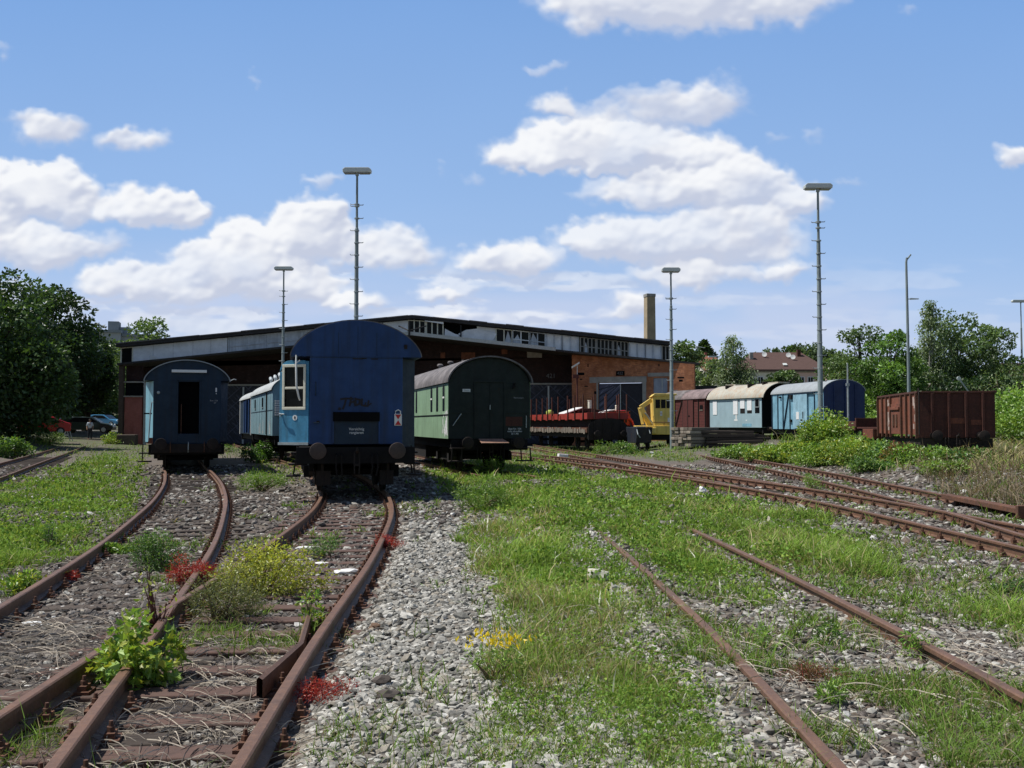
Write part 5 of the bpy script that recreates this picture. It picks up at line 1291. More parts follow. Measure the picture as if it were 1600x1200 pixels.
    frame_window(638, 664, 3, M[G], False, 'cream', .3); frame_window(666, 692, 3, M[G], False, 'cream', .15)
    g = MB(); xa, xb = px2x(664), px2x(693); g.hexa([(xa, 83.3, zu(xa)-.42), (xb, 83.3, zu(xb)-.50), (xb, 83.7, zu(xb)-.46), (xa, 83.7, zu(xa)-.38), (xa, 83.3, zu(xa)-.36), (xb, 83.3, zu(xb)-.32), (xb, 83.7, zu(xb)-.30), (xa, 83.7, zu(xa)-.34)]); B(g, 'loose_sheet', M['blind'])
    # sagging white sheets
    def sag(p, mat=M['tarp'], y=83.65):
        g = MB(); g.quad(*[(px2x(a), y, z) for a, z in p]); B(g, 'sagging_sheet', mat)
    sag([(694, zl(px2x(694))+.06), (716, zl(px2x(716))+.06), (720, zl(px2x(720))+.45), (711, zl(px2x(711))+.5), (695, zl(px2x(695))+.85)])
    sag([(721, zl(px2x(721))+.06), (768, zl(px2x(768))+.06), (776, zl(px2x(776))+.9), (745, zl(px2x(745))+1.15), (728, zl(px2x(728))+.95), (716, zl(px2x(716))+.55)])
    g = MB(); x = px2x(720); g.box(x-.05, x+.05, 83.5, 83.62, zl(x), zu(x)-.4); B(g, 'post', M['felt'])
    panel(px2x(745), px2x(774), M['tarp'], 'tarpaulin')
    frame_window(775, 800, 2, M[G], False, 'cream', .4); frame_window(801, 827, 2, M[G], True, 'blind', .5); frame_window(828, 852, 2, M[G], True, 'wire_glass', .25)
    for a, b in ((854, 878), (879, 904)): frame_window(a, b, 2, M['tarp'], False, 'wire_glass')
    for a, b in ((907, 931), (933, 957), (959, 982)): frame_window(a, b, 4, M[G], True, 'concrete', .12)
    for a, b in ((984, 1008), (1009, 1033)): frame_window(a, b, 2, M['tarp'], False, 'wire_glass')
    frame_window(1035, 1046, 2, M[G], False, 'concrete')
    # recessed dark left wall
    g = MB(); g.box(xl+.2, 5.4, 86.2, 86.6, -.5, 7.2); 
    g.prism([(xl+.2, 7.201), (5.4, 7.201), (5.4, zl(5.4)-.17), (PKX, zl(PKX)-.17), (xl+.2, zl(xl+.2)-.17)], 86.2, 86.6)
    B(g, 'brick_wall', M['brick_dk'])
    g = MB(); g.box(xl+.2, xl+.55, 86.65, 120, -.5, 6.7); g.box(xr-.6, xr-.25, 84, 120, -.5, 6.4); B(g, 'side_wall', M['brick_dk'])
    # wide left bay: post, brick panel and pale lintels
    g = MB(); g.box(xl+.05, xl+.40, 82.3, 82.75, -.5, zl(xl)-.17); B(g, 'corner_post', M['sleeper'])
    g = MB(); g.box(xl+.5, xl+1.95, 82.5, 82.8, .1, 4.02); B(g, 'brick_panel', M['brick_rd'])
    g = MB(); g.box(xl+.42, xl+2.0, 82.4, 82.85, 4.03, 4.13); g.box(xl+.42, xl+2.0, 82.4, 82.85, 5.22, 5.33); B(g, 'lintel', M['concrete'])
    g = MB(); g.box(xl+.5, xl+1.95, 82.6, 82.7, 4.14, 5.21); B(g, 'window', M['glass'])
    g = MB(); g.box(xl+.55, xl+1.95, 82.6, 82.8, 5.35, zl(xl)-.17); B(g, 'wall_panel', M['brick_dk'])
    g = MB(); g.box(xl+2.1, xl+2.3, 82.4, 82.6, 0, 5.2); g.box(xl+2.0, xl+2.6, 82.4, 82.6, 5.2, 5.3); B(g, 'downpipe', M['steel'])
    # gates along the wall: boards with diagonals
    def gate(xc, w, h, y, pale=False, pl=M['gate_wood'], rot=0.0, z0=0.1):
        root = MB(); root.box(-w/2, -.03, -.06, .0, z0, h); root.box(.03, w/2, -.06, .0, z0, h)
        o = root.build('shed_gate', pl, t, (xc-O[0], y-O[1], 0), rot=(0, 0, rot))
        g = MB(); rr = random.Random(int(xc*10))
        for s in (-1, 1):
            for k in range(7):
                u0 = .15+k*(h*.20); x0 = s*w/2*.97; x1 = s*.08
                za = u0+z0; zb = za+w*.42
                if zb > h-.1:
                    f = (h-.1-za)/(zb-za); 
                    if f <= .1: continue
                    x1 = lerp(x0, x1, f); zb = h-.1
                g.beam((x0, -.075-.001*k, za), (x1, -.075-.001*k, zb), .008, .05 if rr.random() < .5 else .10, (0, 1, 0)) if False else g.hexa([(x0, -.072-.001*k, za), (x1, -.072-.001*k, zb), (x1, -.0605, zb), (x0, -.0605, za), (x0, -.072-.001*k, za+.10), (x1, -.072-.001*k, zb+.10), (x1, -.0605, zb+.10), (x0, -.0605, za+.10)])
        g.build('diagonal_board', M['gate_pale'] , o)
        g = MB(); g.box(-.07, .07, -.10, -.061, z0, h-.1); g.build('centre_strip', M['gutter'] if pale else M['gate_pale'], o)
        g = MB(); g.box(-w/2-.1, w/2+.1, -.12, .0, h+.002, h+.14); g.build('gate_head', M['concrete'], o)
        return o
    for pc, w, h in ((262, 4.4, 5.0), (380, 4.2, 5.1), (505, 4.2, 5.1), (640, 4.2, 5.1), (758, 4.2, 5.1), (857, 4.1, 5.2)):
        gate((pc-800)/F*86.1, w, h, 86.19, pc in (380, 857))
    text('gate_number', '421', t, ((861-800)/F*86-O[0], 86.17-O[1], 5.95), .55, M['number'])
    g = MB(); 
    for a, b, c, d in ((-4.4, 8.0, 1.2, .6), (-2.4, 7.5, 1.0, 1.3), (-.9, 8.3, .5, .45), (-6.2, 8.0, .4, .5)): g.box(a, a+c, 86.17, 86.198, b-d, b)
    B(g, 'plaster_patch', plain('rust_plaster_patch', (.16, .06, .035), .9, var=.5, scale=3))
    g = MB(); g.box(1.3, 2.6, 86.1, 86.199, 7.55, 8.1); B(g, 'vent_grille', M['concrete'])
    # lit orange wall on the right, slightly turned to the left
    A = Vector((5.05, 83.8, 0)); E_ = Vector((14.66, 79.95, 0)); d = (E_-A).normalized(); L = (E_-A).length; rz = math.atan2(d.y, d.x)
    def U(px):   # station along the wall seen under photo column px
        k = (px-800)/F; return (k*A.y-A.x)/(d.x-k*d.y)
    ztop = lambda u: zl(A.x+d.x*u)-.17
    wall = MB()
    ua, ub, uh = U(935), U(1004), 5.2
    wa, wb, wz0, wz1 = U(1021), U(1043), 1.9, 5.55
    wall.hexa([(0, 0, -.5), (ua, 0, -.5), (ua, .4, -.5), (0, .4, -.5), (0, 0, ztop(0)), (ua, 0, ztop(ua)), (ua, .4, ztop(ua)), (0, .4, ztop(0))])
    wall.hexa([(ua, 0, uh), (ub, 0, uh), (ub, .4, uh), (ua, .4, uh), (ua, 0, ztop(ua)), (ub, 0, ztop(ub)), (ub, .4, ztop(ub)), (ua, .4, ztop(ua))])
    wall.hexa([(ub, 0, -.5), (wa, 0, -.5), (wa, .4, -.5), (ub, .4, -.5), (ub, 0, ztop(ub)), (wa, 0, ztop(wa)), (wa, .4, ztop(wa)), (ub, .4, ztop(ub))])
    wall.hexa([(wa, 0, wz1), (wb, 0, wz1), (wb, .4, wz1), (wa, .4, wz1), (wa, 0, ztop(wa)), (wb, 0, ztop(wb)), (wb, .4, ztop(wb)), (wa, .4, ztop(wa))])
    wall.box(wa, wb, 0, .4, -.5, wz0)
    wall.hexa([(wb, 0, -.5), (L, 0, -.5), (L, .4, -.5), (wb, .4, -.5), (wb, 0, ztop(wb)), (L, 0, ztop(L)), (L, .4, ztop(L)), (wb, .4, ztop(wb))])
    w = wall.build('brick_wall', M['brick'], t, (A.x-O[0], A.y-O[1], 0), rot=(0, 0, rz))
    def W(mb, name, mat, **k): return mb.build(name, mat, w, **k)
    g = MB(); g.box(ua-.75, ub+.35, -.05, -.002, uh+.02, uh+.50); g.box(ua-.16, ua+.0, -.04, -.002, 0, uh+.018); g.box(ub, ub+.32, -.04, -.002, 0, uh+.018); W(g, 'gate_surround', M['concrete'])
    um = (ua+ub)/2
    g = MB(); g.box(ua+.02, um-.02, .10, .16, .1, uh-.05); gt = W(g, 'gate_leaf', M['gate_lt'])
    g = MB()
    for k in range(9):
        z0 = .2+k*.55; g.hexa([(ua+.05, .088-.001*k, z0), (um-.05, .088-.001*k, min(uh-.1, z0+1.7)), (um-.05, .098, min(uh-.1, z0+1.7)), (ua+.05, .098, z0), (ua+.05, .088-.001*k, z0+.12), (um-.05, .088-.001*k, min(uh-.06, z0+1.84)), (um-.05, .098, min(uh-.06, z0+1.84)), (ua+.05, .098, z0+.12)])
    g.build('diagonal_board', M['gate_wood'], gt)
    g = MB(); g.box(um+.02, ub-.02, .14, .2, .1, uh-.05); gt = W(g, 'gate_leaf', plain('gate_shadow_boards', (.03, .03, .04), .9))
    g = MB(); 
    for k in range(4): g.hexa([(um+.1, .128-.001*k, 4.6-k*1.0), (ub-.08, .128-.001*k, 3.2-k*1.0), (ub-.08, .138, 3.2-k*1.0), (um+.1, .138, 4.6-k*1.0), (um+.1, .128-.001*k, 4.65-k*1.0), (ub-.08, .128-.001*k, 3.25-k*1.0), (ub-.08, .138, 3.25-k*1.0), (um+.1, .138, 4.65-k*1.0)])
    g.build('diagonal_board', M['gate_pale'], gt)
    g = MB(); g.box(um-.03, um+.03, .06, .10, .1, uh-.05); W(g, 'centre_strip', M['gutter'])
    g = MB(); g.box(wa, wb, .10, .14, wz0, wz1); ww = W(g, 'boarded_window', paint('blue_grey_board', (.30, .34, .42), .6, dirt=(.2, .22, .26), damt=.3, rust=.0))
    g = MB(); x = wa+(wb-wa)*.62; g.box(x-.04, x+.04, .06, .098, wz0, wz1); g.build('cover_strip', M['gutter'], ww)
    g = MB(); g.box(wa-.45, wb+.35, -.05, -.002, wz1+.12, wz1+.42); W(g, 'lintel', M['concrete'])
    np_ = MB(); un = U(969.5); np_.box(un-.36, un+.36, -.06, -.002, 5.78, 6.18); pl = W(np_, 'number_plate', M['black'])
    text('gate_number', '422', pl, (un, -.063, 5.98), .32, M['number'])
    g = MB(); r = random.Random(5)
    for px, z, a, b in ((916, 4.95, .3, .09), (908, 5.55, .22, .1), (908, 6.0, .6, .22), (930, 4.4, .2, .25), (1064, 5.55, .55, .12), (1064, 5.3, .3, .15), (919, 6.7, .1, .28), (1030, 6.6, .1, .2)):
        u = U(px); g.box(u-a/2, u+a/2, -.006, -.001, z-b/2, z+b/2)
    W(g, 'wall_hole', M['black'])
    # annex at the right corner
    g = MB(); g.box(14.9, 17.4, 88, 94, 0, 4.85); B(g, 'annex_wall', M['brick'])
    g = MB(); g.box(14.6, 18.0, 87.2, 94.5, 4.86, 5.15); B(g, 'annex_roof', M['felt'])
    # chimney
    c = empty('chimney_stack', (13.9, 100, 0), 0, 'tall square ochre chimney rising behind the right end of the shed', 'chimney')
    g = MB(); g.hexa([(-.52, -.45, 0), (.52, -.45, 0), (.52, .6, 0), (-.52, .6, 0), (-.43, -.38, 14.6), (.43, -.38, 14.6), (.43, .52, 14.6), (-.43, .52, 14.6)]); g.build('shaft', M['chimney'], c, rot=(0, 0, R(14)))
    g = MB(); g.box(-.47, .47, -.42, .56, 14.605, 14.9); g.build('cap', M['concrete'], c, rot=(0, 0, R(14)))

# ------------------------------------------------------------------ lamps and poles
def lamp_pole(x, y, H, label, head=1.4, rungs=True, z=None, rotz=0, rad=.13):
    z = float(ground_h(x, y))-.1 if z is None else z
    t = empty('lamp_post', (x, y, z), rotz, label, 'lamp post', 'yard floodlight posts')
    g = MB(); g.tube([(0, 0, 0), (0, 0, H*.45), (0, 0, H*.452), (0, 0, H*.80), (0, 0, H*.802), (0, 0, H-.2)], [rad, rad*.92, rad*.86, rad*.7, rad*.5, rad*.42], 12); g.build('pole', M['pole'], t, smooth=True)
    if rungs:
        g = MB(); g.tube([(0, 0, 0), (.30, 0, 0), (.33, 0, .04)], .022, 6); g.lathe((0, 0, -.03), (0, 0, 1), [(rad*1.0, 0), (rad*1.0, .06)], 10)
        r0 = g.build('climbing_rung', M['steel'], t, (0, 0, 2.4)); k = 1; zz = 2.4+.62
        while zz < H-1.6:
            copy_part(r0, t, (0, 0, zz), (0, 0, math.pi*(k % 2))); zz += .62; k += 1
        copy_part(r0, t, (0, 0, H-1.75), (0, 0, math.pi*(k % 2))); copy_part(r0, t, (0, 0, H-1.72), (0, 0, math.pi*((k+1) % 2)))
    g = MB(); h = head/2
    g.prism([(-h, -.10), (h, -.10), (h+.02, .05), (h-.1, .14), (-h+.1, .14), (-h-.02, .05)], -.22, .22); hd = g.build('lamp_head', M['lamp'], t, (0, 0, H), bevel=.02)
    g = MB(); g.box(-h+.06, -.1, -.18, .18, -.145, -.101); g.box(.1, h-.06, -.18, .18, -.145, -.101); g.build('diffuser', M['lamp_glass'], hd)
    g = MB(); g.tube([(0, 0, -.25), (0, 0, -.1)], .09, 10); g.build('socket', M['steel'], hd)
    return t
def make_poles():
    lamp_pole(-7.85, 50, 14.75, 'tallest lamp post, standing between the nearest blue coach and the green coach')
    lamp_pole((1282-800)/F*48, 48, 13.1, 'tall lamp post in front of the sky blue van with the shaded end', 1.3)
    lamp_pole((1049.5-800)/F*60.5, 60.5, 11.0, 'lamp post beside the stack of sleepers and the yellow machine', 1.1, rad=.12)
    lamp_pole((441.5-800)/F*76, 76, 13.85, 'lamp post seen just left of the nearest blue coach roof', 1.4)
    lamp_pole(27.9*2.07*.995, 112, 15.0, 'far lamp post at the right edge above the hedge', 2.0, rungs=False)
    t = empty('wooden_pole', ((1420-800)/F*62, 62, .3), 0, 'bare weathered pole with bent tip and small side arm behind the rust open wagon', 'pole')
    g = MB(); g.tube([(0, 0, 0), (.02, 0, 5), (-.02, 0, 11.6), (.02, 0, 11.9)], [.12, .095, .07, .06], 9); g.tube([(0, 0, 11.75), (.28, 0, 12.1)], [.055, .05], 8); g.build('pole', M['pole'], t, smooth=True)
    g = MB(); g.tube([(0, 0, 9.3), (.3, 0, 9.3)], .03, 6); g.prism([(.2, 9.26), (.72, 9.28), (.72, 9.33), (.2, 9.36)], -.07, .07); g.build('side_arm', M['lamp'], t)
    t = empty('steel_mast', ((1325-800)/F*54, 54, .3), 0, 'thin steel mast standing in front of the shaded van end', 'mast')
    g = MB(); g.tube([(0, 0, 0), (0, 0, 3.6), (0, 0, 4.8)], [.06, .05, .035], 8); g.box(-.09, .09, -.05, .05, 3.55, 3.7); g.build('mast_tube', M['steel'], t)
    t = empty('crossing_lamp', ((902-800)/F*79.5, 79.5, .0), 0, 'small lamp on a dark red post beside the left corner of the orange brick wall', 'lamp')
    g = MB(); g.tube([(0, 0, 0), (0, 0, 5.6)], .07, 8); g.box(-.35, .12, -.1, .1, 5.45, 5.75); g.build('post', plain('dark_red_post', (.09, .03, .025), .8), t)
    g = MB(); g.hexa([(-.42, -.12, 6.25), (.18, -.12, 6.62), (.18, .12, 6.62), (-.42, .12, 6.25), (-.42, -.12, 6.40), (.18, -.12, 6.77), (.18, .12, 6.77), (-.42, .12, 6.40)]); g.tube([(0, 0, 5.6), (0, 0, 6.5)], .03, 6); g.build('lamp_head', M['lamp'], t)
    t = empty('street_lamp', ((1090-800)/F*150, 150, 2), 0, 'distant double armed street lamp behind the right corner of the shed', 'street lamp', 'distant street lamps')
    g = MB(); g.tube([(0, 0, 0), (0, 0, 11.5)], .10, 8); g.tube([(-3.2, 0, 12.0), (0, 0, 11.5), (1.2, 0, 11.3)], .06, 6); g.build('pole', M['steel'], t)
    g = MB(); g.box(-3.4, -2.2, -.2, .2, 11.9, 12.1); g.box(-1.9, -.8, -.2, .2, 10.3, 10.5); g.build('lamp_head', M['lamp'], t)
    t = empty('street_lamp', ((1115-800)/F*140, 140, 2), 0, 'distant single headed street lamp in front of the pale birch', 'street lamp', 'distant street lamps')
    g = MB(); g.tube([(0, 0, 0), (0, 0, 9.2)], .08, 8); g.build('pole', M['steel'], t)
    g = MB(); g.box(-.7, .5, -.2, .2, 9.2, 9.4); g.build('lamp_head', M['lamp'], t)
    t = empty('lever_signal', ((1530-800)/F*70, 70, .4), 0, 'small rusty signal lever frame before the dark trees on the right', 'signal')
    g = MB(); g.tube([(.0, 0, 0), (-.05, 0, 3.6)], .05, 6); g.tube([(0, 0, 2.6), (-1.4, 0, 4.6)], .05, 6); g.box(-.2, .05, -.03, .03, 3.0, 3.7); g.build('frame', M['steel'], t)
    g = MB(); g.lathe((-1.4, 0, 4.6), (0, 1, 0), [(.14, -.04), (.14, .04)], 12); g.build('lever_weight', M['lamp'], t)

# ------------------------------------------------------------------ houses, cars, person
def make_buildings():
    t = empty('apartment_tower', (-116.5, 300, 6.4), R(14), 'grey apartment tower with flat roof far beyond the left trees', 'apartment tower')
    g = MB(); g.box(-9, -1, -5, 8, 0, 22.5); g.box(-1, 8, -3, 8, 0, 21.6); g.build('wall', M['conc_tower'], t)
    g = MB(); g.box(-9.6, -.8, -5.6, 8.5, 22.51, 23.3); g.box(-.9, 8.6, -3.7, 8.4, 21.61, 22.4); g.box(-5, -2, -2, 3, 23.31, 26.2); g.box(-2, 1.0, -1, 3, 22.42, 24.6); g.build('roof_slab', plain('tower_roof', (.22, .25, .28), .9), t)
    for k in range(6):
        g = MB(); g.box(.5, 3.5, -3.06, -3.002, 2.2+k*3.1, 4.0+k*3.1); g.box(4.6, 7.2, -3.06, -3.002, 2.2+k*3.1, 4.0+k*3.1); g.build('window', M['glass'], t)
        g = MB(); g.box(.3, 7.6, -4.2, -3.07, 1.0+k*3.1, 2.0+k*3.1); g.build('balcony', M['blind'], t)
    # main house
    t = empty('house', (47.8, 180, 6.5), R(2), 'cream and pink house with large brown hipped roof carrying satellite dishes', 'house')
    W, D = 7.3, 5; ez, rz_ = 4.9, 8.3
    g = MB(); g.box(-W, -.4, -D, D, -4, ez); g.build('wall', M['plaster'], t)
    g = MB(); g.box(-.395, W-.6, -D+.02, D-.02, -4, ez); g.build('wall', M['pink'], t)
    g = MB(); a = [(-W-.5, -D-.6, ez), (W+.5, -D-.6, ez), (W+.5, D+.6, ez), (-W-.5, D+.6, ez)]; q = [(-4.2, 0, rz_), (4.6, 0, rz_)]
    g.v = a+q+[(x, y, ez-.25) for x, y, z in a]; g.f = [(0, 1, 5, 4), (1, 2, 5), (2, 3, 4, 5), (3, 0, 4), (6, 9, 8, 7), (0, 6, 7, 1), (1, 7, 8, 2), (2, 8, 9, 3), (3, 9, 6, 0)]
    rf = g.build('roof', M['tile'], t)
    def rp(x, f): return (x, -(D+.6)*(1-f), ez+(rz_-ez)*f)
    for x, f in ((-2.6, .75), (1.7, .72), (2.3, .60)):
        p = rp(x, f); g = MB(); g.lathe((p[0], p[1]-.35, p[2]+.35), (-.3, -1, .25), [(.05, -.10), (.42, 0), (.44, .02), (.001, -.04)], 16); g.tube([(p[0], p[1], p[2]-.05), (p[0], p[1]-.3, p[2]+.3)], .05, 6); g.build('satellite_dish', M['white'], rf, smooth=True)
    for x in (-5.1, 3.8):
        p = rp(x, .80 if x > 0 else .62); g = MB(); g.box(p[0]-.3, p[0]+.3, p[1]-.3, p[1]+.3, p[2]-.3, p[2]+1.1); g.build('chimney', M['rust_wall'] if x > 0 else M['concrete'], rf)
    p = rp(.3, .22); g = MB(); g.hexa([(p[0]-.35, p[1]-.25, p[2]+.0), (p[0]+.35, p[1]-.25, p[2]+.0), (p[0]+.35, p[1]+.35, p[2]+.25), (p[0]-.35, p[1]+.35, p[2]+.25), (p[0]-.35, p[1]-.3, p[2]+.1), (p[0]+.35, p[1]-.3, p[2]+.1), (p[0]+.35, p[1]+.3, p[2]+.45), (p[0]-.35, p[1]+.3, p[2]+.45)]); g.build('skylight', M['lamp'], rf)
    for x in (-6.0, -4.3, 3.0, 4.6):
        for z in (2.2, -.6):
            g = MB(); g.box(x-.42, x+.42, -D-.03, -D-.002, z, z+1.35); w = g.build('window', M['glass'], t)
            g = MB(); g.box(x-.52, x-.42, -D-.06, -D-.002, z-.08, z+1.45); g.box(x+.42, x+.52, -D-.06, -D-.002, z-.08, z+1.45); g.box(x-.42, x+.42, -D-.06, -D-.031, z+1.36, z+1.45); g.box(x-.03, x+.03, -D-.05, -D-.031, z, z+1.35); g.build('frame', M['blind'], w)
    g = MB(); g.box(-W-.15, W-.4, -D-.12, -D-.003, ez-.5, ez-.26); g.build('cornice', M['concrete'], t)
    def gable_house(x, y, z, w, d, h, rh, rot, label, roofm, wallm):
        t = empty('house', (x, y, z), R(rot), label, 'house')
        g = MB(); g.box(-w, w, -d, d, -4, h); g.prismx([(-d, h+.001), (d, h+.001), (0, h+rh)], -w, w); g.build('wall', wallm, t)
        g = MB()
        for s in (-1, 1): g.hexa([(-w-.3, s*(d+.4), h-.25), (w+.3, s*(d+.4), h-.25), (w+.3, 0, h+rh), (-w-.3, 0, h+rh), (-w-.3, s*(d+.4), h-.05), (w+.3, s*(d+.4), h-.05), (w+.3, 0, h+rh+.22), (-w-.3, 0, h+rh+.22)])
        g.build('roof', roofm, t)
        for k in (-.5, .3):
            g = MB(); g.box(w*k-.4, w*k+.4, -d-.03, -d-.002, h-2.4, h-1.0); g.build('window', M['glass'], t)
        g = MB(); g.box(w*.3, w*.3+.5, .2, .7, h+rh*.6, h+rh+.9); g.build('chimney', M['brick_rd'], t)
        return t
    gable_house((1198-800)/F*190, 190, 6.5, 2.0, 3.5, 3.7, 2.6, 8, 'small house with faded red roof left of the large hipped house', M['tile_red'], M['pink'])
    gable_house((1602-800)/F*150, 150, 3.0, 4.5, 4, 4.2, 3.6, -3, 'brown roofed house at the right edge behind the trees', M['tile'], M['brick_rd'])
    gable_house((1098-800)/F*175, 175, 5.0, 2.6, 3.5, 6.2, 2.4, 30, 'house with orange roof glimpsed just right of the shed corner', M['tile_red'], M['plaster'])
    gable_house((1318-800)/F*200, 200, 3.6, 4, 4, 6.0, 3, 20, 'house with red roof hidden among trees right of the hipped house', M['tile_red'], M['pink'])

def car(name, label, x, y, z, rz, paintm, L=4.0, est=False):
    t = empty(name, (x, y, z), R(rz), label, 'car')
    w = .82
    side = [(-L/2, .38), (-L/2+.02, .62), (-L/2+.35, .80), (-L/2+1.0, .90), (-L/2+1.75, 1.38), (L/2-1.25, 1.42), (L/2-.45, 1.30 if est else 1.05), (L/2-.05, .92), (L/2, .55), (L/2-.05, .30), (-L/2+.1, .28)]
    g = MB(); g.prism(side, -w, w); g.build('body', paintm, t, bevel=.07)
    for s in (-1, 1):
        g = MB(); a = [(-L/2+1.22, .94), (-L/2+1.86, 1.33), (L/2-1.35, 1.36), (L/2-.72, 1.0)]
        for (x0, z0), (x1, z1) in (): pass
        g.prism(a, s*w-.004 if s > 0 else s*w-.012, s*w+.012 if s > 0 else s*w+.004); g.build('side_window', M['glass'], t)
    g = MB(); g.hexa([(-L/2+1.02, -.70, .93), (-L/2+1.02, .70, .93), (-L/2+1.06, .70, .93), (-L/2+1.06, -.70, .93), (-L/2+1.72, -.62, 1.39), (-L/2+1.72, .62, 1.39), (-L/2+1.78, .62, 1.38), (-L/2+1.78, -.62, 1.38)])
    g.build('windscreen', M['glass'], t)
    for xx in (-L/2+.75, L/2-.75):
        for s in (-1, 1):
            g = MB(); g.lathe((xx, s*(w-.14), .31), (0, s, 0), [(.2, 0), (.31, .02), (.31, .16), (.25, .18)], 18); wl = g.build('wheel', M['tyre'], t)
            g = MB(); g.lathe((xx, s*(w-.14), .31), (0, s, 0), [(.19, .15), (.19, .19), (.05, .195)], 14); g.build('rim', M['steel'], wl)
    for s in (-1, 1):
        g = MB(); g.lathe((-L/2+.12, s*.58, .68), (-1, 0, .25), [(.13, 0), (.12, .06), (.001, .08)], 12); g.build('headlight', M['lamp'], t)
        g = MB(); g.box(L/2-.1, L/2+.01, s*.66-.1, s*.66+.1, .75, .95); g.build('tail_light', M['tail_red'], t)
    return t
def make_left_corner():
    car('parked_car', 'bright red hatchback parked under the trees at the left', -36.2, 77, float(ground_h(-36.2, 77))+.45, 28, M['car_red'], 3.8)
    car('parked_car', 'silver car parked furthest back beside the shed corner', -45.6, 106, 1.15, 160, M['car_silver'], 4.2, True)
    car('parked_car', 'black car parked in front of the silver one', -45.0, 101, 1.0, 165, M['car_dark'], 4.1)
    car('parked_car', 'blue car at the back of the parking area under the trees', -48.3, 118, 1.5, 170, M['car_blue'], 4.3, True)
    car('parked_car', 'dark green estate standing between the red car and the person', -36.6, 86, 1.0, 190, plain('car_deep_green', (.02, .035, .03), .3, var=.1), 4.4, True)
    g = MB(); P = [(-62, 97), (-33.6, 95.5), (-33.4, 112), (-70, 114)]
    g.quad(*[(x, y, float(ground_h(x, y))+.45) for x, y in P]); tag(g.build('road', M['asphalt']), kind='structure')
    g = MB(); g.beam((-62, 97, float(ground_h(-62, 97))+.2), (-33.6, 95.5, float(ground_h(-33.6, 95.5))+.2), .3, .6); o = g.build('kerb', M['concrete']); tag(o, kind='structure')
    # standing person
    px, py = -35.7, 84.3; z = float(ground_h(px, py)); 
    t = empty('person', (px, py, z), R(20), 'person in pale shirt and dark trousers standing by the left track end', 'person')
    J = {'pel': (0,0,.95), 'ch': (0,0,1.28), 'nk': (0,0,1.48), 'hd': (0,-.01,1.60), 'tp': (0,-.01,1.74), 'sl': (-.18,0,1.42), 'el': (-.24,.03,1.14), 'wl': (-.22,-.10,.92), 'sr': (.18,0,1.42), 'er': (.24,.03,1.14), 'wr': (.22,-.10,.92), 'hl': (-.21,-.13,.84), 'hr': (.21,-.13,.84),
         'pl': (-.09,0,.90), 'kl': (-.10,-.02,.50), 'al': (-.11,.02,.09), 'tl': (-.12,-.14,.04), 'pr': (.09,0,.90), 'kr': (.11,-.03,.50), 'ar': (.12,.0,.09), 'tr': (.14,-.16,.04)}
    Ra = {'pel': .15, 'ch': .16, 'nk': .065, 'hd': .10, 'tp': .075, 'sl': .075, 'el': .05, 'wl': .035, 'sr': .075, 'er': .05, 'wr': .035, 'hl': .04, 'hr': .04, 'pl': .10, 'kl': .07, 'al': .045, 'tl': .04, 'pr': .10, 'kr': .07, 'ar': .045, 'tr': .04}
    E_ = [('pel','ch'),('ch','nk'),('nk','hd'),('hd','tp'),('ch','sl'),('sl','el'),('el','wl'),('wl','hl'),('ch','sr'),('sr','er'),('er','wr'),('wr','hr'),('pel','pl'),('pl','kl'),('kl','al'),('al','tl'),('pel','pr'),('pr','kr'),('kr','ar'),('ar','tr')]
    def skin(name, keys, mat, grow=0):
        ks = [k for k in J if k in keys]; ix = {k: i for i, k in enumerate(ks)}
        me = bpy.data.meshes.new(name); me.from_pydata([J[k] for k in ks], [(ix[a], ix[b]) for a, b in E_ if a in ix and b in ix], []); me.materials.append(mat)
        o = bpy.data.objects.new(name, me); col.objects.link(o); o.parent = t
        m = o.modifiers.new('skin', 'SKIN'); sv = me.skin_vertices[0].data
        for k in ks: sv[ix[k]].radius = (Ra[k]+grow, Ra[k]*.9+grow)
        sv[0].use_root = True
        s = o.modifiers.new('sub', 'SUBSURF'); s.levels = 2; s.render_levels = 2
        return o
    skin('body', J.keys(), M['skin'])
    skin('shirt', ('pel','ch','nk','sl','el','sr','er'), M['shirt'], .015)
    skin('trousers', ('pel','pl','kl','al','pr','kr','ar'), M['trouser'], .016)
    g = MB(); g.lathe((0, .01, 1.64), (0, .2, 1), [(.105, -.02), (.115, .05), (.09, .11), (.04, .135)], 14); g.build('hair', M['hair'], t, smooth=True)
    # trestle
    t = empty('steel_trestle', (-36.3, 81.2, float(ground_h(-36.3, 81.2))), R(10), 'thin steel A-frame trestle left of the standing person', 'trestle')
    g = MB()
    for y in (-.4, .4): g.tube([(-.4, y, 0), (0, y, 1.35)], .03, 6); g.tube([(.4, y, 0), (0, y, 1.35)], .03, 6)
    g.tube([(0, -.5, 1.35), (0, .5, 1.35)], .03, 6); g.tube([(-.25, -.4, .5), (.25, -.4, .5)], .02, 6); g.build('frame', M['steel'], t)
    t = empty('timber_block', (-32.5+1.1, 81.4, .1), R(5), 'dark cut timber block standing before the pinkish brick panel', 'block')
    g = MB(); g.box(-.75, .75, -.4, .4, 0, .85); g.build('block_body', M['sleeper'], t, bevel=.08)

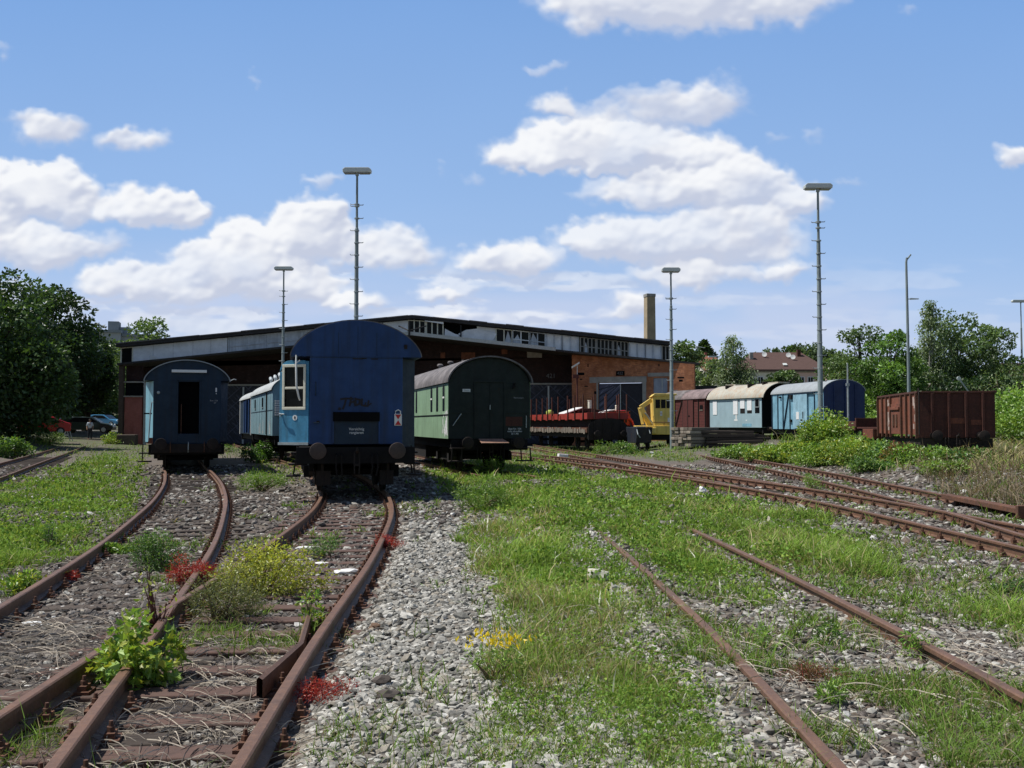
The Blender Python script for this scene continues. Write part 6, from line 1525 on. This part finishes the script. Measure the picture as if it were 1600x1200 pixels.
# ------------------------------------------------------------------ sleeper stacks and litter
def make_stacks():
    r = random.Random(12); k = 0
    x0, y0 = (1051-800)/F*58.8, 58.8; z0 = float(ground_h(x0+1, y0))+.12
    def bar(L, w, h, mat):
        g = MB(); g.box(-w/2, w/2, 0, L, 0, h); return g
    proto = None
    th = R(-48)
    lay, cols_ = 6, 5
    for j in range(lay):
        for i in range(cols_):
            w, h = .27, .165
            u = i*(w+.03)+r.uniform(-.01, .01); off = r.uniform(-.12, .10)
            p = (x0+u*math.cos(th)-off*math.sin(th), y0+u*math.sin(th)+off*math.cos(th), z0+j*(h+.022))
            if proto is None:
                proto = bar(2.6, w, h, None).build('wooden_sleeper', M['sleeper_lt'], bevel=.02); o = proto
            else: o = proto.copy(); col.objects.link(o)
            o.location = p; o.rotation_euler = (0, 0, th+r.gauss(0, .008))
            row = ('bottom', 'second', 'third', 'fourth', 'fifth', 'top')[j]; cl = ('leftmost', 'second', 'middle', 'fourth', 'rightmost')[i]
            tag(o, 'grey sleeper end, %s from left in the %s layer of the neat stack' % (cl, row) if i not in (0, 2, 4) else 'grey sleeper end, %s in the %s layer of the neat stack' % (cl, row), 'sleeper', 'sleepers in the neat stack by the lamp post')
    # untidy stack seen along its length
    x1, y1 = (1093-800)/F*58.6, 58.6; proto2 = None; n = 0
    for j in range(5):
        for i in range(4):
            L = r.uniform(3.0, 4.2) if j < 4 else r.uniform(2.0, 3.6)
            if proto2 is None or True:
                g = MB(); g.box(0, 1, -.13, .13, 0, .16)
            if proto2 is None: proto2 = g.build('wooden_sleeper', M['sleeper'], bevel=.015); o = proto2
            else: o = proto2.copy(); col.objects.link(o)
            o.location = (x1+r.uniform(-.35, .45), y1+i*.55+r.uniform(-.05, .05), z0-.05+j*.20+r.uniform(0, .012)); o.scale = (L, 1, 1); o.rotation_euler = (0, r.gauss(0, .012), r.gauss(-.02, .02))
            tag(o, 'dark long sleeper, %s row from the front in the %s layer of the untidy stack' % (('first', 'second', 'third', 'last')[i], ('bottom', 'second', 'third', 'fourth', 'top')[j]), 'sleeper', 'dark sleepers in the untidy stack')
def blob(name, label, catg, px, py, s, mat, seed, z=0, flat=.6, group=None):
    r = np.random.default_rng(seed); x, y = at(px, py, z); V, Fc = ico()
    # one subdivision for a crumpled surface
    e = {}; V = list(V); nf = []
    def mid(a, b):
        k = (min(a, b), max(a, b))
        if k not in e: p = V[a]+V[b]; V.append(p/np.linalg.norm(p)); e[k] = len(V)-1
        return e[k]
    for a, b, c in Fc: ab, bc, ca = mid(a, b), mid(b, c), mid(c, a); nf += [(a, ab, ca), (b, bc, ab), (c, ca, bc), (ab, bc, ca)]
    V = np.array(V)*(1+r.normal(0, .16, (len(V), 1)))*np.array([s, s*.7, s*flat])
    V[:, 2] -= V[:, 2].min()
    o = npmesh(name, V, np.array(nf), mat, None, None, (x, y, float(ground_h(x, y))-.01))
    return tag(o, label, catg, group)
def make_litter():
    blob('plastic_scrap', 'flat white plastic scrap between the rails, nearest of three before the nearest blue coach', 'plastic scrap', 541, 893, .16, M['rag'], 1, flat=.22)
    blob('plastic_scrap', 'long white plastic scrap between the rails beside the yellow green shrub', 'plastic scrap', 500, 878, .17, M['rag'], 2, flat=.12)
    blob('plastic_scrap', 'small white scrap left of the weed between the middle rails', 'plastic scrap', 473, 853, .14, M['rag'], 3, flat=.15)
    blob('plastic_scrap', 'faint white film lying on the ballast between the left rails', 'plastic scrap', 50, 973, .09, M['rag'], 4, flat=.25)
    blob('white_stone', 'pale broken stone lying in the grass left of the right foreground rail', 'stone', 931, 924, .13, plain('pale_stone', (.5, .48, .40), .9), 5, flat=.6)
    x, y = at(879, 716); g = MB(); g.box(-.26, .26, -.16, .16, 0, .26); o = g.build('white_box', M['rag'], None, (x, y, float(ground_h(x, y))), bevel=.03, rot=(0, .08, .3))
    tag(o, 'white foam box lying beside the far right track near the green coach', 'box')
    blob('plastic_bag', 'white plastic bag caught at the foot of the bushes on the right', 'bag', 1255, 713, .14, M['rag'], 7, flat=1.2, z=.1)
    blob('paper_scrap', 'white paper scrap on the curved right track', 'paper', 1040, 735, .16, M['rag'], 8, flat=.3)
    blob('paper_scrap', 'white crumpled paper in the grass before the curved right track', 'paper', 1098, 770, .09, M['rag'], 9, flat=1.1)
    blob('paper_scrap', 'tiny white paper left in the grass below the flat wagons', 'paper', 1018, 711, .15, M['rag'], 10, flat=.5)
    blob('paper_scrap', 'pair of white paper bits before the dry brush at right', 'paper', 1507, 762, .11, M['rag'], 11, flat=.8, z=.15)
    dk = plain('dark_ballast_stone', (.09, .075, .065), .9)
    blob('large_stone', 'large dark stone in the pale gravel walkway, nearest of the pair', 'stone', 607, 1107, .075, dk, 12, flat=.5)
    blob('large_stone', 'dark stone behind the largest stone in the pale gravel walkway', 'stone', 596, 1082, .065, dk, 13, flat=.5)
    blob('large_stone', 'brown stone alone in the middle of the pale gravel walkway', 'stone', 588, 990, .06, plain('brown_stone', (.16, .10, .065), .9), 14, flat=.45)
    t = empty('lever_stand', (at(1568, 815)[0]+.75, at(1568, 795)[1], 0), R(-4), 'brown steel cover plate beside the rightmost rail', 'cover plate')
    g = MB(); g.box(-.12, .12, -2.3, 1.6, .10, .20); g.box(-.14, .14, -2.42, -2.301, .02, .26); g.build('plate', M['rust'], t, bevel=.01)

# ------------------------------------------------------------------ plants
GRN = [(.21, .36, .06), (.135, .27, .042), (.28, .42, .08)]
LIM = [(.34, .42, .06), (.23, .35, .05), (.42, .46, .08)]
YEL = [(.44, .46, .06), (.34, .42, .06), (.50, .52, .09)]
DKG = [(.085, .19, .045), (.055, .13, .032), (.12, .25, .055)]
RED = [(.42, .035, .03), (.28, .02, .025), (.50, .09, .05)]
OLV = [(.20, .23, .08), (.28, .28, .12), (.14, .18, .06)]
def P_(px, py, z=0.0): return at(px, py, z)
def make_plants():
    x, y = P_(215, 1062)
    plant('maple_shrub', 'bushy young maple sprouting over the crossing rails in the left foreground', 'shrub', x, y,   .33, .48, 900, .062, LEAF_MAPLE, LIM+GRN, 41, stems=16, clump=14)
    x, y = P_(935*.0+232, 1000)
    plant('twig_bush', 'leafless red brown twigs rising behind the young maple', 'shrub', x, y+.15,   .24, .72, 60, .05, LEAF_OVAL, LIM, 42, stems=44, clump=16, stemcol=(.12, .045, .035))
    x, y = P_(416, 925)
    plant('golden_shrub', 'bright yellow green shrub between the middle rails', 'shrub', x, y, .66, .62, 3600, .038, LEAF_OVAL, YEL, 43, stems=20, clump=22, ry=.6)
    x, y = P_(345, 965)
    plant('wiry_bush', 'olive grey wiry bush beside the rail crossing', 'shrub', x, y, .42, .60, 4200, .034, LEAF_THIN, OLV, 44, stems=46, clump=26, stemcol=(.15, .12, .08))
    x, y = P_(250, 885)
    plant('weed_plant', 'dense dark green weed growing on the left curved track', 'weed', x, y, .42, .52, 2600, .05, LEAF_THIN, DKG+GRN[:1], 45, stems=24, clump=24)
    x, y = P_(150*.0+178, 862)
    plant('weed_plant', 'low green weed against the outer rail of the left curved track', 'weed', x, y, .26, .18, 420, .06, LEAF_OVAL, GRN, 46, stems=6, clump=9)
    for i, (px, py, rx, h, n, lb) in enumerate(((505, 1093, .27, .13, 1500, 'red fleshy ground plant spilling over the nearest rail onto the gravel'), (603, 856, .30, .20, 1300, 'small red clump at the bend of the right rail of the middle track'), (296, 912, .28, .36, 2200, 'red clump beside the olive wiry bush'), (108, 905, .15, .12, 420, 'small dark red clump inside the left rail'), (1262, 1072, .24, .12, 1100, 'brownish red low clump beside the right foreground rail'))):
        x, y = P_(px, py); plant('stonecrop', lb, 'ground plant', x, y, rx, h, n, .026 if py > 1000 else .036, LEAF_THIN, RED if i != 4 else [(.22, .08, .05), (.14, .10, .04), (.30, .13, .08)], 50+i, group=None, stems=8, clump=18, stemcol=(.28, .05, .04), low=.2)
    x, y = P_(770, 1075)
    plant('ragwort', 'plant with small yellow flowers at the edge of the gravel walkway', 'flower', x, y, .22, .24, 260, .045, LEAF_THIN, GRN, 60, stems=14, clump=10)
    f = bpy.data.objects['ragwort']; r = np.random.default_rng(61); n = 90
    P = np.stack([r.normal(0, .07, n)+np.where(r.random(n) < .35, -.06, .10), r.normal(0, .06, n), np.where(r.random(n) < .5, .29, .25)+r.normal(0, .018, n)], 1)
    v, fc, c = leaves(P, np.tile([0, 0, 1.], (n, 1)), np.full(n, .036), np.tile([.85, .66, .02], (n, 1)), LEAF_OVAL, r, 0); npmesh('blossom', v, fc, M['leaf'], c, f)['kind'] = 'stuff'
    W = [(32, 925, .26, .24, 500, .06, LEAF_OVAL, LIM+GRN, 'light green shrublet left of the outer left rail at the frame edge', 'weed_plant'),
         (510, 868, .30, .34, 900, .045, LEAF_THIN, DKG+GRN, 'green weed growing between the rails before the nearest blue coach', 'weed_plant'),
         (76, 850, .14, .40, 360, .05, LEAF_THIN, DKG, 'single tall weed at the edge of the left grass patch', 'weed_plant'),
         (485, 985, .16, .36, 260, .045, LEAF_OVAL, GRN+LIM, 'thin leafy sapling by the check rail', 'sapling'),
         (410, 765, .80, .55, 1700, .08, LEAF_THIN, GRN, 'bright weed clump left of the nearest blue coach steps', 'weed_plant'),
         (748, 800, .70, .72, 2600, .075, LEAF_THIN, GRN, 'tall bright weed clump in front of the green coach', 'weed_plant'),
         (770, 742, .8, .75, 1500, .09, LEAF_THIN, GRN, 'weeds reaching up to the buffers of the green coach', 'weed_plant'),
         (700, 725, .55, .5, 800, .09, LEAF_THIN, GRN+DKG, 'weeds standing beside the pale side of the green coach', 'weed_plant'),
         (836, 718, .45, .4, 700, .09, LEAF_THIN, GRN, 'weeds at the right buffer of the green coach', 'weed_plant'),
         (1290, 1012, .13, .20, 260, .05, LEAF_THIN, DKG+GRN, 'green tuft inside the far rail of the right foreground track', 'weed_plant'),
         (1300, 1105, .12, .14, 240, .05, LEAF_THIN, GRN, 'small grass tuft below the brownish red clump', 'weed_plant'),
         (1440, 1035, .15, .22, 260, .055, LEAF_THIN, GRN, 'tuft leaning on the outer rail in the right foreground', 'weed_plant'),
         (1582, 925, .22, .2, 420, .06, LEAF_THIN, DKG, 'dark tuft on pale ballast at the right edge', 'weed_plant'),
         (1195, 1030, .10, .24, 160, .05, LEAF_THIN, GRN, 'upright weed between the right foreground rails', 'weed_plant'),
         (1270, 765, .35, .45, 420, .08, LEAF_THIN, GRN, 'weed growing between the two right hand tracks', 'weed_plant'),
         (1193, 737, .35, .28, 300, .08, LEAF_THIN, GRN+DKG, 'low weed between the rails of the rightmost track', 'weed_plant'),
         (945, 709, .8, 1.0, 900, .12, LEAF_THIN, GRN, 'tall weed standing before the dark end of the flat wagons', 'weed_plant'),
         (975, 709, .9, .8, 1100, .13, LEAF_OVAL, DKG+GRN, 'leafy shrub below the dark blue tub', 'shrub'),
         (20, 716, 1.0, 1.3, 1600, .16, LEAF_OVAL, DKG+GRN, 'dark leafy bush at the left edge behind the far left track', 'shrub'),
         (75, 700, 1.6, 1.2, 1800, .16, LEAF_THIN, GRN, 'tall grass clump before the red car', 'weed_plant'),
         (178, 697, 1.0, .9, 900, .16, LEAF_OVAL, LIM+GRN, 'light weeds at the foot of the shed corner post', 'weed_plant'),
         (405, 722, 1.0, 1.1, 1500, .13, LEAF_OVAL, DKG, 'dark leaves growing under the long pale teal van', 'shrub'),
         (348, 706, .8, .5, 600, .12, LEAF_THIN, GRN+DKG, 'grass tuft in the gap right of the open doored coach', 'weed_plant')]
    for i, (px, py, rx, h, n, lf, sh, cl, lb, nm) in enumerate(W):
        x, y = P_(px, py); plant(nm, lb, 'weed' if nm == 'weed_plant' else 'shrub', x, y, rx, h, n, lf, sh, cl, 70+i, stems=10, clump=14)
    # bushes on the right bank
    Bs = [(1290, 46, 1.25, 2.15, 5200, .13, LIM[:2]+GRN, 'tall leafy bush around the foot of the tall right lamp post'), (1243, 46, 1.3, 1.0, 3200, .13, GRN+LIM, 'rounded bush before the sky blue van'),
          (1196, 47, 1.1, .95, 2600, .15, LIM[1:]+GRN, 'light green bush right of the dark sleepers'), (1152, 51, 1.3, .8, 1800, .15, GRN, 'low bush below the pale coach'),
          (1278, 41, 1.15, 1.0, 3200, .11, GRN+LIM[1:2], 'bright round bush beside the plastic bag'), (1326, 40, 1.4, 1.0, 3200, .11, LIM+GRN, 'green bush left of the open wagon in front'),
          (1356, 35.5, .8, .6, 1500, .10, DKG+GRN, 'dark low bush at the edge of the rightmost track'), (1388, 38, 1.2, .75, 2600, .12, GRN+DKG, 'weedy bush before the open wagon left corner'),
          (1440, 36.5, 1.2, .75, 2200, .12, GRN, 'weeds before the buffers of the open wagon'), (1345, 44, 1.2, 1.05, 2600, .14, GRN, 'bush hiding the low red brown wagon'),
          (1505, 36, 1.1, .65, 1500, .12, DKG+OLV, 'olive bush below the right end of the open wagon'), (1318, 44, 1.2, 1.0, 2600, .14, LIM[1:]+GRN, 'pale bush in front of the shaded van end'),
          (1408, 37, .8, .85, 1200, .12, [(.30, .25, .09), (.16, .2, .05), (.3, .12, .07)], 'reddish weeds against the ribbed side of the open wagon'), (1225, 47, 1.4, .9, 2400, .12, GRN, 'small green bush nearest the switch on the right'),
          (1172, 52, 1.3, .7, 1600, .12, OLV+GRN, 'low dull bush in front of the dark sleepers'), (1475, 31, 1.0, .5, 1300, .11, OLV+GRN, 'low olive weeds among the dead brush')]
    for i, (px, py, rx, h, n, lf, cl, lb) in enumerate(Bs):
        x, y = (px-800)/F*py, py; plant('bush', lb, 'bush', x, y, rx, h, n, lf, LEAF_QUAD, cl, 110+i, group='bushes on the right bank', stems=8, clump=22)
    # hedge masses right
    for i, (px, Y, rx, h, n, cl, lb) in enumerate(((1575, 62, 3.2, 3.6, 5200, GRN, 'broad green bush right of the open wagon'), (1612, 58, 3.0, 2.6, 4200, LIM[1:2]+GRN, 'yellowish green bush at the right edge'), (1600, 85, 6, 6.0, 5200, [(.16, .22, .09), (.11, .17, .06)], 'grey green willow bush below the brown roofed house'), (1365, 66, 2.4, 2.8, 2600, GRN, 'bush filling the gap between sky blue van and open wagon'))):
        x = (px-800)/F*Y; plant('hedge_bush', lb, 'bush', x, Y, rx, h, n, .22, LEAF_QUAD, cl, 140+i, stems=6, clump=34)

TG = [(.085, .155, .05), (.165, .255, .085)]
TB = [(.085, .18, .035), (.17, .31, .06)]
TDL = [(.038, .085, .024), (.085, .16, .04)]
TD = [(.022, .055, .016), (.05, .10, .026)]
TP_ = [(.13, .20, .08), (.24, .32, .15)]
TH = [(.085, .14, .07), (.15, .22, .11)]
def make_trees():
    def X(px, Y): return (px-800)/F*Y
    def T(label, px, Y, top, rx, base, n, leaf, cl, seed, **k):
        z = float(ground_h(X(px, Y), Y)); h = EYE+(663-top)*Y/F-z
        return tree('tree', label, X(px, Y), Y, h, rx, base, n, leaf, cl, seed, k.pop('group', None), **k)
    g = 'dark trees at the left edge'
    T('large dark tree filling the left edge of the view', -20, 70, 412, 4.9, .5, 17000, .30, TDL, 1, group=g, nclump=120, trunk_r=.35)
    T('dark tree right of the largest left tree, over the parked cars', 72, 92, 437, 4.7, 2.2, 15000, .32, TDL, 2, group=g, nclump=110, trunk_r=.3)
    T('smaller dark tree sloping down towards the shed corner', 138, 98, 500, 2.6, 2.2, 8000, .30, TDL, 3, group=g, nclump=70)
    T('tree leaning in from outside the left edge', -110, 76, 425, 5, 1.0, 9000, .34, TDL, 4, group=g, nclump=90, trunk_r=.35)
    T('shaded tree standing behind the parked cars', 40, 124, 500, 7, 1.0, 8000, .4, TDL, 5, group=g, nclump=80)
    T('shaded tree behind the car park nearest the shed', 150, 134, 560, 5.5, .5, 6000, .42, TG, 6, group=g, nclump=70)
    T('bright round tree rising behind the left shed roof', 232, 150, 490, 4.8, 3, 6000, .42, TG, 7, nclump=60)
    T('small green tree before the apartment tower', 190, 170, 532, 5, 3, 3500, .5, TG, 8, nclump=40)
    # right side background
    T('dark round tree just right of the shed end', 1073, 150, 531, 3.2, 4, 3600, .42, TG, 9, nclump=40)
    T('dark conifer behind the right end of the shed', 1102, 190, 530, 2.4, 5, 2600, .5, TD, 10, nclump=46, conifer=True)
    T('tall pale birch with drooping twigs behind the brown van', 1147, 118, 516, 3.0, 3.0, 9000, .26, TP_, 11, nclump=80, birch=True, trunk_r=.16)
    T('grey green tree left of the pale birch', 1112, 122, 556, 2.9, 2.5, 5000, .3, TP_, 12, nclump=50)
    T('small tree in front of the hipped house', 1228, 140, 578, 2.6, 4, 3600, .32, TG, 13, nclump=40)
    for i, (px, top, rx, lb) in enumerate(((1185, 552, 5, 'leftmost wooded hill tree behind the small red roof'), (1210, 545, 5, 'hill tree rising left of the hipped roof'), (1240, 541, 5.5, 'hill tree above the left part of the hipped roof'), (1268, 536, 6, 'tallest hill tree above the hipped roof'), (1298, 548, 5, 'hill tree right of the hipped roof'), (1315, 572, 4.5, 'low hill tree beside the tall lamp post'))):
        T(lb, px, 235, top, rx, 3, 3000, .62, TH if i % 2 else TG, 20+i, group='trees on the hill behind the house', nclump=45)
    T('full green tree left of the bright tree behind the sky blue van', 1346, 95, 503, 3.4, 1.5, 10000, .26, TG, 30, nclump=70)
    T('bright green tree behind the gap between sky blue van and open wagon', 1393, 88, 512, 3.0, 1.0, 9000, .26, TB, 31, nclump=70)
    T('tall slender birch behind the open wagon', 1457, 105, 456, 3.0, 2.0, 9000, .24, TP_, 32, nclump=80, birch=True, trunk_r=.15)
    T('broad green tree right of the slender birch', 1498, 108, 480, 4.6, 1.0, 12000, .30, TG, 33, nclump=80)
    T('dark green tree at the right end of the tree row', 1550, 112, 500, 3.2, 1.0, 7500, .30, TG, 34, nclump=60)
    T('shaded undergrowth tree behind the open wagon', 1440, 92, 580, 5.2, .3, 6000, .3, TD, 35, nclump=60)
    T('shaded undergrowth tree under the dark right tree', 1530, 100, 582, 5.2, .3, 5000, .3, TD, 36, nclump=60)
    T('tree at the right edge beside the brown roofed house', 1640, 130, 560, 4, 1, 4000, .4, TG, 37, nclump=50)
    T('shaded undergrowth tree behind the pale coach', 1290, 110, 592, 4.0, .3, 4500, .34, TG, 38, nclump=60)
    T('undergrowth tree behind the brown boarded van', 1170, 112, 600, 4.0, .3, 4000, .34, TG, 39, nclump=50)

# ------------------------------------------------------------------ sky: world + cloud dome
SUN_EL, SUN_AZ = R(60), R(-86)     # azimuth measured from +Y towards +X
CL = [ # px, py, rx, ry_up, ry_down, strength, white
 (1075,-5,255,70,62,1.25,.92),(960,20,120,40,38,.8,.9),(848,102,36,14,10,.42,.8),(868,166,44,26,24,.62,.85),(1060,168,120,46,40,.72,.82),(1120,150,60,36,40,.6,.85),(930,180,110,26,26,.48,.8),
 (955,248,205,66,30,1.25,1.),(905,225,70,46,46,.9,1.),(800,252,50,26,24,.75,1.),(1090,245,70,40,26,.8,.97),(1090,302,190,46,30,1.05,.93),(1165,275,70,46,50,.95,.98),(1240,318,55,36,34,.85,1.),
 (1060,385,205,60,36,1.05,.93),(930,378,70,44,38,.95,1.),(1150,350,120,40,50,.8,.9),(1090,430,120,30,26,.75,.95),(1215,420,62,24,20,.72,.95),(790,412,95,38,30,.95,1.),(690,455,50,22,18,.75,.97),(985,470,46,24,30,.7,.95),(960,490,60,20,14,.5,.95),
 (605,395,90,38,36,.8,.95),(485,368,84,66,62,1.2,1.),(520,340,50,36,60,1.,1.),(390,385,62,44,60,1.05,1.),(350,420,90,50,46,1.1,1.),(250,455,130,40,32,.95,.97),(190,440,60,30,30,.75,.97),(430,440,110,44,40,.9,.95),(500,450,60,36,30,.7,.95),(560,475,60,28,20,.75,1.),
 (85,312,90,58,50,1.2,1.),(100,285,46,40,40,.9,1.),(20,295,80,44,60,1.05,1.),(225,338,95,44,26,1.05,.97),(290,335,48,32,28,.9,1.),(60,392,130,44,36,1.,.9),(-80,340,140,80,70,1.1,.95),
 (78,200,72,34,34,.72,.85),(210,218,68,28,30,.72,.85),(60,185,60,20,30,.5,.85),(1595,252,42,28,22,.8,.95),(1212,210,34,22,16,.4,.85),(1262,208,24,16,16,.36,.85),(748,286,30,14,12,.3,.85),(506,284,34,14,10,.42,.85),(402,120,14,10,10,.3,.8),(1410,18,22,14,12,.26,.8),(172,398,26,16,14,.4,.85),(260,410,34,12,12,.3,.85),(1330,280,36,10,8,.25,.85),(686,268,12,14,12,.28,.85),(5,85,20,14,14,.35,.8),
 (840,505,40,14,10,.4,.95),(700,495,70,20,20,.6,.97),(1000,560,60,20,20,.4,.95),(1800,200,150,60,50,.8,.9),(2000,350,200,70,60,.9,.95),(-300,200,160,60,60,.8,.9)]
def make_sky():
    w = bpy.data.worlds.new('World'); sc.world = w; w.use_nodes = True
    nt = w.node_tree; nt.nodes.clear()
    out = nt.nodes.new('ShaderNodeOutputWorld'); bg = nt.nodes.new('ShaderNodeBackground'); sky = nt.nodes.new('ShaderNodeTexSky')
    sky.sky_type = 'NISHITA'; sky.sun_disc = False; sky.sun_elevation = SUN_EL; sky.sun_rotation = SUN_AZ
    sky.air_density = 1.0; sky.dust_density = .6; sky.ozone_density = 1.6; sky.altitude = 300
    hs = nt.nodes.new('ShaderNodeHueSaturation'); hs.inputs['Saturation'].default_value = SKY_SAT; hs.inputs['Value'].default_value = 1.0
    mx = nt.nodes.new('ShaderNodeMix'); mx.data_type = 'RGBA'; mx.blend_type = 'MULTIPLY'; mx.inputs[0].default_value = 1; mx.inputs[7].default_value = SKY_TINT+(1,)
    nt.links.new(sky.outputs[0], hs.inputs['Color']); nt.links.new(hs.outputs[0], mx.inputs[6]); nt.links.new(mx.outputs[2], bg.inputs[0]); bg.inputs[1].default_value = SKY_STR
    nt.links.new(bg.outputs[0], out.inputs[0])
    L = bpy.data.lights.new('sun', 'SUN'); L.energy = SUN_E; L.angle = R(.5); L.color = (1, .955, .88)
    o = bpy.data.objects.new('sun', L); col.objects.link(o)
    d = Vector((math.sin(SUN_AZ)*math.cos(SUN_EL), math.cos(SUN_AZ)*math.cos(SUN_EL), math.sin(SUN_EL)))
    o.rotation_euler = (-d).to_track_quat('-Z', 'Y').to_euler(); o.location = (-20, 0, 60)
    # cloud layer: a far dome segment whose vertices carry cover (alpha) and brightness
    u = np.arange(-620, 2220, 2.6); v = np.arange(-330, 672, 2.2)
    U, V = np.meshgrid(u, v)
    def den(U, V):
        wx = U+26*(fbm(U/70, V/55, 4, 201)-.5)*2+9*(fbm(U/17, V/14, 3, 221)-.5)*2; wy = V+20*(fbm(U/60+9, V/50+4, 4, 211)-.5)*2+8*(fbm(U/16+3, V/13, 3, 231)-.5)*2
        D = np.zeros_like(U, dtype=np.float32); Wt = np.zeros_like(D); Bt = np.zeros_like(D); Tt = np.zeros_like(D)
        for cx, cy, rx, ru, rd, s, wh in CL:
            dx = (wx-cx)/rx; dy = wy-cy; dy = np.where(dy < 0, dy/ru, dy/rd)
            e = s*np.clip(1.25-(dx*dx+dy*dy), 0, 1.25)
            k = e**3; Wt += k; Bt += k*wh; Tt += k*np.clip(dy, -1.2, 1.2); D = np.maximum(D, e)+.18*np.minimum(D, e)
        return D, np.where(Wt > 1e-6, Bt/np.maximum(Wt, 1e-6), .9), np.where(Wt > 1e-6, Tt/np.maximum(Wt, 1e-6), 0)
    D, Wh, Tv = den(U, V)
    bil = 1-np.abs(2*fbm(U/40, V/32, 4, 241)-1)*1.6
    n = fbm(U/52, V/36, 6, 251, .5)
    Dn = D+.42*(n-.5)*(D > .02)+.14*(bil-.5)*(D > .05)
    cover = sstep(.14, .70+.55*sstep(-.1, .8, Tv), Dn)
    wisp = sstep(.75, .5, D)
    cover = cover*(1-.42*wisp)*(.86+.14*sstep(.3, .6, fbm(U/90, V/60, 4, 321)))
    # faint low cloud bands near the horizon
    band = sstep(395, 440, V)*sstep(590, 520, V)*sstep(.50, .66, fbm(U/120+31, V/26+3, 5, 311))*(.25+.5*sstep(1250, 800, U))
    cover = np.maximum(cover, band*.8)
    # self shading: smooth thickness gradient towards the sun (up-left) and grey bases
    hs = np.clip(D+.42*(fbm(U/52, V/36, 3, 251, .5)-.5)+.16*(bil-.5), 0, 1.5)
    for _ in range(3):
        hs[1:-1, 1:-1] = (hs[:-2, 1:-1]+hs[2:, 1:-1]+hs[1:-1, :-2]+hs[1:-1, 2:]+2*hs[1:-1, 1:-1])/6
    gx = np.gradient(hs, axis=1)/2.6; gy = np.gradient(hs, axis=0)/2.2
    li = (gx*.55+gy*.85)
    hb = fbm(U/60, V/34, 4, 261)
    shade = .80+6.5*li-.20*sstep(-.1, .8, Tv)-.06*np.clip(hs-.6, 0, 1)+.34*(hb-.5)
    shade = np.clip(shade*Wh+.05*(1-cover), .50, 1.0)
    hi = np.array([.93, .945, .975]); lo = np.array([.56, .61, .75])
    q = sstep(.48, .95, shade)[..., None]; C = lo+(hi-lo)*q
    # thin haze towards the horizon
    hz = sstep(360, 600, V)*.62+.22*sstep(300, 470, V)*fbm(U/300, V/40, 4, 271)*1.4*sstep(1500, 900, U)
    hz = hz+ .35*sstep(440, 480, V+10*fbm(U/200, V/30, 3, 281))*sstep(.35, .6, fbm(U/260+5, V/60, 3, 291))
    hz = np.clip(hz, 0, .85)
    # glowing veil added to brighten the clear sky: deeper blue overhead, milky lavender low down
    f = np.clip(V/600, 0, 1)[..., None]
    veil = np.array([.225, .425, .82])*(1-f)+np.array([.42, .61, .92])*f
    veil = veil*(1+.06*(fbm(U/420, V/260, 3, 301)-.5))[..., None]
    hc = np.array([.56, .64, .84])
    base = veil*(1-hz[..., None])+hc*hz[..., None]; bA = .86+.14*hz
    A = 1-(1-cover)*(1-bA)
    Cc = (C*cover[..., None]+base*((1-cover)*bA)[..., None])/np.maximum(A, 1e-4)[..., None]
    edge = sstep(-620, -450, U)*sstep(2220, 2050, U)*sstep(-330, -200, V)
    A *= edge
    x = (U-800)/F; dv = (600-V)/F
    dirs = np.stack([x, np.cos(PITCH)-dv*np.sin(PITCH), np.sin(PITCH)+dv*np.cos(PITCH)], -1); dirs /= np.linalg.norm(dirs, axis=-1)[..., None]
    Vt = dirs*3000+np.array([0, 0, EYE])
    ny, nx = U.shape; idx = np.arange(nx*ny).reshape(ny, nx)
    Fc = np.stack([idx[:-1, :-1], idx[:-1, 1:], idx[1:, 1:], idx[1:, :-1]], -1).reshape(-1, 4)
    t = NT('cloud_layer'); a = t.n('Attribute', attribute_name='Col')
    em = t.n('Emission', i_Strength=CLOUD_STR); t.link(a.outputs['Color'], em.inputs[0]); tr = t.n('BsdfTransparent')
    m = t.n('MixShader'); t.link(a.outputs['Alpha'], m.inputs[0]); t.link(tr.outputs[0], m.inputs[1]); t.link(em.outputs[0], m.inputs[2]); t.link(m.outputs[0], t.out.inputs[0])
    t.m.cycles.emission_sampling = 'NONE'
    cols = np.concatenate([Cc, A[..., None]], -1).reshape(-1, 4)
    keep = A.reshape(-1)[Fc].max(1) > .003
    o = npmesh('sky', Vt.reshape(-1, 3), Fc[keep], t.m, cols, smooth=True)
    tag(o, kind='structure')
SKY_STR = .085; SKY_SAT = 1.0; SKY_TINT = (1.0, 1.0, 1.0); SUN_E = 5.0; CLOUD_STR = 1.0

# ------------------------------------------------------------------ build
def main():
    import time; T0 = time.time()
    for fn in (make_sky, make_ground, make_gravel, make_tracks, coach_near_blue, coach_left_blue, van_pale, van_open, coach_green, flat_wagons, red_machines, yellow_machine, right_vans, make_shed, make_poles, make_buildings, make_left_corner, make_stacks, make_litter, make_plants, make_trees, make_grass, make_drystuff):
        fn()
    cam = bpy.data.cameras.new('camera'); cam.lens = 35; cam.sensor_width = 36; cam.clip_start = .1; cam.clip_end = 9000
    o = bpy.data.objects.new('camera', cam); col.objects.link(o); o.location = (0, 0, EYE); o.rotation_euler = (R(90)+PITCH, 0, 0)
    sc.camera = o
    sc.view_settings.view_transform = 'Standard'; sc.view_settings.look = 'None'; sc.view_settings.exposure = 0; sc.view_settings.gamma = 1
    sc.render.engine = 'CYCLES'; sc.cycles.max_bounces = 6; sc.cycles.diffuse_bounces = 3; sc.cycles.transparent_max_bounces = 8
    sc.cycles.use_denoising = True
    print('built in', time.time()-T0)
main()
